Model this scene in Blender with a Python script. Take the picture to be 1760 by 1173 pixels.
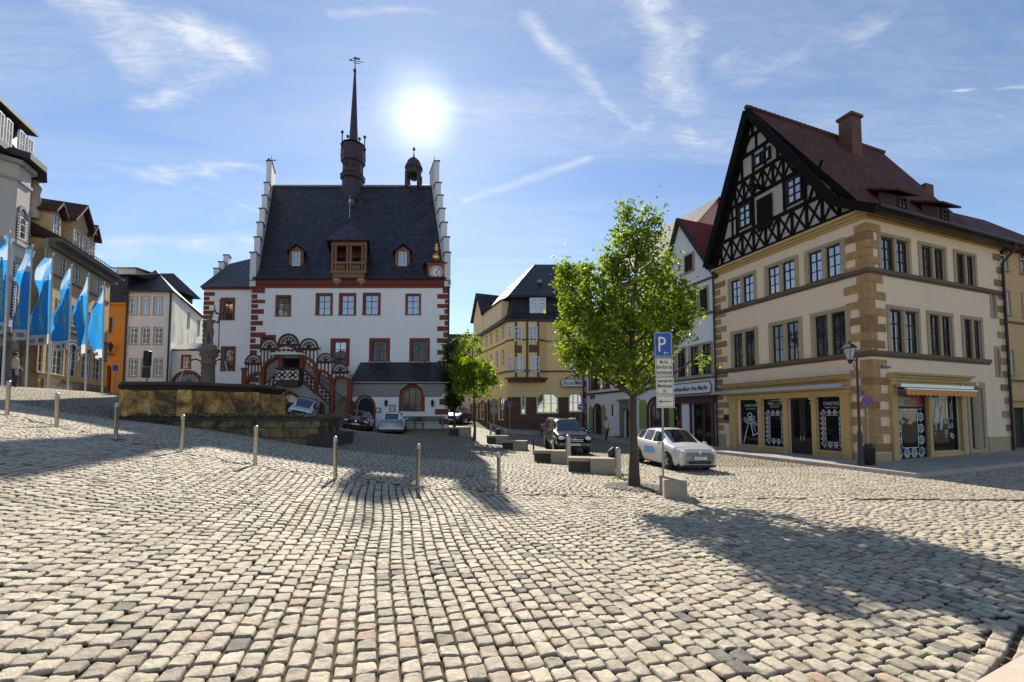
import bpy, bmesh, math, random
import numpy as np
from mathutils import Matrix, Vector
random.seed(7); RNG = np.random.default_rng(7)
R = math.radians
for o in list(bpy.data.objects): bpy.data.objects.remove(o)
sc = bpy.context.scene
COL = sc.collection
# ------------------------------------------------------------------ camera
FPX, HOR, EYE, PITCH = 720.0, 715.0, 1.7, R(3)
SPX = HOR - 586.5 - FPX * math.tan(PITCH)
cd = bpy.data.cameras.new('camera'); cam = bpy.data.objects.new('camera', cd); COL.objects.link(cam)
cam.location = (0, 0, EYE); cam.rotation_euler = (R(90) + PITCH, 0, 0)
cd.sensor_width = 36; cd.lens = 36 * FPX / 1760; cd.shift_y = SPX / 1760
cd.clip_start = 0.05; cd.clip_end = 2000
sc.camera = cam
def ray(px, py):
    a = (px - 880) / FPX; b = (586.5 + SPX - py) / FPX
    return Vector((a, math.cos(PITCH) - b * math.sin(PITCH), math.sin(PITCH) + b * math.cos(PITCH)))
def at(px, py, Y):
    r = ray(px, py); r = r * (Y / r.y); return Vector((r.x, r.y, r.z + EYE))
def proj(p):
    d = Vector(p) - Vector((0, 0, EYE)); c, s = math.cos(PITCH), math.sin(PITCH)
    f = d.y * c + d.z * s; u = -d.y * s + d.z * c
    return 880 + FPX * d.x / f, 586.5 + SPX - FPX * u / f
# ------------------------------------------------------------------ light
SUN = ray(725, 200).normalized()
SEL = math.asin(SUN.z); SAZ = math.atan2(SUN.x, SUN.y)
sc.view_settings.view_transform = 'Standard'; sc.view_settings.look = 'None'
sc.view_settings.exposure = 1.68; sc.view_settings.gamma = 1.0
sl = bpy.data.lights.new('sun', 'SUN'); sl.energy = 2.6; sl.angle = R(0.5); sl.color = (1.0, 0.92, 0.78)
so = bpy.data.objects.new('sun', sl); COL.objects.link(so)
SUNL = Vector((math.sin(SAZ) * math.cos(SEL + R(2.5)), math.cos(SAZ) * math.cos(SEL + R(2.5)), math.sin(SEL + R(2.5)))); so.rotation_euler = SUNL.to_track_quat('Z', 'Y').to_euler(); so.location = (0, 0, 60)
w = bpy.data.worlds.new('World'); sc.world = w; w.use_nodes = True
class NT:
    def __init__(s, nt): s.nt = nt
    def n(s, typ, **k):
        nd = s.nt.nodes.new(typ)
        for a, b in k.items():
            if a.startswith('i_'):
                key = a[2:]; key = int(key) if key.isdigit() else key.replace('_', ' ')
                s.set(nd.inputs[key], b)
            else: setattr(nd, a, b)
        return nd
    def set(s, inp, v):
        if hasattr(v, 'is_output') or isinstance(v, bpy.types.NodeSocket): s.nt.links.new(v, inp)
        elif isinstance(v, bpy.types.Node): s.nt.links.new(v.outputs[0], inp)
        else:
            if isinstance(v, (tuple, list)) and len(v) == 3 and inp.type == 'RGBA': v = (*v, 1)
            inp.default_value = v
    def m(s, op, a, b=None, c=None, clamp=False):
        nd = s.nt.nodes.new('ShaderNodeMath'); nd.operation = op; nd.use_clamp = clamp
        s.set(nd.inputs[0], a)
        if b is not None: s.set(nd.inputs[1], b)
        if c is not None: s.set(nd.inputs[2], c)
        return nd.outputs[0]
    def vm(s, op, a, b=None, sc_=None):
        nd = s.nt.nodes.new('ShaderNodeVectorMath'); nd.operation = op
        s.set(nd.inputs[0], a)
        if b is not None: s.set(nd.inputs[1], b)
        if sc_ is not None: s.set(nd.inputs['Scale'], sc_)
        return nd.outputs[1] if op in ('DOT_PRODUCT', 'LENGTH', 'DISTANCE') else nd.outputs[0]
    def mix(s, f, a, b, bt='MIX'):
        nd = s.nt.nodes.new('ShaderNodeMix'); nd.data_type = 'RGBA'; nd.blend_type = bt
        s.set(nd.inputs[0], f); s.set(nd.inputs[6], a); s.set(nd.inputs[7], b); return nd.outputs[2]
    def ramp(s, f, pts):
        nd = s.nt.nodes.new('ShaderNodeValToRGB'); e = nd.color_ramp.elements
        while len(e) < len(pts): e.new(0.5)
        for q, (p, c) in zip(e, pts):
            q.position = p; q.color = (*c, 1) if isinstance(c, (tuple, list)) else (c, c, c, 1)
        s.set(nd.inputs[0], f); return nd.outputs[0]
    def noise(s, vec, scale, detail=4, rough=.55, dist=0):
        nd = s.nt.nodes.new('ShaderNodeTexNoise'); s.set(nd.inputs['Vector'], vec)
        nd.inputs['Scale'].default_value = scale; nd.inputs['Detail'].default_value = detail
        nd.inputs['Roughness'].default_value = rough; nd.inputs['Distortion'].default_value = dist
        return nd.outputs[0]
def make_world():
    t = NT(w.node_tree); w.node_tree.nodes.clear()
    out = t.n('ShaderNodeOutputWorld')
    sky = t.n('ShaderNodeTexSky', sky_type='NISHITA', sun_disc=False, sun_elevation=SEL, sun_rotation=SAZ,
              altitude=200, air_density=1.0, dust_density=0.05, ozone_density=1.5)
    tc = t.n('ShaderNodeTexCoord').outputs['Generated']
    d = t.vm('NORMALIZE', tc)
    sep = t.n('ShaderNodeSeparateXYZ', i_0=d)
    zz = t.m('MAXIMUM', t.m('ADD', sep.outputs[2], 0.12), 0.05)
    P = t.n('ShaderNodeCombineXYZ', i_0=t.m('DIVIDE', sep.outputs[0], zz), i_1=t.m('DIVIDE', sep.outputs[1], zz), i_2=0.0).outputs[0]
    def pp(px, py):
        r = ray(px, py).normalized(); z = max(r.z + .12, .05); return (r.x / z, r.y / z, 0)
    # broad veils of high cloud
    mp = t.n('ShaderNodeMapping', i_0=P); mp.inputs['Rotation'].default_value = (0, 0, R(-24)); mp.inputs['Scale'].default_value = (0.55, 2.3, 1)
    n1 = t.noise(mp.outputs[0], 1.3, 9, .62, .9)
    n2 = t.noise(P, 0.75, 5, .5, .3)
    veil = t.m('MULTIPLY', t.ramp(n1, [(.40, 0.0), (.74, 1.0)]), t.ramp(n2, [(.36, .15), (.64, 1.0)]))
    fine = t.ramp(t.noise(mp.outputs[0], 9.0, 9, .75, 2.0), [(.36, .05), (.66, 1.0)])
    msk = t.m('MULTIPLY', veil, t.m('ADD', 0.45, t.m('MULTIPLY', fine, 0.7)))
    wob = t.n('ShaderNodeTexNoise', i_Vector=P); wob.inputs['Scale'].default_value = 3.2; wob.inputs['Detail'].default_value = 6
    Pw = t.vm('ADD', P, t.vm('SCALE', t.vm('SUBTRACT', wob.outputs['Color'], (.5, .5, .5)), sc_=.10))
    Pd = t.vm('ADD', P, t.vm('SCALE', t.vm('SUBTRACT', wob.outputs['Color'], (.5, .5, .5)), sc_=.42))
    tot = t.m('MULTIPLY', msk, 0.6)
    for (a, b, wd, st, dn) in [((905, 35), (1090, 225), .035, .55, 0), ((1085, -10), (1180, 185), .10, .8, 1), ((1545, 162), (1765, 151), .006, .9, 0),
                           ((575, 25), (750, 23), .012, .40, 0), ((1680, 180), (1775, 232), .012, .45, 0), ((330, 322), (445, 360), .022, .45, 0),
                           ((800, 345), (1010, 272), .035, .5, 0), ((190, 45), (300, 95), .12, .8, 1), ((290, 80), (450, 145), .09, .95, 1),
                           ((215, 155), (570, 185), .06, .6, 1), ((1110, 232), (1240, 245), .07, .6, 1), ((1300, 110), (1500, 15), .08, .4, 1),
                           ((230, 312), (440, 300), .05, .6, 1), ((150, 430), (420, 415), .12, .6, 1), ((960, 215), (1100, 235), .10, .4, 1)]:
        A = Vector(pp(*a)); B = Vector(pp(*b)); D = B - A
        pa = t.vm('SUBTRACT', Pd if dn else Pw, tuple(A)); tt = t.m('DIVIDE', t.vm('DOT_PRODUCT', pa, tuple(D)), D.length_squared, clamp=True)
        ds = t.vm('LENGTH', t.vm('SUBTRACT', pa, t.vm('SCALE', tuple(D), sc_=tt)))
        k = t.m('SUBTRACT', 1.0, t.m('DIVIDE', ds, wd * 1.3 + .003), clamp=True)
        k = t.m('MULTIPLY', t.m('MULTIPLY', k, k), t.m('MULTIPLY', t.m('ADD', .45, t.m('MULTIPLY', fine, 1.0)), st))
        tot = t.m('MAXIMUM', tot, k)
    tot = t.m('MINIMUM', tot, .9)
    cs = t.vm('DOT_PRODUCT', d, tuple(SUN))
    ang = t.m('ARCCOSINE', t.m('MINIMUM', cs, 1.0))
    wa = t.n('ShaderNodeTexNoise', i_Vector=d); wa.inputs['Scale'].default_value = 5; wa.inputs['Detail'].default_value = 4
    ang2 = t.m('ADD', ang, t.m('MULTIPLY', t.m('SUBTRACT', wa.outputs[0], .5), .05))
    core = t.m('POWER', t.m('SUBTRACT', 1.0, t.m('DIVIDE', ang2, .10), clamp=True), 1.6)
    halo = t.m('POWER', t.m('SUBTRACT', 1.0, t.m('DIVIDE', ang2, .75), clamp=True), 2.6)
    skyc = t.mix(1.0, sky.outputs[0], (SKYK[0], SKYK[1], SKYK[2]), 'MULTIPLY')
    cl = t.mix(tot, skyc, (CLD * .97, CLD * 1.0, CLD * 1.05))
    g1 = t.vm('SCALE', (1.0, .99, .93), sc_=t.m('MULTIPLY', core, CORE))
    g2 = t.vm('SCALE', (.93, 1.0, 1.06), sc_=t.m('MULTIPLY', halo, HALO))
    fin = t.vm('ADD', cl, t.vm('ADD', g1, g2))
    bg = t.n('ShaderNodeBackground', i_0=fin, i_1=SKYS); t.nt.links.new(bg.outputs[0], out.inputs[0])
SKYS = 0.074; CLD = 3.9; CORE = 3.4; HALO = .6; SKYK = (.65, .645, .655)
make_world()
# ------------------------------------------------------------------ object helpers
def tag(o, label=None, cat=None, group=None, kind=None):
    if label: o['label'] = label
    if cat: o['category'] = cat
    if group: o['group'] = group
    if kind: o['kind'] = kind
    return o
def empty(name, loc, rz=0, label=None, cat=None, group=None):
    o = bpy.data.objects.new(name, None); COL.objects.link(o); o.location = loc; o.rotation_euler = (0, 0, rz)
    o.empty_display_size = .3
    return tag(o, label, cat, group)
def copy_tree(o, parent=None):
    c = o.copy(); COL.objects.link(c); c.parent = parent
    for ch in list(o.children): copy_tree(ch, c)
    return c
class MB:
    def __init__(s, M=None): s.v = []; s.f = []; s.mi = []; s.sm = []; s.M = M
    def add(s, vs, fs, mi=0, smooth=False):
        b = len(s.v)
        if s.M is not None: vs = [s.M @ Vector(p) for p in vs]
        s.v += [tuple(p) for p in vs]
        for f in fs: s.f.append([b + i for i in f]); s.mi.append(mi); s.sm.append(smooth)
        return s
    def box(s, x0, y0, z0, x1, y1, z1, mi=0):
        if x0 > x1: x0, x1 = x1, x0
        if y0 > y1: y0, y1 = y1, y0
        if z0 > z1: z0, z1 = z1, z0
        return s.add([(x0, y0, z0), (x1, y0, z0), (x1, y1, z0), (x0, y1, z0), (x0, y0, z1), (x1, y0, z1), (x1, y1, z1), (x0, y1, z1)],
                     [(0, 3, 2, 1), (4, 5, 6, 7), (0, 1, 5, 4), (1, 2, 6, 5), (2, 3, 7, 6), (3, 0, 4, 7)], mi)
    def bbox(s, x0, y0, z0, x1, y1, z1, b=.02, mi=0):   # box with chamfered edges (octagonal in all three sections)
        X = [x0, x0 + b, x1 - b, x1]; Y = [y0, y0 + b, y1 - b, y1]; Z = [z0, z0 + b, z1 - b, z1]
        ring = [(1, 0), (2, 0), (3, 1), (3, 2), (2, 3), (1, 3), (0, 2), (0, 1)]
        inn = [(1, 1), (2, 1), (2, 1), (2, 2), (2, 2), (1, 2), (1, 2), (1, 1)]
        vs = [(X[a], Y[c], Z[0]) for a, c in inn] + [(X[a], Y[c], Z[1]) for a, c in ring] + [(X[a], Y[c], Z[2]) for a, c in ring] + [(X[a], Y[c], Z[3]) for a, c in inn]
        fs = [(7, 6, 5, 4, 3, 2, 1, 0), tuple(range(24, 32))]
        for k in range(3):
            for i in range(8): j = (i + 1) % 8; fs.append((k * 8 + i, k * 8 + j, k * 8 + 8 + j, k * 8 + 8 + i))
        return s.add(vs, fs, mi)
    def prism(s, poly, y0, y1, mi=0, caps=True):       # poly in (x,z), extruded in y
        n = len(poly); vs = [(x, y0, z) for x, z in poly] + [(x, y1, z) for x, z in poly]
        fs = [(i, (i + 1) % n, n + (i + 1) % n, n + i) for i in range(n)]
        if caps: fs += [tuple(range(n))[::-1], tuple(range(n, 2 * n))]
        return s.add(vs, fs, mi)
    def slab(s, poly, z0, z1, mi=0):                   # poly in (x,y), extruded in z
        n = len(poly); vs = [(x, y, z0) for x, y in poly] + [(x, y, z1) for x, y in poly]
        return s.add(vs, [(i, (i + 1) % n, n + (i + 1) % n, n + i) for i in range(n)] + [tuple(range(n))[::-1], tuple(range(n, 2 * n))], mi)
    def poly(s, pts, mi=0): return s.add(pts, [tuple(range(len(pts)))], mi)
    def tube(s, pts, rs, n=8, mi=0, smooth=True, caps=True):
        pts = [Vector(p) for p in pts]
        if not isinstance(rs, (list, tuple)): rs = [rs] * len(pts)
        vs = []; prev = None
        for i, p in enumerate(pts):
            d = (pts[min(i + 1, len(pts) - 1)] - pts[max(i - 1, 0)]).normalized()
            a = Vector((0, 0, 1)) if abs(d.z) < .95 else Vector((1, 0, 0))
            if prev is None: u = d.cross(a).normalized()
            else: u = (prev - d * prev.dot(d)).normalized()
            prev = u; v = d.cross(u)
            for k in range(n):
                t = 2 * math.pi * (k + .5) / n; vs.append(p + (u * math.cos(t) + v * math.sin(t)) * rs[i])
        fs = []
        for i in range(len(pts) - 1):
            for k in range(n): q = (k + 1) % n; fs.append((i * n + k, i * n + q, i * n + n + q, i * n + n + k))
        s.add(vs, fs, mi, smooth)
        if caps:
            s.add(vs[:n], [tuple(range(n))[::-1]], mi); s.add(vs[-n:], [tuple(range(n))], mi)
        return s
    def bar(s, p, q, wd, dp, mi=0):                    # square bar from p to q in the x-z plane, depth dp in y
        p = Vector(p); q = Vector(q); d = (q - p).normalized(); side = Vector((0, 1, 0)).cross(d).normalized() * wd / 2
        dy = Vector((0, dp, 0))
        vs = [p - side, p + side, q + side, q - side]; vs = vs + [v + dy for v in vs]
        return s.add(vs, [(0, 3, 2, 1), (4, 5, 6, 7), (0, 1, 5, 4), (1, 2, 6, 5), (2, 3, 7, 6), (3, 0, 4, 7)], mi)
    def lathe(s, c, prof, n=16, mi=0, smooth=True, ph=0):
        vs = []
        for r, z in prof:
            for k in range(n): t = 2 * math.pi * k / n + ph; vs.append((c[0] + r * math.cos(t), c[1] + r * math.sin(t), c[2] + z))
        fs = []
        for i in range(len(prof) - 1):
            for k in range(n): q = (k + 1) % n; fs.append((i * n + k, i * n + q, i * n + n + q, i * n + n + k))
        s.add(vs, fs, mi, smooth)
        s.add(vs[:n], [tuple(range(n))[::-1]], mi); s.add(vs[-n:], [tuple(range(n))], mi)
        return s
    def ball(s, c, r, n=10, mi=0):
        if not isinstance(r, (tuple, list)): r = (r, r, r)
        vs = []; m = max(4, n // 2)
        for i in range(m + 1):
            a = math.pi * i / m
            for k in range(n): t = 2 * math.pi * k / n; vs.append((c[0] + r[0] * math.sin(a) * math.cos(t), c[1] + r[1] * math.sin(a) * math.sin(t), c[2] - r[2] * math.cos(a)))
        return s.add(vs, [(i * n + k, i * n + (k + 1) % n, i * n + n + (k + 1) % n, i * n + n + k) for i in range(m) for k in range(n)], mi, True)
    def ringarc(s, cx, cz, r0, r1, a0, a1, y0, y1, n=16, mi=0):   # arc band in x-z plane
        for i in range(n):
            p = a0 + (a1 - a0) * i / n; q = a0 + (a1 - a0) * (i + 1) / n
            s.prism([(cx + r0 * math.cos(p), cz + r0 * math.sin(p)), (cx + r1 * math.cos(p), cz + r1 * math.sin(p)),
                     (cx + r1 * math.cos(q), cz + r1 * math.sin(q)), (cx + r0 * math.cos(q), cz + r0 * math.sin(q))], y0, y1, mi)
        return s
    def text(s, st, x, z, size, y=0, mi=0, align='CENTER', wid=None, depth=.004, fn=None, shear=0, sx=1, offset=0):
        c = bpy.data.curves.new('t', 'FONT'); c.body = st; c.size = size; c.align_x = align; c.resolution_u = 2; c.shear = shear; c.offset = offset
        o = bpy.data.objects.new('t', c); COL.objects.link(o)
        me = o.to_mesh(); vs = [v.co.copy() for v in me.vertices]; fs = [tuple(p.vertices) for p in me.polygons]; o.to_mesh_clear()
        bpy.data.objects.remove(o); bpy.data.curves.remove(c)
        if not vs: return s
        if wid:
            a = max(v.x for v in vs) - min(v.x for v in vs); sx = wid / a
        if fn: s.add([fn(v.x * sx, v.y) for v in vs], fs, mi)
        else: s.add([(x + v.x * sx, y, z + v.y) for v in vs], [f[::1] for f in fs], mi)
        return s
    def build(s, name, mats, parent=None, label=None, cat=None, group=None, kind=None, loc=None, rz=0, shade=None):
        me = bpy.data.meshes.new(name); me.from_pydata(s.v, [], s.f)
        if not isinstance(mats, (list, tuple)): mats = [mats]
        for m in mats: me.materials.append(m)
        nf = len(s.f)
        me.polygons.foreach_set('material_index', s.mi); me.polygons.foreach_set('use_smooth', s.sm if shade is None else [shade] * nf)
        nrm = np.zeros(nf * 3); me.polygons.foreach_get('normal', nrm); nrm = nrm.reshape(-1, 3)
        tot = np.zeros(nf, int); me.polygons.foreach_get('loop_total', tot)
        li = np.zeros(len(me.loops), int); me.loops.foreach_get('vertex_index', li)
        co = np.array(s.v, float)[li]; n = np.repeat(nrm, tot, axis=0)
        flat = np.abs(n[:, 2]) > .97
        u = np.stack([-n[:, 1], n[:, 0], np.zeros(len(n))], 1); u[flat] = (1, 0, 0)
        u /= np.maximum(np.linalg.norm(u, axis=1, keepdims=True), 1e-9)
        v = np.cross(n, u)
        uv = np.stack([(co * u).sum(1), (co * v).sum(1)], 1)
        lay = me.uv_layers.new(name='UVMap'); lay.data.foreach_set('uv', uv.ravel())
        me.update()
        o = bpy.data.objects.new(name, me); COL.objects.link(o); o.parent = parent
        if loc is not None: o.location = loc
        o.rotation_euler = (0, 0, rz)
        return tag(o, label, cat, group, kind)
def Fr(o, u, d):   # frame: local x -> u, local y (inward) -> d
    u = Vector(u).normalized(); d = Vector(d).normalized(); z = Vector((0, 0, 1))
    M = Matrix(((u.x, d.x, z.x, o[0]), (u.y, d.y, z.y, o[1]), (u.z, d.z, z.z, o[2]), (0, 0, 0, 1))); return M
# ------------------------------------------------------------------ materials
MC = {}
def mat(name, fn, *a, **k):
    if name in MC: return MC[name]
    m = bpy.data.materials.new(name); m.use_nodes = True; m.node_tree.nodes.clear(); t = NT(m.node_tree)
    out = t.n('ShaderNodeOutputMaterial'); b = t.n('ShaderNodeBsdfPrincipled'); t.nt.links.new(b.outputs[0], out.inputs[0])
    fn(t, b, out, *a, **k); MC[name] = m; return m
def _plain(t, b, out, col, rough=.6, metal=0, nz=.12, sc_=6, bump=.1, spec=.5, coat=0, bs=30):
    tc = t.n('ShaderNodeTexCoord').outputs['Object']
    n = t.noise(tc, sc_, 5, .6)
    f = t.m('ADD', 1 - nz, t.m('MULTIPLY', n, nz * 2))
    t.set(b.inputs['Base Color'], t.vm('SCALE', tuple(col), sc_=f))
    b.inputs['Roughness'].default_value = rough; b.inputs['Metallic'].default_value = metal
    b.inputs['Specular IOR Level'].default_value = spec; b.inputs['Coat Weight'].default_value = coat; b.inputs['Coat Roughness'].default_value = .04
    if bump:
        bp = t.n('ShaderNodeBump', i_Height=t.noise(tc, bs, 4, .6)); bp.inputs['Strength'].default_value = bump; bp.inputs['Distance'].default_value = .02
        t.set(b.inputs['Normal'], bp)
def plain(name, col, **k): return mat(name, _plain, col, **k)
def _plaster(t, b, out, col, dirt=.35, dcol=(.2, .17, .13)):
    tc = t.n('ShaderNodeTexCoord').outputs['Object']
    big = t.noise(tc, .35, 6, .6); mp = t.n('ShaderNodeMapping', i_0=tc); mp.inputs['Scale'].default_value = (2.2, 2.2, .22)
    st = t.noise(mp.outputs[0], 1.0, 6, .65); fine = t.noise(tc, 9, 4, .6)
    c = t.vm('SCALE', tuple(col), sc_=t.m('ADD', .86, t.m('MULTIPLY', fine, .26)))
    f = t.m('MULTIPLY', t.ramp(st, [(.5, 0.0), (.8, 1.0)]), t.ramp(big, [(.35, .15), (.7, 1.0)]))
    t.set(b.inputs['Base Color'], t.mix(t.m('MULTIPLY', f, dirt), c, dcol)); b.inputs['Roughness'].default_value = .9
    b.inputs['Specular IOR Level'].default_value = .2
    bp = t.n('ShaderNodeBump', i_Height=t.m('ADD', t.noise(tc, 35, 4, .7), t.m('MULTIPLY', t.noise(tc, 3, 3), .8))); bp.inputs['Strength'].default_value = .35; bp.inputs['Distance'].default_value = .012
    t.set(b.inputs['Normal'], bp)
def plaster(name, col, **k): return mat(name, _plaster, col, **k)
def _tiles(t, b, out, col, col2, w_=.2, h_=.14, rough=.8, bs=.9, moss=0):
    uv = t.n('ShaderNodeUVMap').outputs[0]
    br = t.n('ShaderNodeTexBrick', i_Vector=uv); br.inputs['Scale'].default_value = 1.0
    br.inputs['Brick Width'].default_value = w_; br.inputs['Row Height'].default_value = h_; br.inputs['Mortar Size'].default_value = .012
    br.inputs['Mortar Smooth'].default_value = .3; br.inputs['Bias'].default_value = -.1
    t.set(br.inputs['Color1'], tuple(col)); t.set(br.inputs['Color2'], tuple(col2)); t.set(br.inputs['Mortar'], tuple(x * .25 for x in col))
    tc = t.n('ShaderNodeTexCoord').outputs['Object']
    n = t.noise(tc, .7, 6, .65); c = t.vm('SCALE', br.outputs[0], sc_=t.m('ADD', .6, t.m('MULTIPLY', n, .8)))
    if moss: c = t.mix(t.m('MULTIPLY', t.ramp(t.noise(tc, 2.2, 6, .7), [(.5, 0.0), (.7, 1.0)]), moss), c, (.09, .10, .05))
    t.set(b.inputs['Base Color'], c); b.inputs['Roughness'].default_value = rough; b.inputs['Specular IOR Level'].default_value = .3
    sx = t.n('ShaderNodeSeparateXYZ', i_0=uv); fr = t.m('FRACT', t.m('DIVIDE', sx.outputs[1], h_))
    hgt = t.m('SUBTRACT', t.m('MULTIPLY', t.m('SUBTRACT', 1.0, fr), 1.0), t.m('MULTIPLY', br.outputs[1], .7))
    hgt = t.m('ADD', hgt, t.m('MULTIPLY', t.noise(tc, 6, 3), .5))
    bp = t.n('ShaderNodeBump', i_Height=hgt); bp.inputs['Strength'].default_value = bs; bp.inputs['Distance'].default_value = .025; t.set(b.inputs['Normal'], bp)
def tiles(name, col, col2, **k): return mat(name, _tiles, col, col2, **k)
def _blocks(t, b, out, col, col2, w_=.7, h_=.35, mort=.012, mc=(.12, .1, .08), nz=.5, stain=0, scol=(.02, .02, .015)):
    uv = t.n('ShaderNodeUVMap').outputs[0]; tc = t.n('ShaderNodeTexCoord').outputs['Object']
    br = t.n('ShaderNodeTexBrick', i_Vector=t.vm('ADD', uv, t.vm('SCALE', t.n('ShaderNodeTexNoise', i_Vector=uv).outputs['Color'], sc_=.02))); br.inputs['Scale'].default_value = 1.0
    br.inputs['Brick Width'].default_value = w_; br.inputs['Row Height'].default_value = h_; br.inputs['Mortar Size'].default_value = mort; br.inputs['Mortar Smooth'].default_value = .4
    t.set(br.inputs['Color1'], tuple(col)); t.set(br.inputs['Color2'], tuple(col2)); t.set(br.inputs['Mortar'], tuple(mc))
    n = t.noise(tc, 2.6, 8, .7); c = t.vm('SCALE', br.outputs[0], sc_=t.m('ADD', 1 - nz, t.m('MULTIPLY', n, nz * 2)))
    if stain: c = t.mix(t.m('MULTIPLY', t.ramp(t.noise(tc, 1.3, 9, .72, .6), [(.42, 0.0), (.6, 1.0)]), stain), c, scol)
    t.set(b.inputs['Base Color'], c); b.inputs['Roughness'].default_value = .88; b.inputs['Specular IOR Level'].default_value = .25
    bp = t.n('ShaderNodeBump', i_Height=t.m('SUBTRACT', t.m('MULTIPLY', t.noise(tc, 14, 6, .7), .7), br.outputs[1])); bp.inputs['Strength'].default_value = .6; bp.inputs['Distance'].default_value = .02; t.set(b.inputs['Normal'], bp)
def blocks(name, col, col2, **k): return mat(name, _blocks, col, col2, **k)
def _glass(t, b, out, col=(.02, .025, .03), cur=.0, ccol=(.32, .31, .29), ior=2.2, rough=.03):
    tc = t.n('ShaderNodeTexCoord').outputs['Object']; oi = t.n('ShaderNodeObjectInfo')
    off = t.n('ShaderNodeCombineXYZ', i_0=t.m('MULTIPLY', oi.outputs['Random'], 37.0), i_1=0.0, i_2=0.0).outputs[0]
    mp = t.n('ShaderNodeMapping', i_0=t.vm('ADD', tc, off)); mp.inputs['Scale'].default_value = (9, 9, .6)
    n = t.noise(mp.outputs[0], 1.0, 3, .5)
    f = t.m('MULTIPLY', t.ramp(n, [(.45, 0.0), (.62, 1.0)]), t.m('MULTIPLY', t.ramp(t.noise(t.vm('ADD', tc, off), .9, 2), [(.4, .1), (.6, 1.0)]), cur))
    t.set(b.inputs['Base Color'], t.mix(f, col, ccol)); b.inputs['Roughness'].default_value = rough; b.inputs['IOR'].default_value = ior
    b.inputs['Specular IOR Level'].default_value = .5
    bp = t.n('ShaderNodeBump', i_Height=t.noise(tc, 1.3, 2)); bp.inputs['Strength'].default_value = .08; bp.inputs['Distance'].default_value = .1; t.set(b.inputs['Normal'], bp)
def glass(name, **k): return mat(name, _glass, **k)
G_BLUE = glass('window_glass', cur=.2, ior=4.2); G_DARK = glass('dark_window_glass', cur=.15, ior=1.9); G_CURT = glass('curtained_glass', cur=1.0, ior=2.4)
G_SHOP = glass('shop_glass', col=(.008, .009, .011), cur=0, ior=1.5); G_CAR = glass('car_glass', col=(.012, .016, .02), cur=0, ior=2.1)
WHITE = plain('white_paint', (.75, .75, .74), rough=.5, nz=.05); DKWOOD = plain('dark_timber', (.028, .02, .018), rough=.75, nz=.4)
SAND = blocks('sandstone', (.40, .29, .155), (.33, .23, .12), w_=1.4, h_=.7, mort=.006, nz=.28); SANDL = plain('sandstone_frame', (.40, .315, .20), rough=.9, nz=.25, bump=.4)
REDST = plain('red_sandstone', (.22, .048, .028), rough=.85, nz=.25, bump=.3); REDP = plain('red_window_paint', (.20, .035, .025), rough=.6, nz=.15)
STEEL = plain('brushed_steel', (.52, .48, .42), rough=.38, metal=.9, nz=.12, bump=.05); IRON = plain('black_iron', (.02, .02, .022), rough=.5, nz=.2)
GREY = plain('grey_metal', (.25, .25, .25), rough=.5, metal=.4); BLACK = plain('black_rubber', (.015, .015, .016), rough=.8, nz=.3)
GOLD = plain('gilding', (.9, .55, .15), rough=.3, metal=1, nz=.05)
# ------------------------------------------------------------------ ground heights (thin-plate fit through measured points)
GP = [(12, 714, 11.3), (97, 734, 11.0), (199, 755, 10.5), (311, 778, 10.1), (438, 800, 9.7), (576, 824, 9.3), (718, 838, 9.0), (858, 848, 9.2)]
GP = [tuple(at(*p)) for p in GP]
GP += [(-3.3, 2.5, .27), (0, 2.6, 0), (3.5, 2.7, -.08), (-7, 4.5, .72), (0, -4, .0), (-8, -4, .8), (8, -4, -.15), (9, 5, -.18), (3.2, 11.1, -.13), (3.5, 9.6, -.12), (1.9, 13.3, -.15),
       (6.7, 15, -.25), (2.6, 20.4, -.18), (14, 16.3, -.2), (14, 12, -.3), (12, 23, -.12), (22, 19, -.05), (22, 12, -.2), (-4.9, 35.5, .75), (-9.5, 33, .52), (-12.4, 33, .75), (-15.8, 32, 1.42),
       (-2.6, 30, .16), (-4, 45, 1.25), (-.4, 38, .45), (6, 37, .1), (7, 29, -.15), (-7.3, 16.3, .5), (-16, 17, 1.62), (-13, 22, 1.6), (-28, 25, 3.3), (-31.5, 33, 3.15), (-25.5, 20.8, 3.2), (-21, 27, 2.7),
       (-30, 38, 3.7), (-20, 36, 2.7), (-22, 12, 2.8), (-7.5, 24, .55), (20, 30, .2), (30, 5, -.2)]
_gp = np.array(GP)
def _phi(r2): return np.where(r2 > 1e-9, .5 * r2 * np.log(np.maximum(r2, 1e-9)), 0)
def _fit():
    n = len(_gp); d = _gp[:, None, :2] - _gp[None, :, :2]; K = _phi((d ** 2).sum(2)) + np.eye(n) * 1.5
    P = np.c_[np.ones(n), _gp[:, :2]]; A = np.zeros((n + 3, n + 3)); A[:n, :n] = K; A[:n, n:] = P; A[n:, :n] = P.T
    return np.linalg.solve(A, np.r_[_gp[:, 2], 0, 0, 0])
_gw = _fit()
def GZ(x, y):
    x = np.clip(np.asarray(x, float), -36, 30); y = np.clip(np.asarray(y, float), -6, 46)
    sh = x.shape; x = x.ravel(); y = y.ravel(); o = np.zeros(len(x))
    for i in range(0, len(x), 60000):
        a = x[i:i + 60000]; b = y[i:i + 60000]
        r2 = (a[:, None] - _gp[None, :, 0]) ** 2 + (b[:, None] - _gp[None, :, 1]) ** 2
        o[i:i + 60000] = _phi(r2) @ _gw[:-3] + _gw[-3] + _gw[-2] * a + _gw[-1] * b
    return o.reshape(sh)
def gz(x, y): return float(GZ(np.array([x]), np.array([y]))[0])
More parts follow.
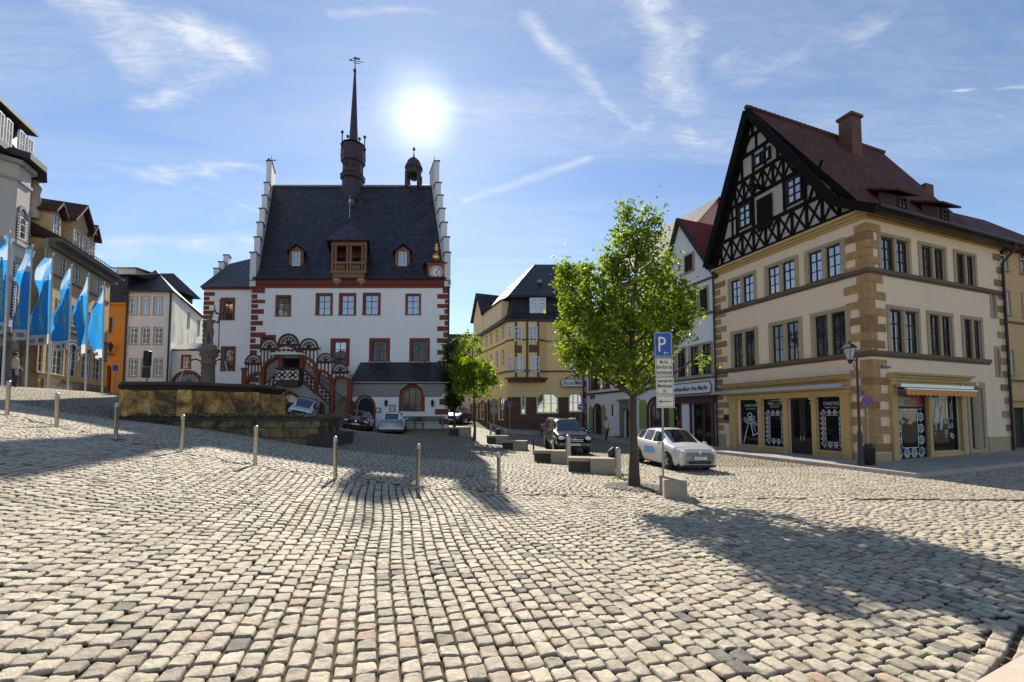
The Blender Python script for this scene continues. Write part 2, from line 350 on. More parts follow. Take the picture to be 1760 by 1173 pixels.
def ground_at(px, py):      # where the sight line through a picture point meets the ground
    r = ray(px, py); lo = 1.5
    for i in range(1, 900):
        Y = 1.5 + i * .06; p = Vector((0, 0, EYE)) + r * (Y / r.y)
        if p.z <= gz(p.x, p.y): return Vector((p.x, p.y, gz(p.x, p.y)))
    return p
# ------------------------------------------------------------------ ground sheet and cobbles
def _stone(t, b, out, far=False, slab=False):
    tc = t.n('ShaderNodeTexCoord').outputs['Object']
    a = t.n('ShaderNodeAttribute', attribute_name='stone'); s = t.n('ShaderNodeSeparateColor', i_0=a.outputs['Color'])
    c = t.ramp(s.outputs[0], [(0, (.13, .12, .105)), (.05, (.22, .195, .155)), (.25, (.31, .265, .20)), (.5, (.37, .32, .24)), (.75, (.43, .375, .285)), (.92, (.47, .41, .31)), (.965, (.40, .31, .22)), (1, (.33, .22, .15))])
    n = t.noise(tc, 9, 6, .65); n3 = t.noise(tc, .45, 4, .6)
    c = t.vm('SCALE', c, sc_=t.m('MULTIPLY', t.m('ADD', .70, t.m('MULTIPLY', n, .86)), t.m('ADD', .80, t.m('MULTIPLY', n3, .4))))
    c = t.mix(t.m('MULTIPLY', t.ramp(t.noise(tc, 22, 5, .75), [(.52, 0.0), (.66, 1.0)]), .45), c, (.2, .17, .13))
    c = t.mix(s.outputs[1], c, (.085, .072, .045))
    t.set(b.inputs['Base Color'], c); b.inputs['Roughness'].default_value = .72; b.inputs['Specular IOR Level'].default_value = .35
    bp = t.n('ShaderNodeBump', i_Height=t.m('ADD', t.m('MULTIPLY', t.noise(tc, 16, 5, .6), 1.0), t.m('MULTIPLY', t.noise(tc, 90, 4, .7), .35))); bp.inputs['Strength'].default_value = 1.0; bp.inputs['Distance'].default_value = .018
    t.set(b.inputs['Normal'], bp)
STONE = mat('cobblestone', _stone)
def _joint(t, b, out):
    tc = t.n('ShaderNodeTexCoord').outputs['Object']
    n = t.noise(tc, 14, 6, .7); g = t.ramp(t.noise(tc, 1.1, 6, .7), [(.46, 0.0), (.62, 1.0)])
    c = t.mix(n, (.05, .038, .025), (.13, .10, .06)); c = t.mix(t.m('MULTIPLY', g, .45), c, (.12, .115, .035))
    t.set(b.inputs['Base Color'], c); b.inputs['Roughness'].default_value = 1
    bp = t.n('ShaderNodeBump', i_Height=t.noise(tc, 60, 5, .7)); bp.inputs['Strength'].default_value = 1; bp.inputs['Distance'].default_value = .02; t.set(b.inputs['Normal'], bp)
JOINT = mat('joint_soil', _joint)
def np_mesh(name, V, F, mats, attr=None, smooth=True, mi=None, kind='structure'):
    me = bpy.data.meshes.new(name); k = F.shape[1]
    me.vertices.add(len(V)); me.vertices.foreach_set('co', V.astype(np.float32).ravel())
    me.loops.add(F.size); me.loops.foreach_set('vertex_index', F.astype(np.int32).ravel())
    me.polygons.add(len(F)); me.polygons.foreach_set('loop_start', np.arange(0, F.size, k, dtype=np.int32))
    me.polygons.foreach_set('use_smooth', np.full(len(F), smooth))
    if mi is not None: me.polygons.foreach_set('material_index', mi.astype(np.int32))
    for m in mats: me.materials.append(m)
    me.update(calc_edges=True)
    if attr is not None:
        at_ = me.color_attributes.new(name='stone', type='FLOAT_COLOR', domain='POINT')
        at_.data.foreach_set('color', attr.astype(np.float32).ravel())
    o = bpy.data.objects.new(name, me); COL.objects.link(o)
    if kind: o['kind'] = kind
    return o
# sheet
xs = np.r_[np.linspace(-220, -42, 12), np.arange(-40, 34, .5), np.linspace(36, 220, 12)]
ys = np.r_[np.linspace(-60, -10, 6), np.arange(-8, 50, .5), np.linspace(52, 400, 14)]
X, Y = np.meshgrid(xs, ys); Z = GZ(X, Y) - .03
nx, ny = len(xs), len(ys); idx = np.arange(nx * ny).reshape(ny, nx)
F = np.stack([idx[:-1, :-1], idx[:-1, 1:], idx[1:, 1:], idx[1:, :-1]], -1).reshape(-1, 4)
np_mesh('ground', np.stack([X, Y, Z], -1).reshape(-1, 3), F, [JOINT])
def band_y(x):      # the flush kerb line that runs through the bollards
    kx = [-30, -13.63, -11.98, -9.93, -7.98, -5.95, -3.92, -2.02, -.28, 3.3, 6.2, 40]; ky = [12.2, 11.3, 11.0, 10.5, 10.1, 9.7, 9.3, 9.05, 9.2, 9.45, 9.7, 11.2]
    return np.interp(x, kx, ky)
def gut_y(x): return np.where(np.abs(x) < 4.2, 1.95 + .08 * x + .078 * np.square(x), 3.33 + .08 * x + .32 * (np.abs(x) - 4.2))
def pave_in(x, y):  # inside a raised pavement?
    return in_poly(x, y, PAVE1) | in_poly(x, y, PAVE2)
def in_poly(x, y, P):
    c = np.zeros(np.shape(x), bool); n = len(P)
    for i in range(n):
        (x0, y0), (x1, y1) = P[i], P[(i + 1) % n]
        k = ((y0 > y) != (y1 > y)) & (x < (x1 - x0) * (y - y0) / ((y1 - y0) if y1 != y0 else 1e-9) + x0); c ^= k
    return c
HC = at(1507, 799, 16.3); HC = Vector((HC.x, HC.y, -.2)); HR = math.atan2(.34, .94)
dR = Vector((math.cos(HR), math.sin(HR), 0)); dL = Vector((-math.sin(HR), math.cos(HR), 0))
def hp(a, b): v = HC + dR * a + dL * b; return (v.x, v.y)
PAVE1 = [hp(-2.0, -2.1), hp(24, -2.1), hp(24, 3), hp(3, 30), hp(-2.0, 30), hp(-2.0, 0)]
PAVE2 = [(-6.0, 58), (-.9, 37.2), (-.3, 34.6), (3.4, 35.0), (6.4, 33.2), (9.2, 37.5), (9.0, 40), (0, 45), (-2, 58)]
def stones(region, org, ang, wr, lr, gap, K, ymax, ymin, hgt, dark=0.0, jit=.05, lod=None):
    ca, sa = math.cos(ang), math.sin(ang)      # rows run along (ca,sa)
    ext = 60; rows = []; s = -ext
    while s < ext: rows.append(s); s += wr * RNG.uniform(.94, 1.06)
    cx, cy, hl, hw = [], [], [], []
    for i, s in enumerate(rows):
        n = int(2 * ext / lr * 1.25); L = lr * RNG.uniform(.78, 1.25, n); e = np.cumsum(L) - ext + RNG.uniform(0, lr); c = e - L / 2
        wv = (rows[i + 1] - s) if i + 1 < len(rows) else wr
        t = s + wv / 2 + .05 * np.sin(c * .55 + 1.3 * math.sin(s * .25)) + .02 * np.sin(c * 1.7 + s)
        cx.append(org[0] + c * ca - t * sa); cy.append(org[1] + c * sa + t * ca); hl.append(L / 2 - gap / 2); hw.append(np.full(n, wv / 2 - gap / 2))
    cx, cy, hl, hw = map(np.concatenate, (cx, cy, hl, hw))
    k = (cy > ymin) & (cy < ymax) & (np.abs(cx) < 1.24 * cy + 2.2); cx, cy, hl, hw = cx[k], cy[k], hl[k], hw[k]
    k = region(cx, cy); cx, cy, hl, hw = cx[k], cy[k], hl[k], hw[k]
    if lod: return [emit(cx[q], cy[q], hl[q], hw[q], np.full(q.sum(), ang), k_, hgt, dark, jit) for q, k_ in (((cy >= a) & (cy < b), k_) for a, b, k_ in lod)]
    return emit(cx, cy, hl, hw, np.full(len(cx), ang), K, hgt, dark, jit)
def emit(cx, cy, hl, hw, ang, K, hgt, dark=0.0, jit=.05):
    N = len(cx); g = np.linspace(-1, 1, K)
    U, V_ = np.meshgrid(g, g); U = U.ravel(); V_ = V_.ravel()
    if K == 3: U = np.sign(U) * np.abs(U); 
    # spread grid towards the rim so that the edges round off
    us = np.sign(U) * np.abs(U) ** .42; vs = np.sign(V_) * np.abs(V_) ** .42
    rim = (np.abs(U) > .99) | (np.abs(V_) > .99)
    rr = (np.abs(us) ** 9 + np.abs(vs) ** 9)
    ph = 1 - np.clip(rr, 0, 2) * .3
    corner = 1 - .07 * (us ** 2) * (vs ** 2)
    a = ang + RNG.normal(0, jit * .6, N); ca, sa = np.cos(a), np.sin(a)
    q = RNG.normal(0, .075, (N, 8))   # corner displacement: bilinear
    def bil(c4): return (c4[:, 0:1] * (1 - us) * (1 - vs) + c4[:, 1:2] * (1 + us) * (1 - vs) + c4[:, 2:3] * (1 + us) * (1 + vs) + c4[:, 3:4] * (1 - us) * (1 + vs)) / 4
    lx = (us * corner)[None, :] * hl[:, None] * (1 + 0 * bil(q[:, :4])) + bil(q[:, :4]) * hl[:, None] * .8
    ly = (vs * corner)[None, :] * hw[:, None] + bil(q[:, 4:]) * hw[:, None] * .8
    px = cx[:, None] + lx * ca[:, None] - ly * sa[:, None]; py = cy[:, None] + lx * sa[:, None] + ly * ca[:, None]
    tx = RNG.normal(0, .019, N); ty = RNG.normal(0, .019, N); dz = RNG.normal(0, .0028, N)
    base = GZ(cx, cy); e = .3
    gx = (GZ(cx + e, cy) - base) / e; gy = (GZ(cx, cy + e) - base) / e
    pz = base[:, None] + (gx + tx)[:, None] * (px - cx[:, None]) + (gy + ty)[:, None] * (py - cy[:, None]) + dz[:, None]
    pz = pz + hgt * (ph[None, :] - .75) + RNG.normal(0, hgt * .11, px.shape) * (~rim)
    w4 = RNG.normal(0, hgt * .10, (N, 4)); pz = pz + bil(w4) + (RNG.normal(0, hgt * .22, (N, 1)) * (us * vs)[None, :]) + RNG.normal(0, hgt * .14, (N, 1)) * (us ** 2 - vs ** 2)[None, :]
    pz[:, rim] -= hgt * .9
    V = np.stack([px, py, pz], -1).reshape(-1, 3)
    idx = np.arange(K * K).reshape(K, K)
    f = np.stack([idx[:-1, :-1], idx[:-1, 1:], idx[1:, 1:], idx[1:, :-1]], -1).reshape(-1, 4)
    Fq = (np.arange(N)[:, None, None] * K * K + f[None]).reshape(-1, 4)
    col = RNG.beta(3.2, 2.6, N); sp = RNG.random(N); col = np.where(sp < .035, RNG.uniform(0, .05, N), col); col = np.where(sp > .96, RNG.uniform(.93, 1, N), col)
    A = np.zeros((N, K * K, 4)); A[..., 0] = col[:, None]; A[..., 1] = np.where(rim, .9, 0)[None, :]; A[..., 3] = 1
    return V, Fq, A.reshape(-1, 4)
def merge(parts):
    Vs, Fs, As = [], [], []; b = 0
    for V, F_, A in parts: Vs.append(V); Fs.append(F_ + b); As.append(A); b += len(V)
    return np.concatenate(Vs), np.concatenate(Fs), np.concatenate(As)
ROWA = math.atan2(1, -230 / 720)
gsl = lambda x: np.sqrt(1 + np.where(np.abs(x) < 4.2, .08 + .156 * x, .38) ** 2)
near = lambda x, y: (y > gut_y(x) + .06 * gsl(x)) & (y < band_y(x) - .125) & ~pave_in(x, y)
P = list(stones(near, (0, 0), ROWA, .138, .145, .009, 0, 16, 1.5, .022, lod=((0, 5.2, 9), (5.2, 99, 6))))
# gutter rows along the arc, and the stones on the near side of it
for off, L0, wv in ((0.0, .20, .07), (-.155, .18, .07), (-.31, .15, .07), (-.465, .15, .07), (-.62, .15, .07)):
    xx = np.arange(-7.5, 8, .005); yy = gut_y(xx); gr = np.gradient(yy, xx); nn = np.sqrt(1 + gr * gr); xx, yy = xx - gr / nn * off, yy + off / nn; dd = np.r_[0, np.cumsum(np.hypot(np.diff(xx), np.diff(yy)))]
    s = np.cumsum(RNG.uniform(.8, 1.2, 400) * L0); s = s[s < dd[-1] - .2]; cxx = np.interp(s, dd, xx); cyy = np.interp(s, dd, yy)
    al = np.arctan2(np.interp(s + .02, dd, yy) - cyy, np.interp(s + .02, dd, xx) - cxx)
    k = (cyy > 1.2); L = np.r_[np.diff(s), L0] / 2 - .008
    P.append(emit(cxx[k] + np.cos(al[k]) * L[k], cyy[k] + np.sin(al[k]) * L[k], L[k], np.full(k.sum(), wv - .008), al[k], 7, .03, 0, .03))
P.append(stones(lambda x, y: (y < gut_y(x) - .70 * gsl(x)), (0, 0), R(40), .17, .17, .018, 6, 6, 1.0, .03))
V, F_, A = merge(P); np_mesh('cobblestone_paving', V, F_, [STONE], A)
far = lambda x, y: (y > band_y(x) + .125) & ~pave_in(x, y) & ~in_poly(x, y, FOUNT)
FOUNT = [(-15.9, 16.4), (-7.3, 16.2), (-8.5, 23.5), (-19, 23.5)]
P = [stones(lambda x, y: far(x, y) & (y < 16), (0, 0), R(8), .13, .16, .009, 4, 16.2, 9, .018),
     stones(lambda x, y: far(x, y) & (y >= 16), (0, 0), R(8), .14, .17, .009, 3, 37, 15.8, .02)]
V, F_, A = merge(P); np_mesh('square_paving', V, F_, [STONE], A)
# the flush kerb through the bollards
xx = np.arange(-15, 8.0, .005); yy = band_y(xx); dd = np.r_[0, np.cumsum(np.hypot(np.diff(xx), np.diff(yy)))]
s = np.arange(.3, dd[-1] - .6, .62); cxx = np.interp(s, dd, xx); cyy = np.interp(s, dd, yy); al = np.arctan2(np.interp(s + .05, dd, yy) - cyy, np.interp(s + .05, dd, xx) - cxx)
V, F_, A = emit(cxx + np.cos(al) * .3, cyy + np.sin(al) * .3, np.full(len(s), .3), np.full(len(s), .06), al, 5, .022, 0, .004)
np_mesh('flush_kerb', V, F_, [STONE], A)
# ------------------------------------------------------------------ pavements
PAVEM = blocks('paving_slabs', (.36, .33, .29), (.30, .275, .245), w_=.5, h_=.5, mort=.008, nz=.3)
KERBM = blocks('kerb_granite', (.46, .41, .36), (.38, .34, .30), w_=1.0, h_=3.0, mort=.008, nz=.25)
def pavement(name, P, step=.13):
    n = len(P); mb = MB(); cx_ = sum(p[0] for p in P) / n; cy_ = sum(p[1] for p in P) / n
    # dense boundary, raised above the ground function
    B = []
    for i in range(n):
        a, b = P[i], P[(i + 1) % n]; m = max(1, int(math.hypot(b[0] - a[0], b[1] - a[1]) / 1.0))
        for k in range(m): B.append((a[0] + (b[0] - a[0]) * k / m, a[1] + (b[1] - a[1]) * k / m))
    bm = bmesh.new(); vs = [bm.verts.new((x, y, 0)) for x, y in B]; bm.faces.new(vs); bmesh.ops.triangulate(bm, faces=bm.faces[:])
    bmesh.ops.subdivide_edges(bm, edges=[e for e in bm.edges if not e.is_boundary], cuts=6, use_grid_fill=True)
    bmesh.ops.triangulate(bm, faces=bm.faces[:])
    for v in bm.verts: v.co.z = gz(v.co.x, v.co.y) + step
    bm.verts.index_update()
    mb.add([v.co for v in bm.verts], [[v.index for v in f.verts] for f in bm.faces], 0); bm.free()
    N_ = len(B); off = []
    for i in range(N_):
        p, c, n_ = (Vector(B[(i + k) % N_]) for k in (-1, 0, 1)); e1 = (c - p).normalized(); e2 = (n_ - c).normalized()
        n1 = Vector((e1.y, -e1.x)); n2 = Vector((e2.y, -e2.x)); mv = (n1 + n2).normalized(); off.append(c + mv * (.14 / max(.35, mv.dot(n1))))
    for i in range(N_):
        j = (i + 1) % N_; a, b, oa, ob = B[i], B[j], off[i], off[j]; za = gz(*a); zb = gz(*b)
        mb.add([(a[0], a[1], za + step + .004), (b[0], b[1], zb + step + .004), (ob[0], ob[1], zb + step + .002), (oa[0], oa[1], za + step + .002),
                (oa[0], oa[1], za - .2), (ob[0], ob[1], zb - .2)], [(0, 3, 2, 1), (3, 4, 5, 2)], 1)
    return mb.build(name, [PAVEM, KERBM], kind='structure')
pavement('pavement', PAVE1); pavement('pavement', PAVE2, .12)
# smooth slabs at the photographer's right
_c = [(2.2, 1.5), (9, 1.5), (9, 4.9), (5.6, 4.15), (4.0, 3.28), (2.9, 2.77), (2.2, 2.45)]
mb = MB(); mb.add([(x, y, gz(x, y) + .045) for x, y in _c], [tuple(range(7))], 0); mb.build('pavement', [plain('sandstone_flags', (.52, .42, .34), rough=.9, nz=.15, bump=.3)], kind='structure')
# ------------------------------------------------------------------ facades
SKEW = -.40
class Fac:
    def __init__(s, parent, M, mats=None, name='wall'):
        s.p = parent; s.M = M; s.skew = SKEW if parent.name == 'town_hall' else 0; s.holes = []; s.name = name; s.mats = mats
        W = Matrix.Translation(parent.location) @ Matrix.Rotation(parent.rotation_euler.z, 4, 'Z') @ M
        s.Wi = W.inverted()
    def P(s, px, py, y=0):
        o = s.Wi @ Vector((0, 0, EYE)); d = (s.Wi @ (Vector((0, 0, EYE)) + ray(px, py))) - o
        k = (y - o.y) / d.y; q = o + d * k; yy = max(0, (s.M @ Vector((0, y, 0))).y) if s.skew else 0; return q.x - s.skew * yy, q.z
    def mb(s): return MB(s.M)
    def wall(s, x0, x1, z0, z1, mat_, name='wall', y=0, depth=.3, extra=None):
        mb = s.mb(); xs = sorted({x0, x1, *[v for h in s.holes for v in (h[0], h[2]) if x0 < v < x1]}); zs = sorted({z0, z1, *[v for h in s.holes for v in (h[1], h[3]) if z0 < v < z1]})
        for i in range(len(xs) - 1):
            run = None
            for j in range(len(zs) - 1):
                cx, cz = (xs[i] + xs[i + 1]) / 2, (zs[j] + zs[j + 1]) / 2
                if any(h[0] < cx < h[2] and h[1] < cz < h[3] for h in s.holes): continue
                mb.add([(xs[i], y, zs[j]), (xs[i + 1], y, zs[j]), (xs[i + 1], y, zs[j + 1]), (xs[i], y, zs[j + 1])], [(0, 1, 2, 3)])
        for (a, b, c, d, ar) in s.holes:
            if a >= x1 or c <= x0: continue
            e = y + depth
            zt = d
            if ar:
                rise = ar; cx = (a + c) / 2; n = 12; pts = []
                for k in range(n + 1): t = math.pi * k / n; pts.append((cx - (c - a) / 2 * math.cos(t), d - rise + rise * math.sin(t)))
                for k in range(n):
                    (p0, q0), (p1, q1) = pts[k], pts[k + 1]
                    mb.add([(p0, y, q0), (p1, y, q1), (p1, y, d), (p0, y, d)], [(0, 1, 2, 3)])
                    mb.add([(p0, y, q0), (p0, e, q0), (p1, e, q1), (p1, y, q1)], [(0, 1, 2, 3)])
                zt = d - rise
            else: mb.add([(a, y, d), (a, e, d), (c, e, d), (c, y, d)], [(0, 1, 2, 3)])
            mb.add([(a, y, b), (a, e, b), (a, e, zt), (a, y, zt)], [(0, 1, 2, 3)]); mb.add([(c, y, b), (c, y, zt), (c, e, zt), (c, e, b)], [(0, 1, 2, 3)])
            mb.add([(a, y, b), (c, y, b), (c, e, b), (a, e, b)], [(0, 1, 2, 3)])
        if extra: extra(mb)
        return mb.build(name, mat_, s.p)
    def win(s, x0, z0, x1, z1, sur=.13, smat=None, fmat=None, g=None, nx=2, nz=3, arch=0, rec=.16, fw=.055, bar=.028, proud=.035, sill=.06, hole=True, mull=1, name='window', curtain=False, label=None):
        smat = smat or SANDL; fmat = fmat or WHITE; g = g or G_BLUE
        if hole: s.holes.append((x0, z0, x1, z1, arch))
        yo = 0 if hole else -proud - .0
        mb = s.mb(); f = -proud; b_ = .01; cx = (x0 + x1) / 2
        if sur:
            if arch:
                n = 14; rx = (x1 - x0) / 2; zc = z1 - arch
                for k in range(n):
                    p = math.pi * k / n; q = math.pi * (k + 1) / n
                    mb.prism([(cx + rx * math.cos(p), zc + arch * math.sin(p)), (cx + (rx + sur) * math.cos(p), zc + (arch + sur) * math.sin(p)), (cx + (rx + sur) * math.cos(q), zc + (arch + sur) * math.sin(q)), (cx + rx * math.cos(q), zc + arch * math.sin(q))], f, b_, 0)
                mb.box(x0 - sur, f, z0, x0, b_, zc, 0); mb.box(x1, f, z0, x1 + sur, b_, zc, 0)
            else:
                mb.box(x0 - sur, f, z1, x1 + sur, b_, z1 + sur, 0); mb.box(x0 - sur, f, z0, x0, b_, z1, 0); mb.box(x1, f, z0, x1 + sur, b_, z1, 0)
            mb.box(x0 - sur - .03, f - .05, z0 - max(sill, .04), x1 + sur + .03, b_, z0, 0)
        y0 = rec - .05 if hole else -proud - .03; y1 = rec if hole else -.004
        mb.box(x0, y0, z0, x0 + fw, y1, z1, 1); mb.box(x1 - fw, y0, z0, x1, y1, z1, 1)
        mb.box(x0 + fw, y0, z0, x1 - fw, y1, z0 + fw, 1); mb.box(x0 + fw, y0, z1 - fw, x1 - fw, y1, z1, 1)
        for i in range(1, nx):
            x = x0 + (x1 - x0) * i / nx; h = fw * .8 if mull else bar
            mb.box(x - h / 2, y0 + .004, z0 + fw, x + h / 2, y1 - .004, z1 - fw, 1)
        nb = max(nx, 1)
        for j in range(1, nz):
            z = z0 + (z1 - z0) * j / nz
            if nz == 3 and j == 2: z = z0 + (z1 - z0) * .68; h = bar * 1.6
            elif nz == 3: z = z0 + (z1 - z0) * .35; h = bar
            else: h = bar
            mb.box(x0 + fw, y0 + .008, z - h / 2, x1 - fw, y1 - .008, z + h / 2, 1)
        w_ = mb.build(name, [smat, fmat], s.p, label=label)
        m2 = s.mb(); yy = y1 - .012
        m2.add([(x0, yy, z0), (x1, yy, z0), (x1, yy, z1), (x0, yy, z1)], [(0, 1, 2, 3)])
        m2.build('pane', g, w_)
        return w_
    def pwin(s, a, b, c, d, ins=0, **k):   # window whose outer edge is given in picture points
        x0, z1 = s.P(a, b); x1, z0 = s.P(c, d); q = k.get('sur', .13) if ins else 0
        return s.win(x0 + q, z0 + q * .6, x1 - q, z1 - q, **k)
# ------------------------------------------------------------------ town hall
SLATE = tiles('slate', (.020, .022, .032), (.050, .050, .066), w_=.34, h_=.27, rough=.5, bs=1.0); THW = plaster('town_hall_plaster', (.88, .87, .865), dirt=.35, dcol=(.48, .46, .44))
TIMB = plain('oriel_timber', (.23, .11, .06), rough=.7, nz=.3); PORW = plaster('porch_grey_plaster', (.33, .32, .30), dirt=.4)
COPPER = plain('turret_cladding', (.040, .030, .040), rough=.6, nz=.4); CREAMST = plaster('tracery_ground', (.72, .70, .66), dirt=.2); TRAC = plain('tracery_brown', (.085, .04, .032), rough=.8, nz=.25)
TY = 36.0; tl = at(430, 600, TY).x; TH = empty('town_hall', (tl, TY, 0), 0, 'white gothic town hall with steep slate roof, stepped gables and a slender ridge spire', 'town hall')
F = Fac(TH, Fr((0, 0, 0), (1, 0, 0), (0, 1, 0)))
xr, ze = F.P(773, 488); xl = 0.0
RW = dict(sur=.16, smat=REDST, fmat=REDP, nx=2, nz=3, rec=.2)
for a in [(474, 507.5, 500, 544.6), (543, 504, 571.6, 543.3), (583, 504, 612, 543.3), (623.7, 503.5, 654, 543), (697, 505, 723.5, 542)]: F.pwin(*a, ins=1, **{**RW, 'sur': .17 if a[0] not in (474, 697) else .12, 'nz': 2 if 0 else 3})
F.pwin(448, 576, 473.6, 606, ins=1, **{**RW, 'g': G_DARK})
F.pwin(568.5, 582, 600.5, 632, ins=1, **{**RW, 'sur': .28})
LEAD = mat('leaded_glass', lambda t, b, o: (lambda vo: (t.set(b.inputs['Base Color'], t.mix(t.ramp(vo.outputs[0], [(.30, 1.0), (.42, 0.0)]), (.03, .03, .03), t.vm('MULTIPLY', vo.outputs['Color'], (.22, .20, .15)))), t.set(b.inputs['Roughness'], .15)))(t.n('ShaderNodeTexVoronoi', i_Vector=t.n('ShaderNodeUVMap').outputs[0], i_Scale=3.6, i_Randomness=.25)))
for a in [(635, 581.5, 670, 623.5), (704, 581.5, 738.5, 623.5)]: F.pwin(*a, ins=1, **{**RW, 'sur': .24, 'nz': 2, 'g': LEAD})
zg = -.5
# ground-floor window with tracery (in the lean-to plane F2)
F.wall(xl, xr, zg, ze, THW)
mb = F.mb(); mb.box(xl, .02, zg, xl + .3, 12.2, ze); mb.box(xr - .3, .02, zg, xr, 12.2, ze); mb.box(xl + .3, 11.9, zg, xr - .3, 12.2, ze); mb.build('side_wall', THW, TH)
mb = F.mb(); mb.box(xl - .12, -.22, ze - .1, xr + .12, -.002, ze + .18); mb.box(xl - .05, -.1, ze - .38, xr + .05, -.002, ze - .1); mb.box(xl - .1, -.3, ze + .18, xr + .1, -.0, ze + .26); mb.build('cornice', REDST, TH)
mb = F.mb(); mbr = F.mb()
rr = random.Random(3); z = zg + .2; i = 0
while z < ze - .7:
    h = rr.uniform(.38, .55); L = rr.uniform(.55, .8) if i % 2 == 0 else rr.uniform(.9, 1.35); g_ = .14 if 0 else 0
    mb.box(xl - .012, -.03, z, xl + (L if i % 2 else L * .75), .01, z + h * (.8)); L2 = rr.uniform(.4, .6) if i % 2 else rr.uniform(.85, 1.1); mbr.box(xr - L2, -.03, z, xr + .012, .01, z + h * .82)
    z += h; i += 1
mb.build('quoins', REDST, TH); mbr.build('quoins', REDST, TH)
# roof
HD = 6.1; zr = at(600, 321, TY + HD).z
mb = F.mb(); e = -.45; ze2 = ze + .3
fl = [(e, ze2), (.55, ze2 + 1.15), (HD, zr), (2 * HD - .55, ze2 + 1.15), (2 * HD - e, ze2)]
for i in range(4):
    (a, b), (c, d) = fl[i], fl[i + 1]; mb.add([(xl + .25, a, b), (xr - .25, a, b), (xr - .25, c, d), (xl + .25, c, d)], [(0, 1, 2, 3)])
mb.add([(xl + .25, a, b) for a, b in fl] + [(xr - .25, a, b) for a, b in fl], [(0, 1, 2, 3, 4), (9, 8, 7, 6, 5), (0, 4, 9, 5)])
TR = mb.build('roof', SLATE, TH)
mb = F.mb(); mb.tube([(xl + .3, HD, zr + .05), (xr - .3, HD, zr + .05)], .12, 8); mb.build('ridge_cap', GREY, TR)
mb = F.mb()
for k in range(70):
    x = xl + .5 + (xr - xl - 1) * (k + .5) / 70; mb.box(x - .02, -.05, ze2 + .62, x + .02, .0, ze2 + .68)
def roofz(y): return ze2 + 1.15 + (y - .55) * (zr - ze2 - 1.15) / (HD - .55)
# stepped gables
for side in (0, 1):
    mb = F.mb(); x0, x1 = (xl - .1, xl + .42) if side == 0 else (xr - .42, xr + .1); n = 7
    for k in range(n):
        for sgn in (0, 1):
            ya = -.25 + (HD + .0) * k / n; yb = -.25 + (HD + .25) * (k + 1) / n
            if k == n - 1: yb = HD
            top = roofz(yb) + (1.0 if k < n - 1 else 2.0)
            if sgn: ya, yb = 2 * HD - yb, 2 * HD - ya
            mb.box(x0, ya + .003, ze - .3 if k == 0 else roofz(0) - .5, x1, yb, top, 0); mb.box(x0 - .07, ya - .07, top, x1 + .07, yb + .05, top + .08, 1)
    mb.tube([((x0 + x1) / 2, HD, roofz(HD) + 2), ((x0 + x1) / 2, HD, roofz(HD) + 3.2)], .025, 6, 1)
    if side == 0: mb.box((x0 + x1) / 2 - .45, HD - .01, roofz(HD) + 2.75, (x0 + x1) / 2 + .5, HD + .01, roofz(HD) + 2.85, 1); mb.box((x0 + x1) / 2 - .4, HD - .02, roofz(HD) + 2.7, (x0 + x1) / 2 - .15, HD + .02, roofz(HD) + 3.0, 1)
    mb.build('stepped_gable', [plaster('gable_plaster', (.72, .72, .74), dirt=.25, dcol=(.4, .4, .4)), plain('coping', (.06, .05, .05))], TH)
# dormers
def dormer(cx0, y0p, cx1, y1p, name='dormer'):
    yd = 1.6; x0, zt = F.P(cx0, y0p, yd - .8); x1, zb = F.P(cx1, y1p, yd - .8); D = Fac(TH, Fr((0, yd - .8, 0), (1, 0, 0), (0, 1, 0)))
    # front plane sits where the roof passes through its sill
    mb = D.mb(); xm = (x0 + x1) / 2; zw = zb + (zt - zb) * .72
    mb.box(x0, .02, zb, x0 + .15, 2.4, zw); mb.box(x1 - .15, .02, zb, x1, 2.4, zw); mb.box(x0 + .15, .02, zb, x1 - .15, .2, zw); mb.prism([(x0, zw), (x1, zw), (xm, zt - .1)], .02, 2.6)
    o = mb.build(name, TIMB, TH)
    mb = D.mb()
    for a, b in ((x0 - .22, xm), (x1 + .22, xm)): mb.add([(a, -.25, zw - .12), (b, -.25, zt), (b, 3, zt), (a, 3, zw - .12), (a, -.25, zw - .04), (b, -.25, zt + .1), (b, 3, zt + .1), (a, 3, zw - .04)], [(0, 3, 2, 1), (4, 5, 6, 7), (0, 1, 5, 4), (1, 2, 6, 5), (2, 3, 7, 6), (3, 0, 4, 7)])
    mb.build('dormer_roof', SLATE, o)
    q = D.win(x0 + .28, zb + .12, x1 - .28, zw - .1, sur=.08, smat=TIMB, fmat=WHITE if name == 'dormer' else TIMB, nx=2, nz=4, hole=False, proud=.03); q.parent = o
for a in [(498, 421, 521, 460), (680, 421, 704, 460)]: dormer(*a)
# small upper dormer
yd = HD * .78; D = Fac(TH, Fr((0, yd, 0), (1, 0, 0), (0, 1, 0))); x0, zt = D.P(595, 333); x1, zb = D.P(611, 361); xm = (x0 + x1) / 2
mb = D.mb(); mb.box(x0 + .1, 0, zb, x1 - .1, 1.6, zt - .5, 0); mb.prism([(x0, zt - .5), (x1, zt - .5), (x1 - .25, zt - .1), (xm, zt + .1), (x0 + .25, zt - .1)], -.15, 1.6, 1); o = mb.build('dormer', [plain('dormer_shutter', (.10, .07, .06)), SLATE], TH)
mb = D.mb(); mb.tube([(xm - .1, -.9, zb - 2.9), (xm - .1, -.9, zb + .5)], .03, 6); mb.lathe((xm - .1, -.9, zb), [(.02, .25), (.13, .3), (.05, .38), (.2, .5), (.03, .62), (.02, 1.1)], 10); mb.build('finial', plain('silver_finial', (.6, .6, .6), rough=.3, metal=.9), TH)
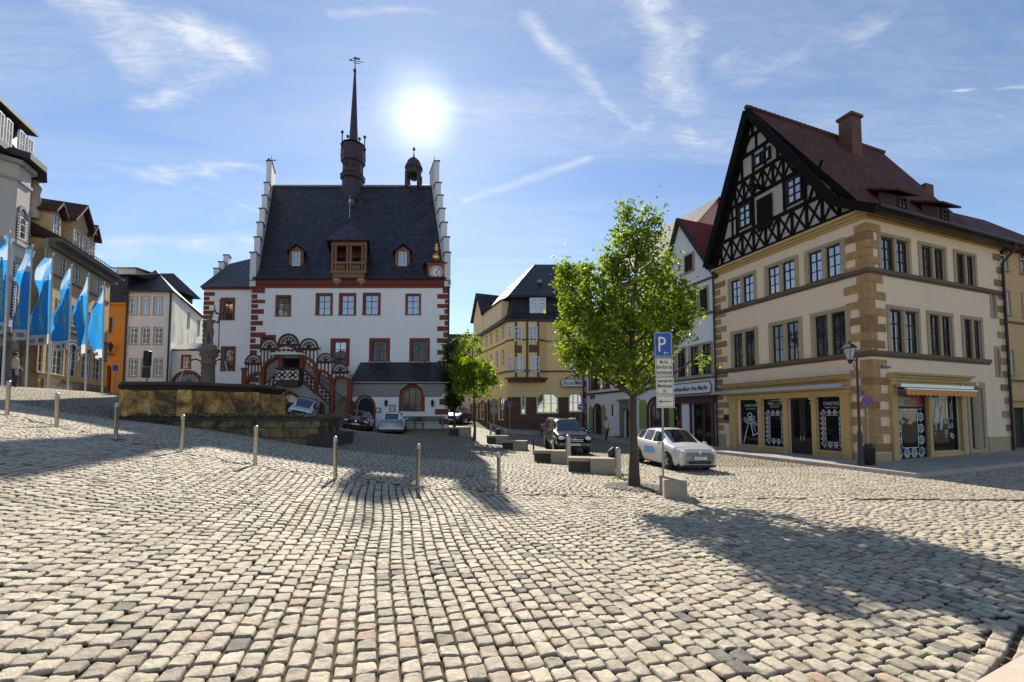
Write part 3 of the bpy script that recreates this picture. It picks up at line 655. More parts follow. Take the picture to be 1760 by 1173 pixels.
# oriel loggia
OY = -.35; D = Fac(TH, Fr((0, OY, 0), (1, 0, 0), (0, 1, 0)))
x0, zt = D.P(570, 416); x1, zb = D.P(629, 470); xm = (x0 + x1) / 2; zsill = D.P(600, 452)[1]; zlin = D.P(600, 423)[1]; zbot = D.P(600, 479)[1]
mb = D.mb()
mb.box(x0, 0, zb, x1, .18, zb + .28); mb.box(x0 - .08, -.08, zb - .0, x1 + .08, -.002, zb + .12); mb.box(x0 + .15, 0, zbot, x1 - .15, .3, zb - .003)
mb.box(x0, 0, zlin, x1, .2, zt); mb.box(x0 - .06, -.06, zlin + .02, x1 + .06, -.003, zlin + .12)
for x in (x0, x0 + .28, xm - .22, xm + .06, x1 - .44, x1 - .17): mb.box(x, .003, zb + .28, x + .17, .17, zlin)
mb.box(x0 + .02, -.05, zsill - .1, x1 - .02, .19, zsill + .1)
mb.box(x0, .2, zb, x0 + .15, 3.2, zt); mb.box(x1 - .15, .2, zb, x1, 3.2, zt); mb.box(x0 + .15, 1.6, zb, x1 - .15, 1.7, zt); mb.box(x0 + .15, .2, zb, x1 - .15, 1.6, zb + .1); mb.box(x0 + .15, .2, zt - .1, x1 - .15, 1.6, zt)
for s_ in range(2):
    for k in range(4):
        x = (x0 + .55 if s_ == 0 else xm + .33) + k * (xm - x0 - .95) / 3.2
        mb.lathe((x, .09, zb + .28), [(.05, 0), (.05, .08), (.11, .2), (.1, .35), (.05, .5), (.04, .62), (.07, .7), (.06, zsill - zb - .38)], 8)
for i in range(8): mb.box(x0 + .4 + i * .14, -.01, zlin + .25, x0 + .5 + i * .14, .0, zlin + .31)
oro = mb.build('oriel', TIMB, TH)
mb = D.mb(); a = .35; zt2 = D.P(600, 386, 1.8)[1]
mb.add([(x0 - a, -.3, zt), (x1 + a, -.3, zt), (x1 + a, 3, zt), (x0 - a, 3, zt), (xm - .2, 1.5, zt2), (xm - .2, 3.4, zt2 + .4), (x0 - a, -.3, zt + .12), (x1 + a, -.3, zt + .12)], [(0, 3, 2, 1), (0, 1, 7, 6), (6, 7, 4), (7, 1, 2, 5, 4), (6, 4, 5, 3, 0), (2, 3, 5)]); mb.build('oriel_roof', SLATE, oro)
zc = D.P(600, 482)[1]
for x in (D.P(578, 483)[0], D.P(620, 483)[0]): mb = D.mb(); mb.lathe((x, .2, zc), [(.05, -.35), (.3, -.15), (.42, 0), (.4, .1)], 10); mb.build('oriel_bracket', SANDL, oro)
# clock
CY = -.2; D = Fac(TH, Fr((0, CY, 0), (1, 0, 0), (0, 1, 0))); x0, zt = D.P(736, 455); x1, zb = D.P(764, 481); cx, cz = D.P(750, 468); rad = D.P(760, 468)[0] - cx
CB = plain('clock_housing', (.32, .12, .05), rough=.7)
mb = D.mb(); mb.box(x0, 0, zb, x1, 2.0, zt, 0); mb.box(x0 - .12, -.1, zt, x1 + .12, 2, zt + .1, 0); zf = D.P(748, 434)[1]
mb.add([(x0 - .3, -.2, zt + .1), (x1 + .3, -.2, zt + .1), (x1 + .3, 2.6, zt + .1), (x0 - .3, 2.6, zt + .1), ((x0 + x1) / 2, 1.5, zf)], [(0, 1, 4), (1, 2, 4), (2, 3, 4), (3, 0, 4), (3, 2, 1, 0)], 1); ck = mb.build('clock', [CB, SLATE], TH)
mb = D.mb(); 
for k in range(32):
    p = 2 * math.pi * k / 32; q = 2 * math.pi * (k + 1) / 32
    mb.prism([(cx, cz), (cx + rad * 1.08 * math.cos(p), cz + rad * 1.08 * math.sin(p)), (cx + rad * 1.08 * math.cos(q), cz + rad * 1.08 * math.sin(q))], -.03, -.002, 0)
for k in range(12):
    p = math.pi / 6 * k; c_, s_ = math.cos(p), math.sin(p); mb.bar((cx + c_ * rad * .68, -.045, cz + s_ * rad * .68), (cx + c_ * rad * .98, -.045, cz + s_ * rad * .98), rad * (.16 if k % 3 else .2), .012, 1)
mb.build('dial', [WHITE, IRON], ck)
mb = D.mb(); mb.bar((cx, -.06, cz), (cx + rad * .42 * math.sin(R(152)), -.06, cz + rad * .42 * math.cos(R(152)) * 1.3), rad * .16, .01, 0); mb.bar((cx, -.075, cz), (cx + rad * .8 * math.sin(R(48)), -.075, cz + rad * .8 * math.cos(R(48))), rad * .1, .01, 0); mb.build('clock_hand', IRON, ck)
mb = D.mb(); g0 = D.P(749, 445)[1]; mb.ball(((x0 + x1) / 2, -.25, g0), .33, 12); mb.ball(((x0 + x1) / 2 - .05, .2, D.P(749, 432)[1] + .2), .18, 8); mb.tube([((x0 + x1) / 2, .2, g0 + .2), ((x0 + x1) / 2 - .05, .2, D.P(748, 417)[1])], .03, 6)
mb.lathe(((x0 + x1) / 2 - .05, .2, D.P(748, 425)[1]), [(.02, -.2), (.16, -.1), (.2, .02), (.05, .12), (.12, .2), (.02, .45)], 10); mb.build('gilded_finial', GOLD, ck)
# ridge turret and spire
D = Fac(TH, Fr((0, HD, 0), (1, 0, 0), (0, 1, 0))); px2m = (TY + HD) / FPX
def Z(y): return D.P(607, y)[1]
tx = D.P(606.5, 300)[0]; TUR = tx
mb = D.mb(); k = px2m * .93
mb.lathe((tx, 0, 0), [(19 * k, Z(352)), (19 * k, Z(313)), (22.5 * k, Z(311)), (22 * k, Z(304.5)), (18.5 * k, Z(303)), (18.5 * k, Z(284)), (22 * k, Z(282)), (22.5 * k, Z(271)), (22 * k, Z(255)), (17 * k, Z(252))], 8, 0, False, R(-69))
mb.lathe((tx, 0, 0), [(23.5 * k, Z(304.4)), (19 * k, Z(299))], 8, 1, False, R(-69)); mb.lathe((tx, 0, 0), [(22.9 * k, Z(273)), (22.9 * k, Z(270))], 8, 1, False, R(-69))
for sx_ in (-.42, .42): mb.box(tx + sx_ * 20 * px2m - .2, -17.3 * px2m, Z(292), tx + sx_ * 20 * px2m + .2, -15 * px2m, Z(286.5), 2)
mb.build('ridge_turret', [COPPER, plain('turret_band', (.11, .035, .03)), IRON], TH)
mb = D.mb(); mb.lathe((tx, 0, 0), [(17 * px2m * 1.3, Z(253)), (10 * px2m * 1.2, Z(247)), (7.2 * px2m, Z(240)), (.10, Z(124))], 8, 0, False, R(22.5))
mb.ball((tx, 0, Z(122)), .2, 10); mb.tube([(tx, 0, Z(122)), (tx, 0, Z(98))], .05, 6)
vz = Z(105); mb.bar((tx - .45, 0, vz + .1), (tx + .85, 0, vz - .15), .06, .03); mb.bar((tx - .2, 0, vz + .32), (tx + .5, 0, vz + .2), .18, .03); mb.bar((tx - .6, 0, vz + .14), (tx - .3, 0, vz + .08), .16, .03); mb.bar((tx - .2, 0, vz - .2), (tx + .5, 0, vz - .3), .05, .03)
mb.build('spire', COPPER, TH)
for sx_, sy_ in ((-1, -1), (1, -1), (-1, 1), (1, 1)):
    mb = D.mb(); u_ = sx_ * (18.5 if sy_ < 0 else 10) * px2m; v_ = -sy_ * (7 if sy_ < 0 else 15) * px2m; x = tx + u_ * math.cos(R(21)) + v_ * math.cos(R(-69)); y = u_ * math.sin(R(21)) + v_ * math.sin(R(-69)); zt = Z(236 if sy_ < 0 else 228); mb.tube([(x, y, Z(262)), (x, y, zt)], .06, 6); mb.ball((x, y, zt), .16, 8); mb.build('pinnacle', COPPER, TH)
# bell turret
tx = D.P(711, 300)[0]; BEL = tx; mb = D.mb(); p = px2m
for sx_ in (-1, 1):
    for sy_ in (-1, 1): mb.box(tx + sx_ * 10.5 * p - .13, sy_ * 9 * p - .13, Z(325), tx + sx_ * 10.5 * p + .13, sy_ * 9 * p + .13, Z(300))
mb.lathe((tx, 0, 0), [(11.5 * p * 1.15, Z(302)), (11.5 * p * 1.15, Z(295)), (16 * p, Z(291)), (15.5 * p, Z(289.5)), (13 * p, Z(284)), (10.5 * p, Z(278)), (6 * p, Z(274)), (1.5 * p, Z(270)), (.6 * p, Z(262)), (.5 * p, Z(256))], 12, 0, False)
mb.ball((tx, 0, Z(257)), .16, 8); mb.tube([(tx, 0, Z(257)), (tx, 0, Z(252))], .03, 6); bt = mb.build('bell_turret', COPPER, TH)
mb = D.mb(); mb.lathe((tx, 0, Z(309)), [(.34, 0), (.3, .08), (.2, .3), (.17, .5), (.08, .58)], 12); mb.tube([(tx, 0, Z(301)), (tx, 0, Z(306))], .04, 6); mb.build('bell', IRON, bt)
# left wing
WY = 1.2; D = Fac(TH, Fr((0, WY, 0), (1, 0, 0), (0, 1, 0))); x0 = D.P(349, 550)[0]; zw = D.P(380, 496)[1]
for a, g_ in (((379.4, 512, 403, 552), G_BLUE), ((380, 595.6, 404, 639.4), G_BLUE)): D.pwin(*a, ins=1, **{**RW, 'sur': .2, 'g': g_})
D.wall(x0, -.003, .5, zw, THW)
mb = D.mb(); mb.box(x0, .02, .5, x0 + .3, 9, zw); mb.build('side_wall', THW, TH)
mb = D.mb(); mb.box(x0 - .15, -.2, zw - .12, -.12, -.002, zw + .06); mb.build('cornice', REDST, TH)
mb = D.mb(); z = zw - 9.5; i = 0
while z < zw - .6: mb.box(x0 - .012, -.03, z, x0 + (.95 if i % 2 else .5), .01, z + .33); z += .42; i += 1
mb.build('quoins', REDST, TH)
zp = D.P(427, 434, 3.5)[1]; xa = D.P(388, 447, 3.5)[0]
mb = D.mb(); mb.add([(x0 - .3, -.35, zw + .05), (-.0, -.35, zw + .05), (-.0, 4.2, zp), (xa + .2, 4.2, zp - .9), (x0 - .3, 9, zw + .05), (0, 9, zw + .05), (x0 + 1.0, .9, zw + .9)], [(0, 1, 6), (1, 2, 3, 6), (0, 6, 3, 4), (4, 3, 2, 5), (0, 4, 5, 1)]); mb.build('roof', SLATE, TH)
mb = D.mb()
for k, (pa, pb, ty) in enumerate([(367, 372, 462), (371, 377, 445), (375, 387, 427)]):
    xa_, za_ = D.P(pa, ty, 3); xb_, _ = D.P(pb + 5, ty, 3); mb.box(xa_, 3 + k * .9, zw, xa_ + .55, 3.9 + k * .9 - .003, za_, 0); mb.box(xa_ - .07, 2.93 + k * .9, za_, xa_ + .62, 3.92 + k * .9, za_ + .08, 1)
mb.build('stepped_gable', [MC['gable_plaster'], MC['coping']], TH)
# ------------ lean-to on the right (wine cellar front)
LY = -2.0; D = Fac(TH, Fr((0, LY, 0), (1, 0, 0), (0, 1, 0))); x0 = D.P(604, 700)[0]; x1 = D.P(770, 700)[0]
zt = F.P(690, 623)[1]; zl = D.P(690, 657.5, -.3)[1]; gzr = .3
mb = D.mb(); xa = D.P(604, 640)[0]; xb = D.P(773, 657, -.3)[0]; xc = F.P(755, 623)[0]
mb.add([(xa, -.35, zl), (xb, -.35, zl), (xc, 2.0, zt), (xa, 2.0, zt), (xa, -.35, zl - .12), (xb, -.35, zl - .12), (xb, 2.0, zl - .12), (xa, 2.0, zl - .12)], [(0, 1, 2, 3), (4, 5, 1, 0), (5, 6, 2, 1), (7, 6, 5, 4), (4, 0, 3, 7)]); mb.build('lean_to_roof', SLATE, TH)
mb = D.mb(); mb.tube([(xa, -.42, zl - .03), (xb, -.42, zl - .03)], .07, 8); mb.build('gutter', plain('zinc', (.33, .33, .32), rough=.4, metal=.7), TH)
a, b = D.P(613, 684); c, d = D.P(641, 738); D.holes.append((a, d - 1, c, b, (c - a) * .62))
wx0, wz1 = D.P(692, 666); wx1, wz0 = D.P(724, 706)
D.win(wx0, wz0, wx1, wz1, sur=.28, smat=REDST, fmat=REDP, nx=3, nz=2, arch=(wx1 - wx0) * .45, g=LEAD, rec=.22)
zc_ = D.P(640, 683)[1]
D.wall(x0, x1, -1, zl - .12, THW)
mb = D.mb(); s0 = D.P(604, 683)[0]; s1 = D.P(686, 683)[0]; s2 = D.P(729, 683)[0]; s3 = D.P(757, 683)[0]; 
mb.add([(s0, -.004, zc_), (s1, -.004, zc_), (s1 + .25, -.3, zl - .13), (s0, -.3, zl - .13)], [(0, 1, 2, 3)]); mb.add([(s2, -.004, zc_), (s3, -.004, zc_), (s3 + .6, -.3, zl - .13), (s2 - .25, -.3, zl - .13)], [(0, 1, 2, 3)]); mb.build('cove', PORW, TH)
cx = (a + c) / 2; mb = D.mb(); hw = (c - a) / 2; zs = b - hw * 1.24
for sg in (-1, 1):
    pts = [(cx + sg * hw * 1.13 * math.cos(t * math.pi / 2), zs + hw * 1.45 * math.sin(t * math.pi / 2) ** .95) for t in [i / 8 for i in range(9)]]
    for p_, q_ in zip(pts, pts[1:]): mb.bar((p_[0], -.05, p_[1]), (q_[0], -.05, q_[1]), .2, .1)
    mb.box(cx + sg * hw * 1.13 - .1, -.05, -.5, cx + sg * hw * 1.13 + .1, .01, zs)
arch_o = mb.build('door_arch', REDST, TH)
mb = D.mb(); mb.box(a, .26, -.5, c, .3, b, 0)
for k in range(1, 6): mb.box(a + (c - a) * k / 6 - .012, .25, -.5, a + (c - a) * k / 6 + .012, .262, b, 0)
mb.build('cellar_door', DKWOOD, TH)
mb = D.mb(); zz = 0; i = 0
z = .2
while z < zl - 1.5: mb.box(x1 - (.7 if i % 2 else 1.05), -.03, z, x1 + .012, .01, z + .45); z += .8; i += 1
mb.build('quoins', REDST, TH)
for px_, py_ in ((664.5, 694), (744, 694)):
    x, z = D.P(px_, py_); mb = D.mb(); mb.lathe((x, -.18, z), [(.02, -.28), (.1, -.15), (.12, .12), (.16, .14), (.04, .28), (.02, .34)], 8); mb.bar((x, -.18, z + .1), (x, -.18, z + .3), .03, .18); mb.build('wall_lantern', IRON, TH)
for q_ in ((645, 701, 655, 709.5), (670, 696, 679.5, 709)):
    (a, b), (c, d) = D.P(q_[0], q_[1]), D.P(q_[2], q_[3]); mb = D.mb(); mb.box(a, -.06, d, c, -.003, b, 0); mb.box(a + .06, -.066, d + .06, c - .06, -.062, b - .06, 1); mb.build('notice_board', [DKWOOD, plain('notice_paper', (.62, .58, .45))], TH)
for q_ in ((764, 694.5, 770, 697.5),):
    (a, b), (c, d) = D.P(q_[0], q_[1]), D.P(q_[2], q_[3]); mb = D.mb(); mb.box(a, -.03, d, c, -.003, b, 0); mb.build('small_plate', IRON, TH)
# downpipe
mb = F.mb(); x, _ = D.P(771.5, 600); x = xr - .05; mb.tube([(x, -.25, ze + .1), (x, -.12, ze - .4), (x, -.12, zt)], .07, 8); mb.build('downpipe', IRON, TH)
# ------------ stair porch
PY = -3.0; D = Fac(TH, Fr((0, PY, 0), (1, 0, 0), (0, 1, 0))); q = D.P
def Q(*pts): return [q(*p) for p in pts]
mb = D.mb()
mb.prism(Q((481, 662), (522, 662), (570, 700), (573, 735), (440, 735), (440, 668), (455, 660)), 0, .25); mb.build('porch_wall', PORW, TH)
mb = D.mb(); mb.prism(Q((424, 640), (450, 606), (545, 606), (572, 640), (604, 640), (604, 735), (424, 735)), 1.6, 1.8); mb.build('porch_back_wall', plaster('porch_back_plaster', (.5, .48, .42), dirt=.4), TH)  # rear wall in its own warm grey plaster
mb = D.mb(); a, b = q(488, 616, 1.5); c, d = q(516, 650, 1.5); mb.box(a, 1.52, d, c, 1.59, b); mb.build('doorway', plain('doorway_shade', (.012, .01, .01), rough=.9), TH)  # near-black sheet: the shade inside the opening is put into its colour
def lunette(cx_, bz, rpx):
    x, z = q(cx_, bz); r = (q(cx_ + rpx, bz)[0] - x); mb = D.mb(); n = 14
    pts = [(x + r * math.cos(math.pi * k / n), z + r * math.sin(math.pi * k / n)) for k in range(n + 1)]
    mb.prism(pts, 0, .22, 0); mb.ringarc(x, z, r * .9, r * 1.1, 0, math.pi, -.08, -.003, 14, 1); mb.ringarc(x, z, r * .62, r * .72, 0, math.pi, -.05, -.003, 12, 1)
    mb.box(x - r * 1.2, -.12, z - .12, x + r * 1.2, .24, z - .002, 1)
    for k in range(1, 5): t = math.pi * k / 5; mb.bar((x, -.05, z), (x + r * .66 * math.cos(t), -.05, z + r * .66 * math.sin(t)), r * .16, .045, 1)
    if rpx > 16:
        for k in range(1, 14): t = math.pi * k / 14; mb.bar((x + r * .75 * math.cos(t), -.04, z + r * .75 * math.sin(t)), (x + r * .88 * math.cos(t), -.04, z + r * .88 * math.sin(t)), r * .06, .035, 1)
    return mb.build('lunette', [CREAMST, TRAC], TH)
for a in [(435.8, 623, 12.8), (463, 598, 14.5), (496, 591.5, 16.5), (531, 598, 15), (559.5, 620.5, 12.3), (585, 638, 12.3)]: lunette(*a)
def slots(x0p, x1p, ytop, ybl, ybr, n):   # panel of tall rounded slots, lower edge following the arch
    mb = D.mb(); (a, t) = q(x0p, ytop); b = q(x1p, ytop)[0]; zl_ = q(x0p, ybl)[1]; zr_ = q(x1p, ybr)[1]
    mb.prism([(a, zl_), (b, zr_), (b, t), (a, t)], 0, .2, 0); w_ = (b - a) / n
    for k in range(n + 1):
        x = a + w_ * k; z0 = zl_ + (zr_ - zl_) * k / n; mb.box(max(a, x - .045), -.045, z0, min(b, x + .045), -.003, t - .001, 1)
    for k in range(n): mb.ringarc(a + w_ * (k + .5), t - .12 - w_ * .36, w_ * .36, w_ * .5, 0, math.pi, -.045, -.003, 6, 1); 
    mb.box(a, -.06, t - .11, b, -.003, t - .001, 1); mb.bar((a, -.05, zl_), (b, -.05, zr_), .09, .05, 1)
    mb.build('tracery_panel', [CREAMST, TRAC], TH)
slots(422, 450, 625, 658, 640, 5); slots(449, 478, 600, 636, 615, 5); slots(514, 546, 600, 612, 640, 5); slots(546, 571, 622, 640, 655, 4); slots(571, 598, 640, 651, 651, 4); slots(478, 514, 593, 601, 601, 6)
def arcp(x0p, y0p, x1p, y1p, up='L', wd=.22):   # quarter arch
    (a, b), (c, d) = q(x0p, y0p), q(x1p, y1p); n = 9; pts = []
    for k in range(n + 1):
        t = math.pi / 2 * k / n
        pts.append((a + (c - a) * (1 - math.cos(t)), b + (d - b) * math.sin(t)) if up == 'L' else (a + (c - a) * math.sin(t), b + (d - b) * (1 - math.cos(t))))
    mb = D.mb()
    for p_, r_ in zip(pts, pts[1:]): mb.bar((p_[0], -.12, p_[1]), (r_[0], -.12, r_[1]), wd, .36)
    mb.build('porch_arch', REDST, TH)
arcp(423, 660, 451, 641); arcp(452, 640, 481, 615); arcp(522, 615, 545, 640, 'R'); arcp(546, 637, 571, 658, 'R'); arcp(570, 662, 585, 648); arcp(585, 648, 601, 662, 'R')
for (a, b, c, d) in [(450, 640, 455.5, 664), (480.5, 614, 486, 636), (517, 614, 522.5, 636), (542, 638, 548, 678), (568, 655, 574, 722), (598, 655, 604, 722), (417.5, 633, 423, 668)]:
    (x0, z1), (x1, z0) = q(a, b), q(c, d); mb = D.mb(); mb.box(x0, -.15, z0, x1, .15, z1); mb.box(x0 - .05, -.2, z1 - .15, x1 + .05, .2, z1); mb.build('porch_post', REDST, TH)
mb = D.mb(); (x0, z1), (x1, z0) = q(483, 636), q(520, 656); mb.box(x0, -.6, z0, x1, .1, z1, 1)
cz_ = (z0 + z1) / 2; hh = (z1 - z0) / 2
for k in range(2):
    cx_ = x0 + (x1 - x0) * (.26 + .48 * k); mb.box(cx_ - hh * .9, -.63, z0 + .08, cx_ + hh * .9, -.602, z1 - .12, 0)
    for j in range(4): t = math.pi / 4 + math.pi / 2 * j; mb.bar((cx_, -.66, cz_), (cx_ + hh * .95 * math.cos(t), -.66, cz_ + hh * .8 * math.sin(t)), .1, .03, 1)
    for j in range(4): t = math.pi / 2 * j; mb.ringarc(cx_ + hh * .5 * math.cos(t), cz_ + hh * .45 * math.sin(t), .12, .19, 0, 2 * math.pi, -.66, -.632, 8, 1)
mb.box(x0 - .08, -.7, z1, x1 + .08, .1, z1 + .1, 1)
(xa, za), (xb, zb_) = q(486, 656), q(517, 665); mb.prism([(x0 - .03, z0), (xa, zb_), (xb, zb_), (x1 + .03, z0)], -.62, .1, 1); mb.build('balcony', [CREAMST, TRAC], TH)
mb = D.mb(); P_ = Q((474, 612), (526, 612), (526, 608), (519, 606), (509, 599), (500, 597.5), (491, 599), (481, 606), (474, 608)); mb.prism(P_, -.75, .1, 0); 
for p_, r_ in zip(P_[2:], P_[3:]): mb.bar((p_[0], -.8, p_[1]), (r_[0], -.8, r_[1]), .12, .9, 1)
x, z = q(500, 604); 
for dx in (-.9, -.5, .5, .9, -.15, .2): mb.ball((x + dx, -.77, z - abs(dx) * .12), (.17, .04, .1), 8, 1)
mb.build('porch_pediment', [CREAMST, TRAC], TH)
def parapet(pts, mat2=TRAC):
    mb = D.mb(); (a, b), (c, d), (e, f) = Q(*pts)   # top-left, top-right, bottom offset from pts[2]
    h = b - f; mb.prism([(a, b), (c, d), (c, d - h), (a, b - h)], -.12, .1, 0); n = max(3, int(abs(c - a) / .42))
    mb.bar((a, -.16, b), (c, -.16, d), .12, .3, 1); mb.bar((a, -.16, b - h), (c, -.16, d - h), .12, .3, 1)
    for k in range(n + 1):
        x = a + (c - a) * k / n; z = b + (d - b) * k / n; mb.box(x - .04, -.15, z - h, x + .04, -.122, z, 1)
        if k < n: xx = x + (c - a) * .5 / n; zz_ = z + (d - b) * .5 / n - h / 2; mb.ringarc(xx, zz_, h * .16, h * .3, 0, 2 * math.pi, -.15, -.122, 8, 1); mb.bar((x, -.145, z - h * .2), (x + (c - a) / n, -.145, z - h * .8 + (d - b) / n), .06, .02, 1)
    mb.build('stair_parapet', [CREAMST, TRAC], TH)
parapet([(523, 636), (543, 656), (523, 653)]); parapet([(548, 659), (568, 679), (548, 676)]); parapet([(456, 662), (480, 640), (456, 679)])
mb = D.mb(); st0 = q(571, 722)[0]; st1 = q(601, 722)[0]; g0 = gz(TH.location.x + (st0 + st1) / 2, 33) - .25
for k in range(15): mb.box(st0, -1.5 + k * .25, g0, st1 - .003 * k, -1.5 + (k + 1) * .25, g0 + .2 * (k + 1))
for k in range(6): mb.box(st0 - .6 + .05 * k, -1.5 + k * .25, g0, st0 - .003, -1.5 + (k + 1) * .25, g0 + .2 * (k + 1))
mb.build('stairs', blocks('step_stone', (.33, .27, .18), (.28, .22, .14), w_=1.2, h_=.2, nz=.4, stain=.4), TH)
mb = D.mb(); mb.tube([(*q(548, 652),)[:1] + (.6,) + (q(548, 652)[1],), (q(598, 700)[0], .2, q(598, 693)[1])], .03, 6); mb.build('handrail', IRON, TH)
def ogee(cxp, x0p, x1p, tipp, shp, botp, wd=.26, pane=True):
    (x0, zs), (x1, zb_) = q(x0p, shp), q(x1p, botp); xt, zt_ = q(cxp, tipp); mb = D.mb()
    for sg, xx in ((-1, x0), (1, x1)):
        pts = [(xx, zb_), (xx, zs), (xx + (xt - xx) * .2, zs + (zt_ - zs) * .38), (xx + (xt - xx) * .65, zs + (zt_ - zs) * .52), (xt, zt_)]
        for p_, r_ in zip(pts, pts[1:]): mb.bar((p_[0], -.06, p_[1]), (r_[0], -.06, r_[1]), wd, .08)
    o = mb.build('door_arch' if botp > 715 else 'cellar_window', REDST, TH)
    m2 = D.mb(); m2.prism([(x0, zb_), (x1, zb_), (x1, zs), (x1 + (xt - x1) * .6, zs + (zt_ - zs) * .45), (xt, zt_ - .1), (x0 + (xt - x0) * .6, zs + (zt_ - zs) * .45), (x0, zs)], -.02, -.003); m2.build('pane', G_DARK, o)
ogee(498, 485, 511, 673, 683, 722); ogee(541, 531, 556, 689, 697, 712, .22)

# the hall's plan is not square: its long sides run back at an angle to the front
def skew_plan(root, k, rigid):
    def doit(o, rg):
        me = o.data
        if me.get('sk'): return
        me['sk'] = 1; n = len(me.vertices); co = np.zeros(n * 3); me.vertices.foreach_get('co', co); co = co.reshape(-1, 3)
        if rg:
            cx, cy = rg; th = 0; dx, dy = co[:, 0] - cx, co[:, 1] - cy
            co[:, 0] = cx + dx * math.cos(th) - dy * math.sin(th) + k * cy; co[:, 1] = cy + dx * math.sin(th) + dy * math.cos(th)
        else: co[:, 0] += k * np.maximum(co[:, 1], 0)
        me.vertices.foreach_set('co', co.ravel()); me.update()
    for o in root.children_recursive:
        if o.type != 'MESH': continue
        n = o.name.split('.')[0]; doit(o, rigid.get(n) or (rigid.get(o.parent.name.split('.')[0]) if o.parent != root else None))
skew_plan(TH, SKEW, {'ridge_turret': (TUR, HD), 'spire': (TUR, HD), 'pinnacle': (TUR, HD), 'bell_turret': (BEL, HD), 'bell': (BEL, HD)})
# ------------------------------------------------------------------ corner house with the half-timbered gable
OCH = plaster('cream_render', (.84, .65, .47), dirt=.25, dcol=(.33, .25, .17)); ROOFR = tiles('red_roof_tiles', (.075, .026, .022), (.145, .048, .038), w_=.22, h_=.26, rough=.8, bs=1.3, moss=.3)
TIMBER = plain('black_timber', (.010, .008, .008), rough=.9, nz=.4, spec=.15); INFILL = plaster('gable_infill', (.50, .46, .41), dirt=.3); SOCK = plaster('sandstone_plinth', (.44, .33, .20), dirt=.4)
OCHRE = plain('ochre_pilaster', (.52, .35, .145), rough=.85, nz=.18, bump=.3); MOLD = plain('dark_moulding', (.13, .09, .055), rough=.8, nz=.2)
HW_, HL = 9.75, 7.6
CH = empty('corner_house', HC, HR, 'cream corner house with sandstone quoins, black half-timbered gable and dark red tiled roof', 'house')
LFm = Fac(CH, Fr((0, HL, 0), (0, -1, 0), (1, 0, 0))); RF = Fac(CH, Fr((0, 0, 0), (1, 0, 0), (0, 1, 0)))
z0_ = -.6; zs3 = 4.3; zs2 = 7.62; zev = 9.9
WK = dict(sur=.17, smat=SANDL, fmat=DKWOOD, nx=2, nz=3, rec=.09, fw=.06, mull=0, sill=.05)
def dbl(F_, pxa, pxb, pyt, pyb, za=None, zb=None, mw=.16, g=None, **kk):
    a = F_.P(pxa, (pyt + pyb) / 2)[0]; b = F_.P(pxb, (pyt + pyb) / 2)[0]; s_ = .17
    za = za; m = (a + b) / 2
    w1 = F_.win(a + s_, za, m - mw / 2, zb, **{**WK, 'sur': 0, 'g': g or G_BLUE, **kk}); w2 = F_.win(m + mw / 2, za, b - s_, zb, **{**WK, 'sur': 0, 'g': g or G_BLUE, **kk})
    mb = F_.mb()
    mb.box(a, -.05, zb, b, .01, zb + s_); mb.box(a, -.05, za, a + s_, .01, zb); mb.box(b - s_, -.05, za, b, .01, zb); mb.box(m - mw / 2, -.05, za, m + mw / 2, .22, zb)
    mb.box(a + .06, -.075, zb + .02, b - .06, -.052, zb + .07)
    mb.build('window_surround', SANDL, CH)
G_NIGHT = glass('net_curtain_glass', cur=.35, ior=2.0)
for a in [(1508.6, 1564), (1577.7, 1624.8), (1637.5, 1675.7)]: dbl(RF, *a, 410, 460, 7.8, 9.15)
for a in [(1524.5, 1581), (1593, 1638), (1652.5, 1688)]: dbl(RF, *a, 545, 600, 4.45, 6.2, g=G_CURT)
for a in [(1251, 1300), (1314, 1373), (1384, 1454)]: dbl(LFm, *a, 440, 490, 7.8, 9.15)
for a in [(1257, 1304), (1323, 1381), (1396, 1464)]: dbl(LFm, *a, 570, 640, 4.45, 6.25, g=G_NIGHT)
for a in [(1700, 500, 1714, 549), (1708, 595, 1721, 650)]: RF.pwin(*a, ins=1, **{**WK, 'sur': .16, 'nx': 1, 'nz': 3, 'g': G_DARK})
def hole(F_, x0, z0, x1, z1): F_.holes.append((x0, z0, x1, z1, 0))
# shop openings, left front
U = lambda px: LFm.P(px, 720)[0]
zlin = 2.72; zsl = .42
SH = [(U(1272), U(1304.5)), (U(1311.5), U(1348)), (U(1405), U(1449))]
for a, b in SH: hole(LFm, a, zsl, b, zlin)
da, db = U(1356), U(1397); hole(LFm, da, -.4, db, zlin)
V_ = lambda px: RF.P(px, 720)[0]
r0, r1, r2, r3 = V_(1539), V_(1594), V_(1598.5), V_(1648.5); hole(RF, r0, .15, r1, 3.05); hole(RF, r2, .42, r3, 3.05)
e0, e1 = V_(1667), V_(1689); hole(RF, e0, -.4, e1, 3.15)
LFm.wall(0, HL, z0_, zev, OCH); RF.wall(0, HW_, z0_, zev, OCH)
mb = MB(); mb.box(.02, HL - .3, z0_, HW_, HL, zev); mb.box(HW_ - .3, .02, z0_, HW_, HL - .302, zev); mb.build('side_wall', OCH, CH)
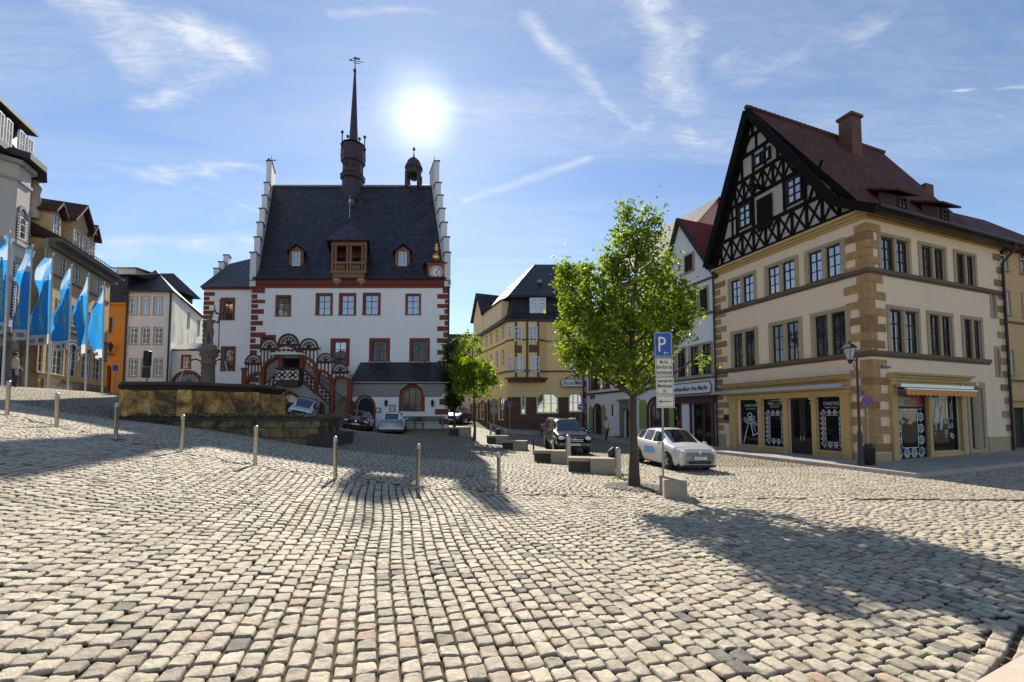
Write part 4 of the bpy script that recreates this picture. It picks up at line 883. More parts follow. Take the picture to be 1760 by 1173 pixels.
# string courses, cornice, plinth
for z, h, pr in ((zs3, .16, .10), (zs2, .15, .09)):
    mb = MB(); rx = HW_ if z == zs2 else V_(1706); mb.slab([(-pr, -pr), (rx, -pr), (rx, .0), (0, 0), (0, HL), (-pr, HL)], z, z + h); mb.slab([(-pr * .5, -pr * .5), (rx, -pr * .5), (rx, 0), (0, 0), (0, HL), (-pr * .5, HL)], z - .07, z - .002); mb.build('string_course', MOLD, CH)
mb = MB()
for k, (p, z) in enumerate([(.08, 0), (.16, .12), (.26, .24)]): mb.slab([(-p, -p), (HW_, -p), (HW_, 0), (0, 0), (0, HL), (-p, HL)], zev - .12 + z, zev + z - .002)
mb.build('cornice', OCHRE, CH)
mb = MB(); mb.slab([(-.05, -.05), (r0 - .5, -.05), (r0 - .5, 0), (0, 0), (0, .75), (-.05, .75)], z0_, .45); mb.build('plinth', SOCK, CH)
mb = MB(); mb.box(e1 + .3, -.05, z0_, HW_, 0, .95); mb.build('plinth', SOCK, CH); mb = MB(); mb.box(-.05, HL - .5, z0_, 0, HL, .9); mb.build('plinth', SOCK, CH)
# quoins: corner, far left, far right
SQ = [plain('quoin_sandstone', (.42, .245, .10), rough=.9, nz=.45, bump=.6, sc_=3), plain('quoin_sandstone_dark', (.30, .165, .07), rough=.9, nz=.45, bump=.6, sc_=3)]
mb = MB(); rr = random.Random(5); z = .5; i = 0
while z < zev - .45:
    if abs(z - zs3) < .25 or abs(z - zs2) < .25: z += .12
    h = rr.uniform(.3, .36); a = rr.uniform(.75, .9) if i % 2 else rr.uniform(.3, .42); b = rr.uniform(.3, .42) if i % 2 else rr.uniform(.8, .98)
    mb.slab([(-.035, -.035), (b, -.035), (b, .01), (.01, .01), (.01, a), (-.035, a)], z, z + h - .02, rr.choice((0, 0, 1))); z += h; i += 1
mb.build('quoins', SQ, CH)
mb = MB(); z = 1.1; i = 0
while z < zev - .5: mb.box(-.035, HL - (.75 if i % 2 else .4), z, .01, HL + .01, z + .3, rr.choice((0, 1))); z += .44 if i % 2 else .40; i += 1
mb.build('quoins', SQ, CH)
mb = MB(); z = 1.2; i = 0
while z < zev - .5: mb.box(HW_ - (.6 if i % 2 else .35), -.035, z, HW_ + .01, .01, z + .3, rr.choice((0, 1))); z += .62; i += 1
mb.build('quoins', SQ, CH)
# shop front, left face
mb = LFm.mb()
def pil(x0, x1, zt, pr=.14, zb=z0_): mb.box(x0, -pr, zb, x1, -.001, zt); mb.box(x0 - .05, -pr - .06, zt - .14, x1 + .05, -.001, zt - .002); mb.box(x0 - .03, -pr - .04, zt - .3, x1 + .03, -.001, zt - .24)
pil(U(1258), U(1269), zlin + .2, .2); pil(U(1450), U(1465), zlin + .25, .2)
for a, b in ((SH[0][1], SH[1][0]), (SH[1][1], da), (db, SH[2][0])): pil(a, b, zlin + .02, .1)
xs0, xs1 = U(1245), U(1468)
mb.box(U(1269) + .002, -.12, zlin + .02, U(1450) - .002, -.001, zlin + .25)
for k, (p, z, h) in enumerate([(.22, .28, .10), (.12, .385, .28), (.28, .67, .08), (.38, .755, .09)]): mb.box(xs0 + (.1 if k == 1 else 0), -p, zlin + z, xs1 - (.1 if k == 1 else 0), -.001, zlin + z + h)
for a, b in SH: mb.box(a - .04, -.12, zsl - .08, b + .04, .1, zsl - .002)
mb.box(U(1269) + .003, -.06, z0_, da - .002, -.001, zsl - .085); mb.box(db + .002, -.06, z0_, U(1450) - .003, -.001, zsl - .085)
mb.build('shop_front', OCHRE, CH)
mb = LFm.mb(); mb.box(xs0, -.45, zlin + .842, xs1, -.001, zlin + .86); mb.build('shop_cornice_flashing', MOLD, CH)
ALU = plain('aluminium', (.55, .57, .60), rough=.35, metal=.7)
mb = LFm.mb(); mb.box(U(1236), -.52, zlin + .34, U(1461), -.40, zlin + .5); mb.box(U(1240), -.40, zlin + .37, U(1459), -.24, zlin + .46)
mb.build('awning_box', ALU, CH)
LACE = plain('lace_print', (.62, .66, .68), rough=.6); WTX = plain('white_lettering', (.8, .8, .78))
def shopwin(F_, x0, z0, x1, z1, kind, y=.12):
    mb = F_.mb(); f = .05
    mb.box(x0, y - .05, z0, x0 + f, y + .04, z1); mb.box(x1 - f, y - .05, z0, x1, y + .04, z1); mb.box(x0 + f, y - .05, z0, x1 - f, y + .04, z0 + f); mb.box(x0 + f, y - .05, z1 - f, x1 - f, y + .04, z1)
    o = mb.build('shop_window', DKWOOD, CH)
    mb = F_.mb(); mb.add([(x0, y, z0), (x1, y, z0), (x1, y, z1), (x0, y, z1)], [(0, 1, 2, 3)]); mb.build('pane', G_SHOP, o)
    mb = F_.mb(); yy = y - .012; cx = (x0 + x1) / 2; w_ = x1 - x0
    if 'name' in kind: mb.text('CHRISTINE', cx, z1 - .36, .2, yy, wid=w_ * .62); mb.text('HAAR STUDIO', cx, z1 - .5, .1, yy, wid=w_ * .5)
    if 'art' in kind:
        mb.text('HAIR ART', cx, z1 - .36, .1, yy, wid=w_ * .27)
        for a_, b_ in (((cx - w_ * .2, z1 - .41), (cx + w_ * .2, z1 - .41)), ((cx - w_ * .2, z1 - .23), (cx + w_ * .2, z1 - .23)), ((cx - w_ * .2, z1 - .41), (cx - w_ * .2, z1 - .23)), ((cx + w_ * .2, z1 - .41), (cx + w_ * .2, z1 - .23))): mb.bar((a_[0], yy - .002, a_[1]), (b_[0], yy - .002, b_[1]), .012, .004)
    if 'lace' in kind:
        fx0, fx1 = x0 + w_ * .18, x1 - w_ * .14; fz0, fz1 = z0 + .28, z1 - (.72); t_ = w_ * .16
        def motif(x, z, dx, dz, s_):
            for k in range(10):
                p = 2 * math.pi * k / 10; mb.bar((x + s_ * .62 * math.cos(p), yy, z + s_ * .62 * math.sin(p)), (x + s_ * .62 * math.cos(p + .63), yy, z + s_ * .62 * math.sin(p + .63)), s_ * .14, .004)
            for k in range(5):
                p = 2 * math.pi * k / 5 + .3; mb.bar((x + s_ * .1 * math.cos(p), yy, z + s_ * .1 * math.sin(p)), (x + s_ * .5 * math.cos(p), yy, z + s_ * .5 * math.sin(p)), s_ * .12, .004)
            tip = (x + dx * s_ * 1.35, z + dz * s_ * 1.35)
            for sg in (-1, 1):
                q0 = (x + sg * dz * s_ * .75 + dx * s_ * .2, z + sg * dx * s_ * .75 + dz * s_ * .2); mb.bar((q0[0], yy, q0[1]), (tip[0], yy, tip[1]), s_ * .18, .004)
            mb.prism([(x + dx * s_ * .7 - dz * .12 * s_, z + dz * s_ * .7 - dx * .12 * s_), (x + dx * s_ * .7 + dz * .12 * s_, z + dz * s_ * .7 + dx * .12 * s_), tip], yy, yy + .004)
        nv = max(4, int((fz1 - fz0) / (t_ * 1.15))); nh = max(3, int((fx1 - fx0) / (t_ * 1.15)))
        for k in range(nv + 1): z = fz0 + (fz1 - fz0) * k / nv; motif(fx0, z, -1, 0, t_ * .74); motif(fx1, z, 1, 0, t_ * .74)
        for k in range(nh + 1): x = fx0 + (fx1 - fx0) * k / nh; motif(x, fz0, 0, -1, t_ * .74); motif(x, fz1, 0, 1, t_ * .74)
        for a_, b_ in (((fx0 + t_ * .5, fz0 + t_ * .5), (fx1 - t_ * .5, fz0 + t_ * .5)), ((fx0 + t_ * .5, fz1 - t_ * .5), (fx1 - t_ * .5, fz1 - t_ * .5)), ((fx0 + t_ * .5, fz0 + t_ * .5), (fx0 + t_ * .5, fz1 - t_ * .5)), ((fx1 - t_ * .5, fz0 + t_ * .5), (fx1 - t_ * .5, fz1 - t_ * .5))): mb.bar((a_[0], yy - .003, a_[1]), (b_[0], yy - .003, b_[1]), t_ * .07, .004)
    if 'tool' in kind:   # scissors, comb and brush print
        def P2(u, v): return (x0 + w_ * u, yy, z0 + (z1 - z0) * v)
        for a_, b_, wd in ((( .08, .03), (.32, .42), .05), ((.30, .40), (.42, .62), .03), ((.20, .50), (.45, .46), .04), ((.45, .60), (.6, .2), .05), ((.42, .62), (.75, .42), .04), ((.55, .2), (.97, .3), .05), ((.6, .58), (.93, .38), .035), ((.55, .5), (.72, .3), .03)): mb.bar(P2(*a_), P2(*b_), wd, .004)
        for u, v, s_ in ((.2, .56, .07), (.45, .66, .09), (.34, .55, .06), (.62, .6, .07)):
            c_ = P2(u, v); mb.ringarc(c_[0], c_[2], s_, s_ * 1.5, 0, 2 * math.pi, yy, yy + .004, 10)
    if 'tools2' in kind:
        rq = random.Random(4)
        for k in range(26):
            u = rq.uniform(.06, .94); v = rq.uniform(.3, .6); L = rq.uniform(.08, .38); mb.bar((x0 + w_ * u, yy, z0 + (z1 - z0) * v), (x0 + w_ * (u + rq.uniform(-.03, .03)), yy, z0 + (z1 - z0) * min(.86, v + L)), rq.uniform(.015, .07), .004)
        for k in range(14):
            u = rq.uniform(.06, .9); v = rq.uniform(.2, .55); s_ = rq.uniform(.03, .07); mb.ringarc(x0 + w_ * u, z0 + (z1 - z0) * v, s_, s_ * 1.5, 0, 2 * math.pi, yy, yy + .004, 8)
    mb.build('window_print', LACE if 'lace' in kind or 'tool' in kind[0] or 'tools2' in kind else WTX, o)
    if kind[0] == 'red':
        mb = F_.mb(); mb.box(x0 + .06, y - .012, z1 - .75, x1 - .06, y - .006, z1 - .08); mb.build('window_film', plain('grey_film', (.22, .20, .18), rough=.4), o)
        mb = F_.mb(); mb.box(x0 + w_ * .42, y - .018, z1 - .72, x1 - .08, y - .014, z1 - .3); mb.build('window_film', plain('red_film', (.28, .02, .025), rough=.4), o)
        mb = F_.mb(); mb.text('HAIR ART', x0 + w_ * .5, z1 - .48, .13, y - .022, wid=w_ * .22); mb.build('window_print', WTX, o)
        mb = F_.mb(); mb.box(x0 + .05, y - .02, z1 - .86, x1 - .05, y + .02, z1 - .76); mb.build('glazing_bar', DKWOOD, o)
shopwin(LFm, SH[0][0], zsl, SH[0][1], zlin, ['tool', 'name']); shopwin(LFm, SH[1][0], zsl, SH[1][1], zlin, ['lace', 'art']); shopwin(LFm, SH[2][0], zsl, SH[2][1], zlin, ['lace', 'name'])
shopwin(RF, r0, .15, r1, 3.05, ['red', 'lace']); shopwin(RF, r2, .42, r3, 3.05, ['t', 'tools2', 'name'])
mb = LFm.mb(); m = (da + db) / 2
for a, b in ((da, m - .01), (m + .01, db)):
    mb.box(a, .12, -.4, a + .12, .18, zlin); mb.box(b - .12, .12, -.4, b, .18, zlin); mb.box(a + .12, .12, zlin - .12, b - .12, .18, zlin); mb.box(a + .12, .12, .75, b - .12, .18, .9); mb.box(a + .12, .14, -.4, b - .12, .18, .75); 
    for k in range(3): mb.box(a + .18, .125, -.02 + k * .25, b - .18, .138, .16 + k * .25)
do = mb.build('shop_door', DKWOOD, CH)
mb = LFm.mb(); mb.box(da + .1, .15, .9, db - .1, .17, zlin - .1); mb.build('pane', G_SHOP, do)
mb = LFm.mb(); mb.box(m - .09, .06, .78, m - .05, .12, .98); mb.box(m + .05, .06, .78, m + .09, .12, .98); mb.build('door_handle', STEEL, do)
mb = LFm.mb(); mb.box(da, -.1, -.28, db, .2, -.1); mb.build('door_step', SANDL, CH)
# shop front, right face
mb = RF.mb(); a0, a1 = V_(1529), V_(1659)
mb.box(V_(1529), -.12, z0_, r0, -.001, 3.3); mb.box(r3, -.12, z0_, V_(1655), -.001, 3.3); mb.box(r1, -.08, z0_, r2, .1, 3.05); mb.box(r0 + .002, -.08, 3.05, r3 - .002, -.001, 3.3)
for p, z, h in ((.16, 3.3, .12), (.24, 3.422, .1), (.36, 3.524, .09)): mb.box(a0 - .08, -p, z, a1 + .1, -.001, z + h)
mb.box(r0 + .002, -.10, z0_, r1, -.001, .14); mb.box(r2, -.10, z0_, r3 - .002, -.001, .4); mb.build('shop_front', OCHRE, CH)
mb = RF.mb(); mb.box(a0 + .1, -.38, 3.03, a1 - .12, -.2, 3.16); mb.build('awning_box', ALU, CH)
mb = RF.mb(); xa, xb = a0 + .2, a1 - .2; n = 17
mb.box(xa, -.52, 2.93, xb, -.43, 2.985, 1)
for k in range(n):
    x = xa + (xb - xa) * k / n; w_ = (xb - xa) / n; mb.prism([(x, 2.926), (x, 2.76), (x + w_ * .2, 2.71), (x + w_ * .5, 2.69), (x + w_ * .8, 2.71), (x + w_ - .012, 2.76), (x + w_ - .012, 2.926)], -.50, -.49, 0)
mb.build('awning_valance', [plain('orange_fabric', (.75, .30, .07), rough=.8), ALU], CH)
mb = RF.mb(); mb.box(e0 - .2, -.05, z0_, e0, .01, 3.15); mb.box(e1, -.05, z0_, e1 + .22, .01, 3.15); mb.box(e0 - .2, -.05, 3.15, e1 + .22, .01, 3.4); mb.build('door_surround', SANDL, CH)
mb = RF.mb(); mb.box(e0, .31, -.4, e1, .36, 3.15); [mb.box(e0 + .08, .29, .5 + k * .8, e1 - .08, .308, 1.1 + k * .8) for k in range(3)]; mb.build('house_door', DKWOOD, CH)
mb = RF.mb()
for k in range(3): mb.box(e0 - .1 + k * .04, -.55 + k * .25, -.4, e1 + .1 - k * .04, .3, .12 + k * .16 + .0)
mb.build('door_steps', SANDL, CH)
mb = RF.mb(); mb.ball(((e0 + e1) / 2, -.08, 3.28), (.07, .05, .09), 10); mb.build('house_number_lamp', WHITE, CH)
SIGNB = plain('sign_black', (.015, .015, .02), rough=.4)
mb = RF.mb(); xa, zz_ = RF.P(1513, 628); xb, zy = RF.P(1528, 633.5); mb.box(xa, -.07, zy, xb, -.04, zz_, 0); mb.text('Klostergasse', (xa + xb) / 2, zy + .06, .14, -.074, wid=(xb - xa) * .85, mi=1); mb.build('street_sign', [SIGNB, WTX], CH)
mb = LFm.mb(); xa, zz_ = LFm.P(1474, 674); xb, zy = LFm.P(1485, 680); mb.box(xa, -.07, zy, xb, -.04, zz_, 0); mb.text('Markt', (xa + xb) / 2, zy + .04, .14, -.074, wid=(xb - xa) * .7, mi=1); mb.build('street_sign', [plain('sign_blue', (.02, .05, .35), rough=.4), WTX], CH)
mb = LFm.mb(); xa, zz_ = LFm.P(1246, 713); xb, zy = LFm.P(1256, 722); mb.box(xa, -.1, zy, xb, -.03, zz_); mb.build('letter_box', IRON, CH)
# gable
gy = HL - 4.9; zr_ = at(1300, 190, HC.y + dL.y * 4.9).z - HC.z; apx = 2.75   # apx: left-front coordinate of the ridge
apx = HL - 4.9
def G(x, z): return (x, z)
zg0 = zev + .26
mb = LFm.mb(); mb.prism([(0, zg0), (HL, zg0), (HL - .35, zg0 + .55), (apx, zr_ - .15)], .02, .2, 0); mb.build('gable_wall', INFILL, CH)
def rx(z):  # right slope x at z
    t = (z - zg0) / (zr_ - zg0); return HL + .05 - (HL - apx) * t
def lx(z): t = (z - zg0) / (zr_ - zg0); return -.05 + apx * t
mb = LFm.mb(); tw = .17; yb, dp = -.03, .05
def beam(x0, z0, x1, z1, w_=tw, k=0): mb.bar((x0, yb - k * .004, z0), (x1, yb - k * .004, z1), w_, dp)
lv = [zg0 + .1, zg0 + 1.35, zg0 + 3.0, zg0 + 4.15, zg0 + 5.35, zg0 + 6.2]
for z in lv:
    if z < zr_ - .6: beam(lx(z) + .1, z, rx(z) - .1, z, .19, 1)
beam(lx(zg0) + .15, zg0, apx, zr_ - .2, .26, 2); beam(rx(zg0) - .15, zg0, apx, zr_ - .2, .26, 2)
def bracing(za, zb, n, xlim=None, mirror=True):
    a = max(lx(za), lx(zb)) + .12; b = min(rx(za), rx(zb)) - .12; a0_, b0_ = lx(za) + .15, rx(za) - .15; w_ = (b - a) / n
    for k in range(n + 1): x = a + w_ * k; beam(x, za + .09, x, zb - .09, .13)
    for k in range(n):
        x = a + w_ * k; beam(x + .05, za + .1, x + w_ - .05, zb - .1, .085, 2)
        beam(x + .05, zb - .1, x + w_ - .05, za + .1, .085, 3)
    beam(a0_ + .05, za + .1, a, zb - .1, .12); beam(b0_ - .05, za + .1, b, zb - .1, .12)
bracing(lv[0], lv[1], 9); bracing(lv[2], lv[3], 6)
a_, b_ = lx(lv[2]) + .1, rx(lv[2]) - .1
WXS = []
for px in (1281, 1367):   # two casements of the attic storey
    c_ = LFm.P(px, 365 if px > 1300 else 385)[0]; WXS.append((c_ - .36, c_ + .36))
cx_h = LFm.P(1316, 372)[0]
for x in list(np.linspace(a_ + .2, b_ - .2, 11)):
    if any(p - .3 < x < q_ + .3 for p, q_ in WXS) or abs(x - cx_h) < .5: continue
    beam(x, lv[1] + .1, x, lv[2] - .1, .11)
for p, q_ in WXS: beam(p - .13, lv[1] + .1, p - .13, lv[2] - .1, .15, 1); beam(q_ + .13, lv[1] + .1, q_ + .13, lv[2] - .1, .15, 1)
beam(lx(lv[1]) + .2, (lv[1] + lv[2]) / 2 + .2, WXS[0][0] - .2, (lv[1] + lv[2]) / 2 + .2, .12); beam(WXS[1][1] + .2, (lv[1] + lv[2]) / 2, rx(lv[1]) - .6, (lv[1] + lv[2]) / 2, .12); beam(WXS[1][1] + .3, lv[1] + .1, WXS[1][1] + .9, lv[2] - .1, .12)
beam(rx(lv[2]) + .1, lv[1] + .1, rx(lv[2]) - .1, lv[2] - .1, .13)
a_, b_ = lx(lv[4]) + .1, rx(lv[4]) - .1
for x in np.linspace(lx(lv[4]) + .15, rx(lv[4]) - .15, 4): beam(x, lv[3] + .1, x, lv[4] - .1, .14)
for x in np.linspace(lx(lv[5]) + .1, rx(lv[5]) - .1, 3): beam(x, lv[4] + .1, x, lv[5] - .1, .12)
beam(lx(lv[4]) + .2, lv[4] + .1, lx(lv[5]) + .35, lv[5] - .1, .1, 2); beam(rx(lv[4]) - .2, lv[4] + .1, rx(lv[5]) - .35, lv[5] - .1, .1, 2)
beam(apx, lv[5] + .1, apx, zr_ - .3, .14)
mb.build('gable_timber_frame', TIMBER, CH)
for (a, b) in WXS: LFm.win(a, lv[1] + .28, b, lv[2] - .2, hole=False, **{**WK, 'sur': .06, 'smat': TIMBER, 'proud': .05})
xm = (lx(lv[4]) + rx(lv[4])) / 2
for c_ in (LFm.P(1302, 271)[0], LFm.P(1317, 263)[0]): LFm.win(c_ - .2, lv[3] + .3, c_ + .2, lv[3] + .85, hole=False, **{**WK, 'sur': .05, 'smat': TIMBER, 'nx': 1, 'nz': 1, 'proud': .05})
mb = LFm.mb(); mb.box(cx_h - .42, -.09, lv[1] - .35, cx_h + .42, -.06, lv[2] - .35); mb.build('loading_hatch', TIMBER, CH)
mb = LFm.mb(); mb.box(cx_h - .08, -.9, lv[2] + .0, cx_h + .08, -.06, lv[2] + .15); mb.bar((cx_h - .5, -.5, lv[2] + .2), (cx_h + .1, -.5, lv[2] + .05), .08, .08); mb.ball((cx_h + .1, -.8, lv[2] - .1), .1, 8); mb.build('hoist_beam', TIMBER, CH)
# roof (ridge runs back along the right front)
RY = HL - apx    # house coordinate y of ridge
mb = MB(); ov = .55; xl_, xr_ = -.42, HW_ + .9; ez = zev + .1
prof = [(-ov, ez), (.9, ez + .95), (RY, zr_ + .05), (HL + .25, zg0 + .35)]
th = .16; P0 = [(xl_, y, z) for y, z in prof] + [(xr_, y, z) for y, z in prof]; P1 = [(x, y, z - th) for x, y, z in P0]; vs = P0 + P1
fs = [(i, i + 4, i + 5, i + 1)[::-1] for i in range(3)] + [(8 + i, 8 + i + 1, 8 + i + 5, 8 + i + 4)[::-1] for i in range(3)] + [(0, 8, 12, 4), (3, 7, 15, 11)] + [(i, i + 1, i + 9, i + 8) for i in range(3)] + [(i + 4, i + 12, i + 13, i + 5) for i in range(3)]
mb.add(vs, fs); rf = mb.build('roof', ROOFR, CH)
mb = MB()
for k in range(34): x = xl_ + (xr_ - xl_) * k / 34; mb.tube([(x, RY, zr_ + .07), (x + (xr_ - xl_) / 34 + .03, RY, zr_ + .09)], [.11, .13], 8)
mb.build('ridge_tiles', ROOFR, rf)
mb = LFm.mb()   # dark bargeboards
for (p, q_) in (((-.45, ez - .2 + .6), None),):
    pass
pr2 = [(HL - y, z) for y, z in prof]
for p, q_ in zip(pr2, pr2[1:]): mb.bar((p[0], -.46, p[1] - .16), (q_[0], -.46, q_[1] - .16), .34, .1)
mb.build('bargeboard', TIMBER, rf)
mb = LFm.mb()   # soffit between wall and verge
for p, q_ in zip(pr2, pr2[1:]): mb.add([(p[0], -.4, p[1] - .25), (q_[0], -.4, q_[1] - .25), (q_[0], .05, q_[1] - .25), (p[0], .05, p[1] - .25)], [(0, 1, 2, 3)])
mb.build('soffit', TIMBER, rf)
mb = MB(); mb.tube([(xl_ + .2, -ov - .05, ez - .03), (xr_, -ov - .05, ez - .06)], .08, 8); mb.box(-.3, -ov + .05, ez - .18, xr_, -.26, ez - .12); mb.build('gutter', IRON, CH)
mb = MB(); mb.tube([(HW_ - .1, -ov, ez - .1), (HW_ - .1, -ov, ez - .35), (HW_ - .1, -.12, ez - .9), (HW_ - .1, -.12, 0)], .055, 8); mb.build('downpipe', IRON, CH)
mb = MB(); mb.tube([(-.12, HL - .02, zg0 - .2), (-.12, HL - .02, .0)], .055, 8); mb.build('downpipe', IRON, CH)
def rz(y): return ez + .95 + (y - .9) * (zr_ - ez - .9) / (RY - .9)
BRK = blocks('chimney_brick', (.15, .06, .045), (.19, .085, .06), w_=.25, h_=.08, nz=.35)
mb = MB(); cx_c = 6.7; mb.box(cx_c - .42, RY - .9, rz(RY - .9) - .4, cx_c + .42, RY - .25, zr_ + .75); mb.box(cx_c - .5, RY - .98, zr_ + .75, cx_c + .5, RY - .17, zr_ + .9); mb.build('chimney', BRK, rf)
for x in (4.3, 7.6):   # shed dormers
    y0 = .95; zb = rz(y0) - .05; D = Fac(CH, Fr((x, y0, 0), (1, 0, 0), (0, 1, 0)))
    mb = MB(); mb.box(x - .45, y0 + .02, zb - .1, x + .45, y0 + .2, zb + .95)
    for sx_ in (-1, 1): mb.add([(x + sx_ * .45, y0 + .02, zb - .1), (x + sx_ * .45, y0 + .02, zb + .95), (x + sx_ * .6, y0 + .6, zb + 1.4), (x + sx_ * .6, y0 + .5, zb + .5)], [(0, 1, 2, 3)])
    o = mb.build('dormer', plain('dormer_boards', (.10, .05, .03), nz=.4), rf)
    mb = MB(); A = [(x - .75, y0 - .3, zb + .93), (x + .75, y0 - .3, zb + .93), (x + .95, y0 + .85, rz(y0 + .85) + .02), (x - .95, y0 + .85, rz(y0 + .85) + .02)]; A2 = [(a, b, c + .1) for a, b, c in A]; mb.add(A + A2, [(3, 2, 1, 0), (4, 5, 6, 7), (0, 1, 5, 4), (1, 2, 6, 5), (3, 0, 4, 7)]); mb.build('dormer_roof', ROOFR, o)
    q_ = D.win(-.3, zb + .12, .3, zb + .86, hole=False, **{**WK, 'sur': .05, 'smat': DKWOOD, 'fmat': DKWOOD}); q_.parent = o
mb = MB()
for k in range(22): x = .2 + k * .46; mb.box(x - .012, .15, rz(.9) - .62, x + .012, .17, rz(.9) - .42)
mb.box(.1, .14, rz(.9) - .45, HW_ + .3, .18, rz(.9) - .42); mb.build('snow_guard', IRON, rf)
# ------------------------------------------------------------------ yellow corner inn beyond the street
def rot2(v): return math.atan2(v[1], v[0])
YEL = plaster('yellow_render', (.84, .62, .30), dirt=.2, dcol=(.4, .3, .15)); BRST = blocks('brown_sandstone', (.15, .085, .055), (.115, .06, .04), w_=.7, h_=.4, nz=.4); YTRIM = plain('brown_trim', (.14, .08, .045), rough=.8, nz=.2)
MYY = 38.0; c0 = at(872, 735, MYY); MY = empty('yellow_inn', (c0.x, MYY, .2), 0, 'yellow corner inn with dark slate mansard roof, polygonal oriel and brown stone base', 'building')
FF = Fac(MY, Fr((0, 0, 0), (1, 0, 0), (0, 1, 0))); sd = Vector((-.37, .93, 0)).normalized(); LEN = 12.0
FS = Fac(MY, Fr(tuple(sd * LEN), -sd, (sd.y, -sd.x, 0)))
xR = FF.P(1016, 700)[0]; zbm = FF.P(950, 683)[1]; ze = FF.P(950, 553)[1]; zs = FF.P(960, 640)[1]; zs1 = FF.P(960, 588)[1]; zm = FF.P(950, 508)[1]; zrr = FF.P(950, 455, 4.5)[1]
Wm = dict(sur=0, smat=YTRIM, fmat=WHITE, nx=2, nz=3, rec=.15, fw=.09, bar=.05)
for a in [(979, 624, 991, 639), (1000, 624, 1012, 639), (979, 566, 991, 582), (1000, 566, 1012, 582)]: FF.pwin(*a, **Wm)
for a, rise in [((895, 678, 904, 713), .25), ((922, 676, 960, 711), .9), ((977, 676, 1002, 709), .8)]:
    FF.pwin(*a, arch=rise, **{**Wm, 'nx': 3 if a[0] != 895 else 1, 'nz': 2, 'fw': .13, 'sur': 0, 'sill': .1})
FF.holes2 = FF.holes[:]
def split_wall(F_, x0, x1, z0, zm_, z1, m1, m2):
    H = F_.holes; F_.wall(x0, x1, zm_, z1, m2); 
    F_.wall(x0, x1, z0, zm_, m1, name='stone_base')
FF.wall(0, xR, -1, ze, YEL)
# the stone base stands proud of the render
mb = FF.mb(); cuts = sorted([(h[0], h[2]) for h in FF.holes if h[1] < zbm - .5]); x = 0
for a, b in cuts: mb.box(x, -.05, -1, a, -.001, zbm); x = b
mb.box(x, -.05, -1, xR, -.001, zbm)
for (a, b), h in zip(cuts, [h for h in FF.holes if h[1] < zbm - .5]): mb.box(a, -.05, -1, b, -.001, h[1])
mb.build('stone_base', BRST, MY)
# side face
def sp(a, b): return FS.P(a, b)
zsb = FS.P(866, 553)[1]
for a in [(820, 606, 822.5, 640), (826, 603, 829, 637)]: pass
xs_ = [1.0, 2.6, 4.3, 5.9, 7.4, 9.2, 10.8]
for x in xs_:
    FS.win(x - .42, zs + .75 - .1, x + .42, zs + 2.3, **{**Wm, 'g': G_CURT}); FS.win(x - .42, zs1 + .4, x + .42, zs1 + 1.75, **{**Wm, 'g': G_CURT})
for x, w_, dr in [(1.2, .45, 1), (2.7, .4, 0), (4.5, .9, 0), (6.6, .5, 1), (8.3, .35, 0), (10.4, .9, 0)]:
    FS.win(x - w_, .35 if dr else 1.1, x + w_, 3.25, arch=min(w_, .55), **{**Wm, 'nx': 2 if w_ > .6 else 1, 'nz': 2, 'g': G_DARK if dr else G_BLUE, 'fmat': DKWOOD if dr else WHITE, 'fw': .1})
FS.wall(0, LEN, -1, ze, YEL)
mb = FS.mb(); x = 0
for h in sorted([h for h in FS.holes if h[3] < 3.5]): mb.box(x, -.05, -1, h[0], -.001, 2.9); x = h[2]
mb.box(x, -.05, -1, LEN, -.001, 2.9)
for h in FS.holes:
    if h[3] < 3.5: mb.box(h[0], -.05, -1, h[2], -.001, h[1])
mb.build('stone_base', BRST, MY)
def course(z, h, pr, m_, nm='string_course'):
    mb = MB(); n_s = Vector((-sd.y, sd.x, 0)); fe = sd * LEN
    mb.slab([(-pr, -pr), (xR, -pr), (xR, 0), (0, 0), (fe.x, fe.y), (fe.x + n_s.x * pr, fe.y + n_s.y * pr)], z, z + h); return mb.build(nm, m_, MY)
course(zs, .14, .08, YTRIM); course(zs1, .1, .06, YTRIM); course(ze - .02, .22, .28, plain('eaves_slate', (.04, .045, .06)), 'cornice')
# roof: mansard, upper hip
SL2 = tiles('old_slate', (.030, .032, .042), (.05, .052, .062), w_=.3, h_=.22, rough=.5); fe = sd * LEN
def ring(z, o, back=9): n_s = Vector((-sd.y, sd.x, 0)); return [Vector((0, 0, z)) + n_s * o + Vector((0, -o, 0)), Vector((xR, -o, z)), Vector((xR, back - o, z)), Vector((fe.x, fe.y + 0, z)) + n_s * o]
mb = MB(); A = ring(ze + .2, .3); B_ = ring(ze + 1.0, -.35); C_ = ring(zm, -.55); D_ = ring(zm + .05, -.1)
for P_, Q_ in ((A, B_), (B_, C_)):
    for i in range(4): j = (i + 1) % 4; mb.poly([P_[i], P_[j], Q_[j], Q_[i]])
rdg0 = Vector((FF.P(918, 455, 4.5)[0], 4.5, zrr)); rdg1 = Vector((xR + 1, 4.5, zrr)); fl_ = Vector((fe.x + 3.0, fe.y + 1.0, zrr - 1.2))
mb.poly([D_[0], D_[1], rdg1, rdg0]); mb.poly([D_[3], D_[0], rdg0, fl_]); mb.poly([D_[1], D_[2], rdg1]); mb.poly([D_[2], D_[3], fl_, rdg0, rdg1]); mb.poly([D_[3], D_[2], D_[1], D_[0]])
for i in range(4):
    j = (i + 1) % 4; mb.poly([D_[i] - Vector((0, 0, .14)), D_[j] - Vector((0, 0, .14)), D_[j], D_[i]])
rf = mb.build('roof', SL2, MY)
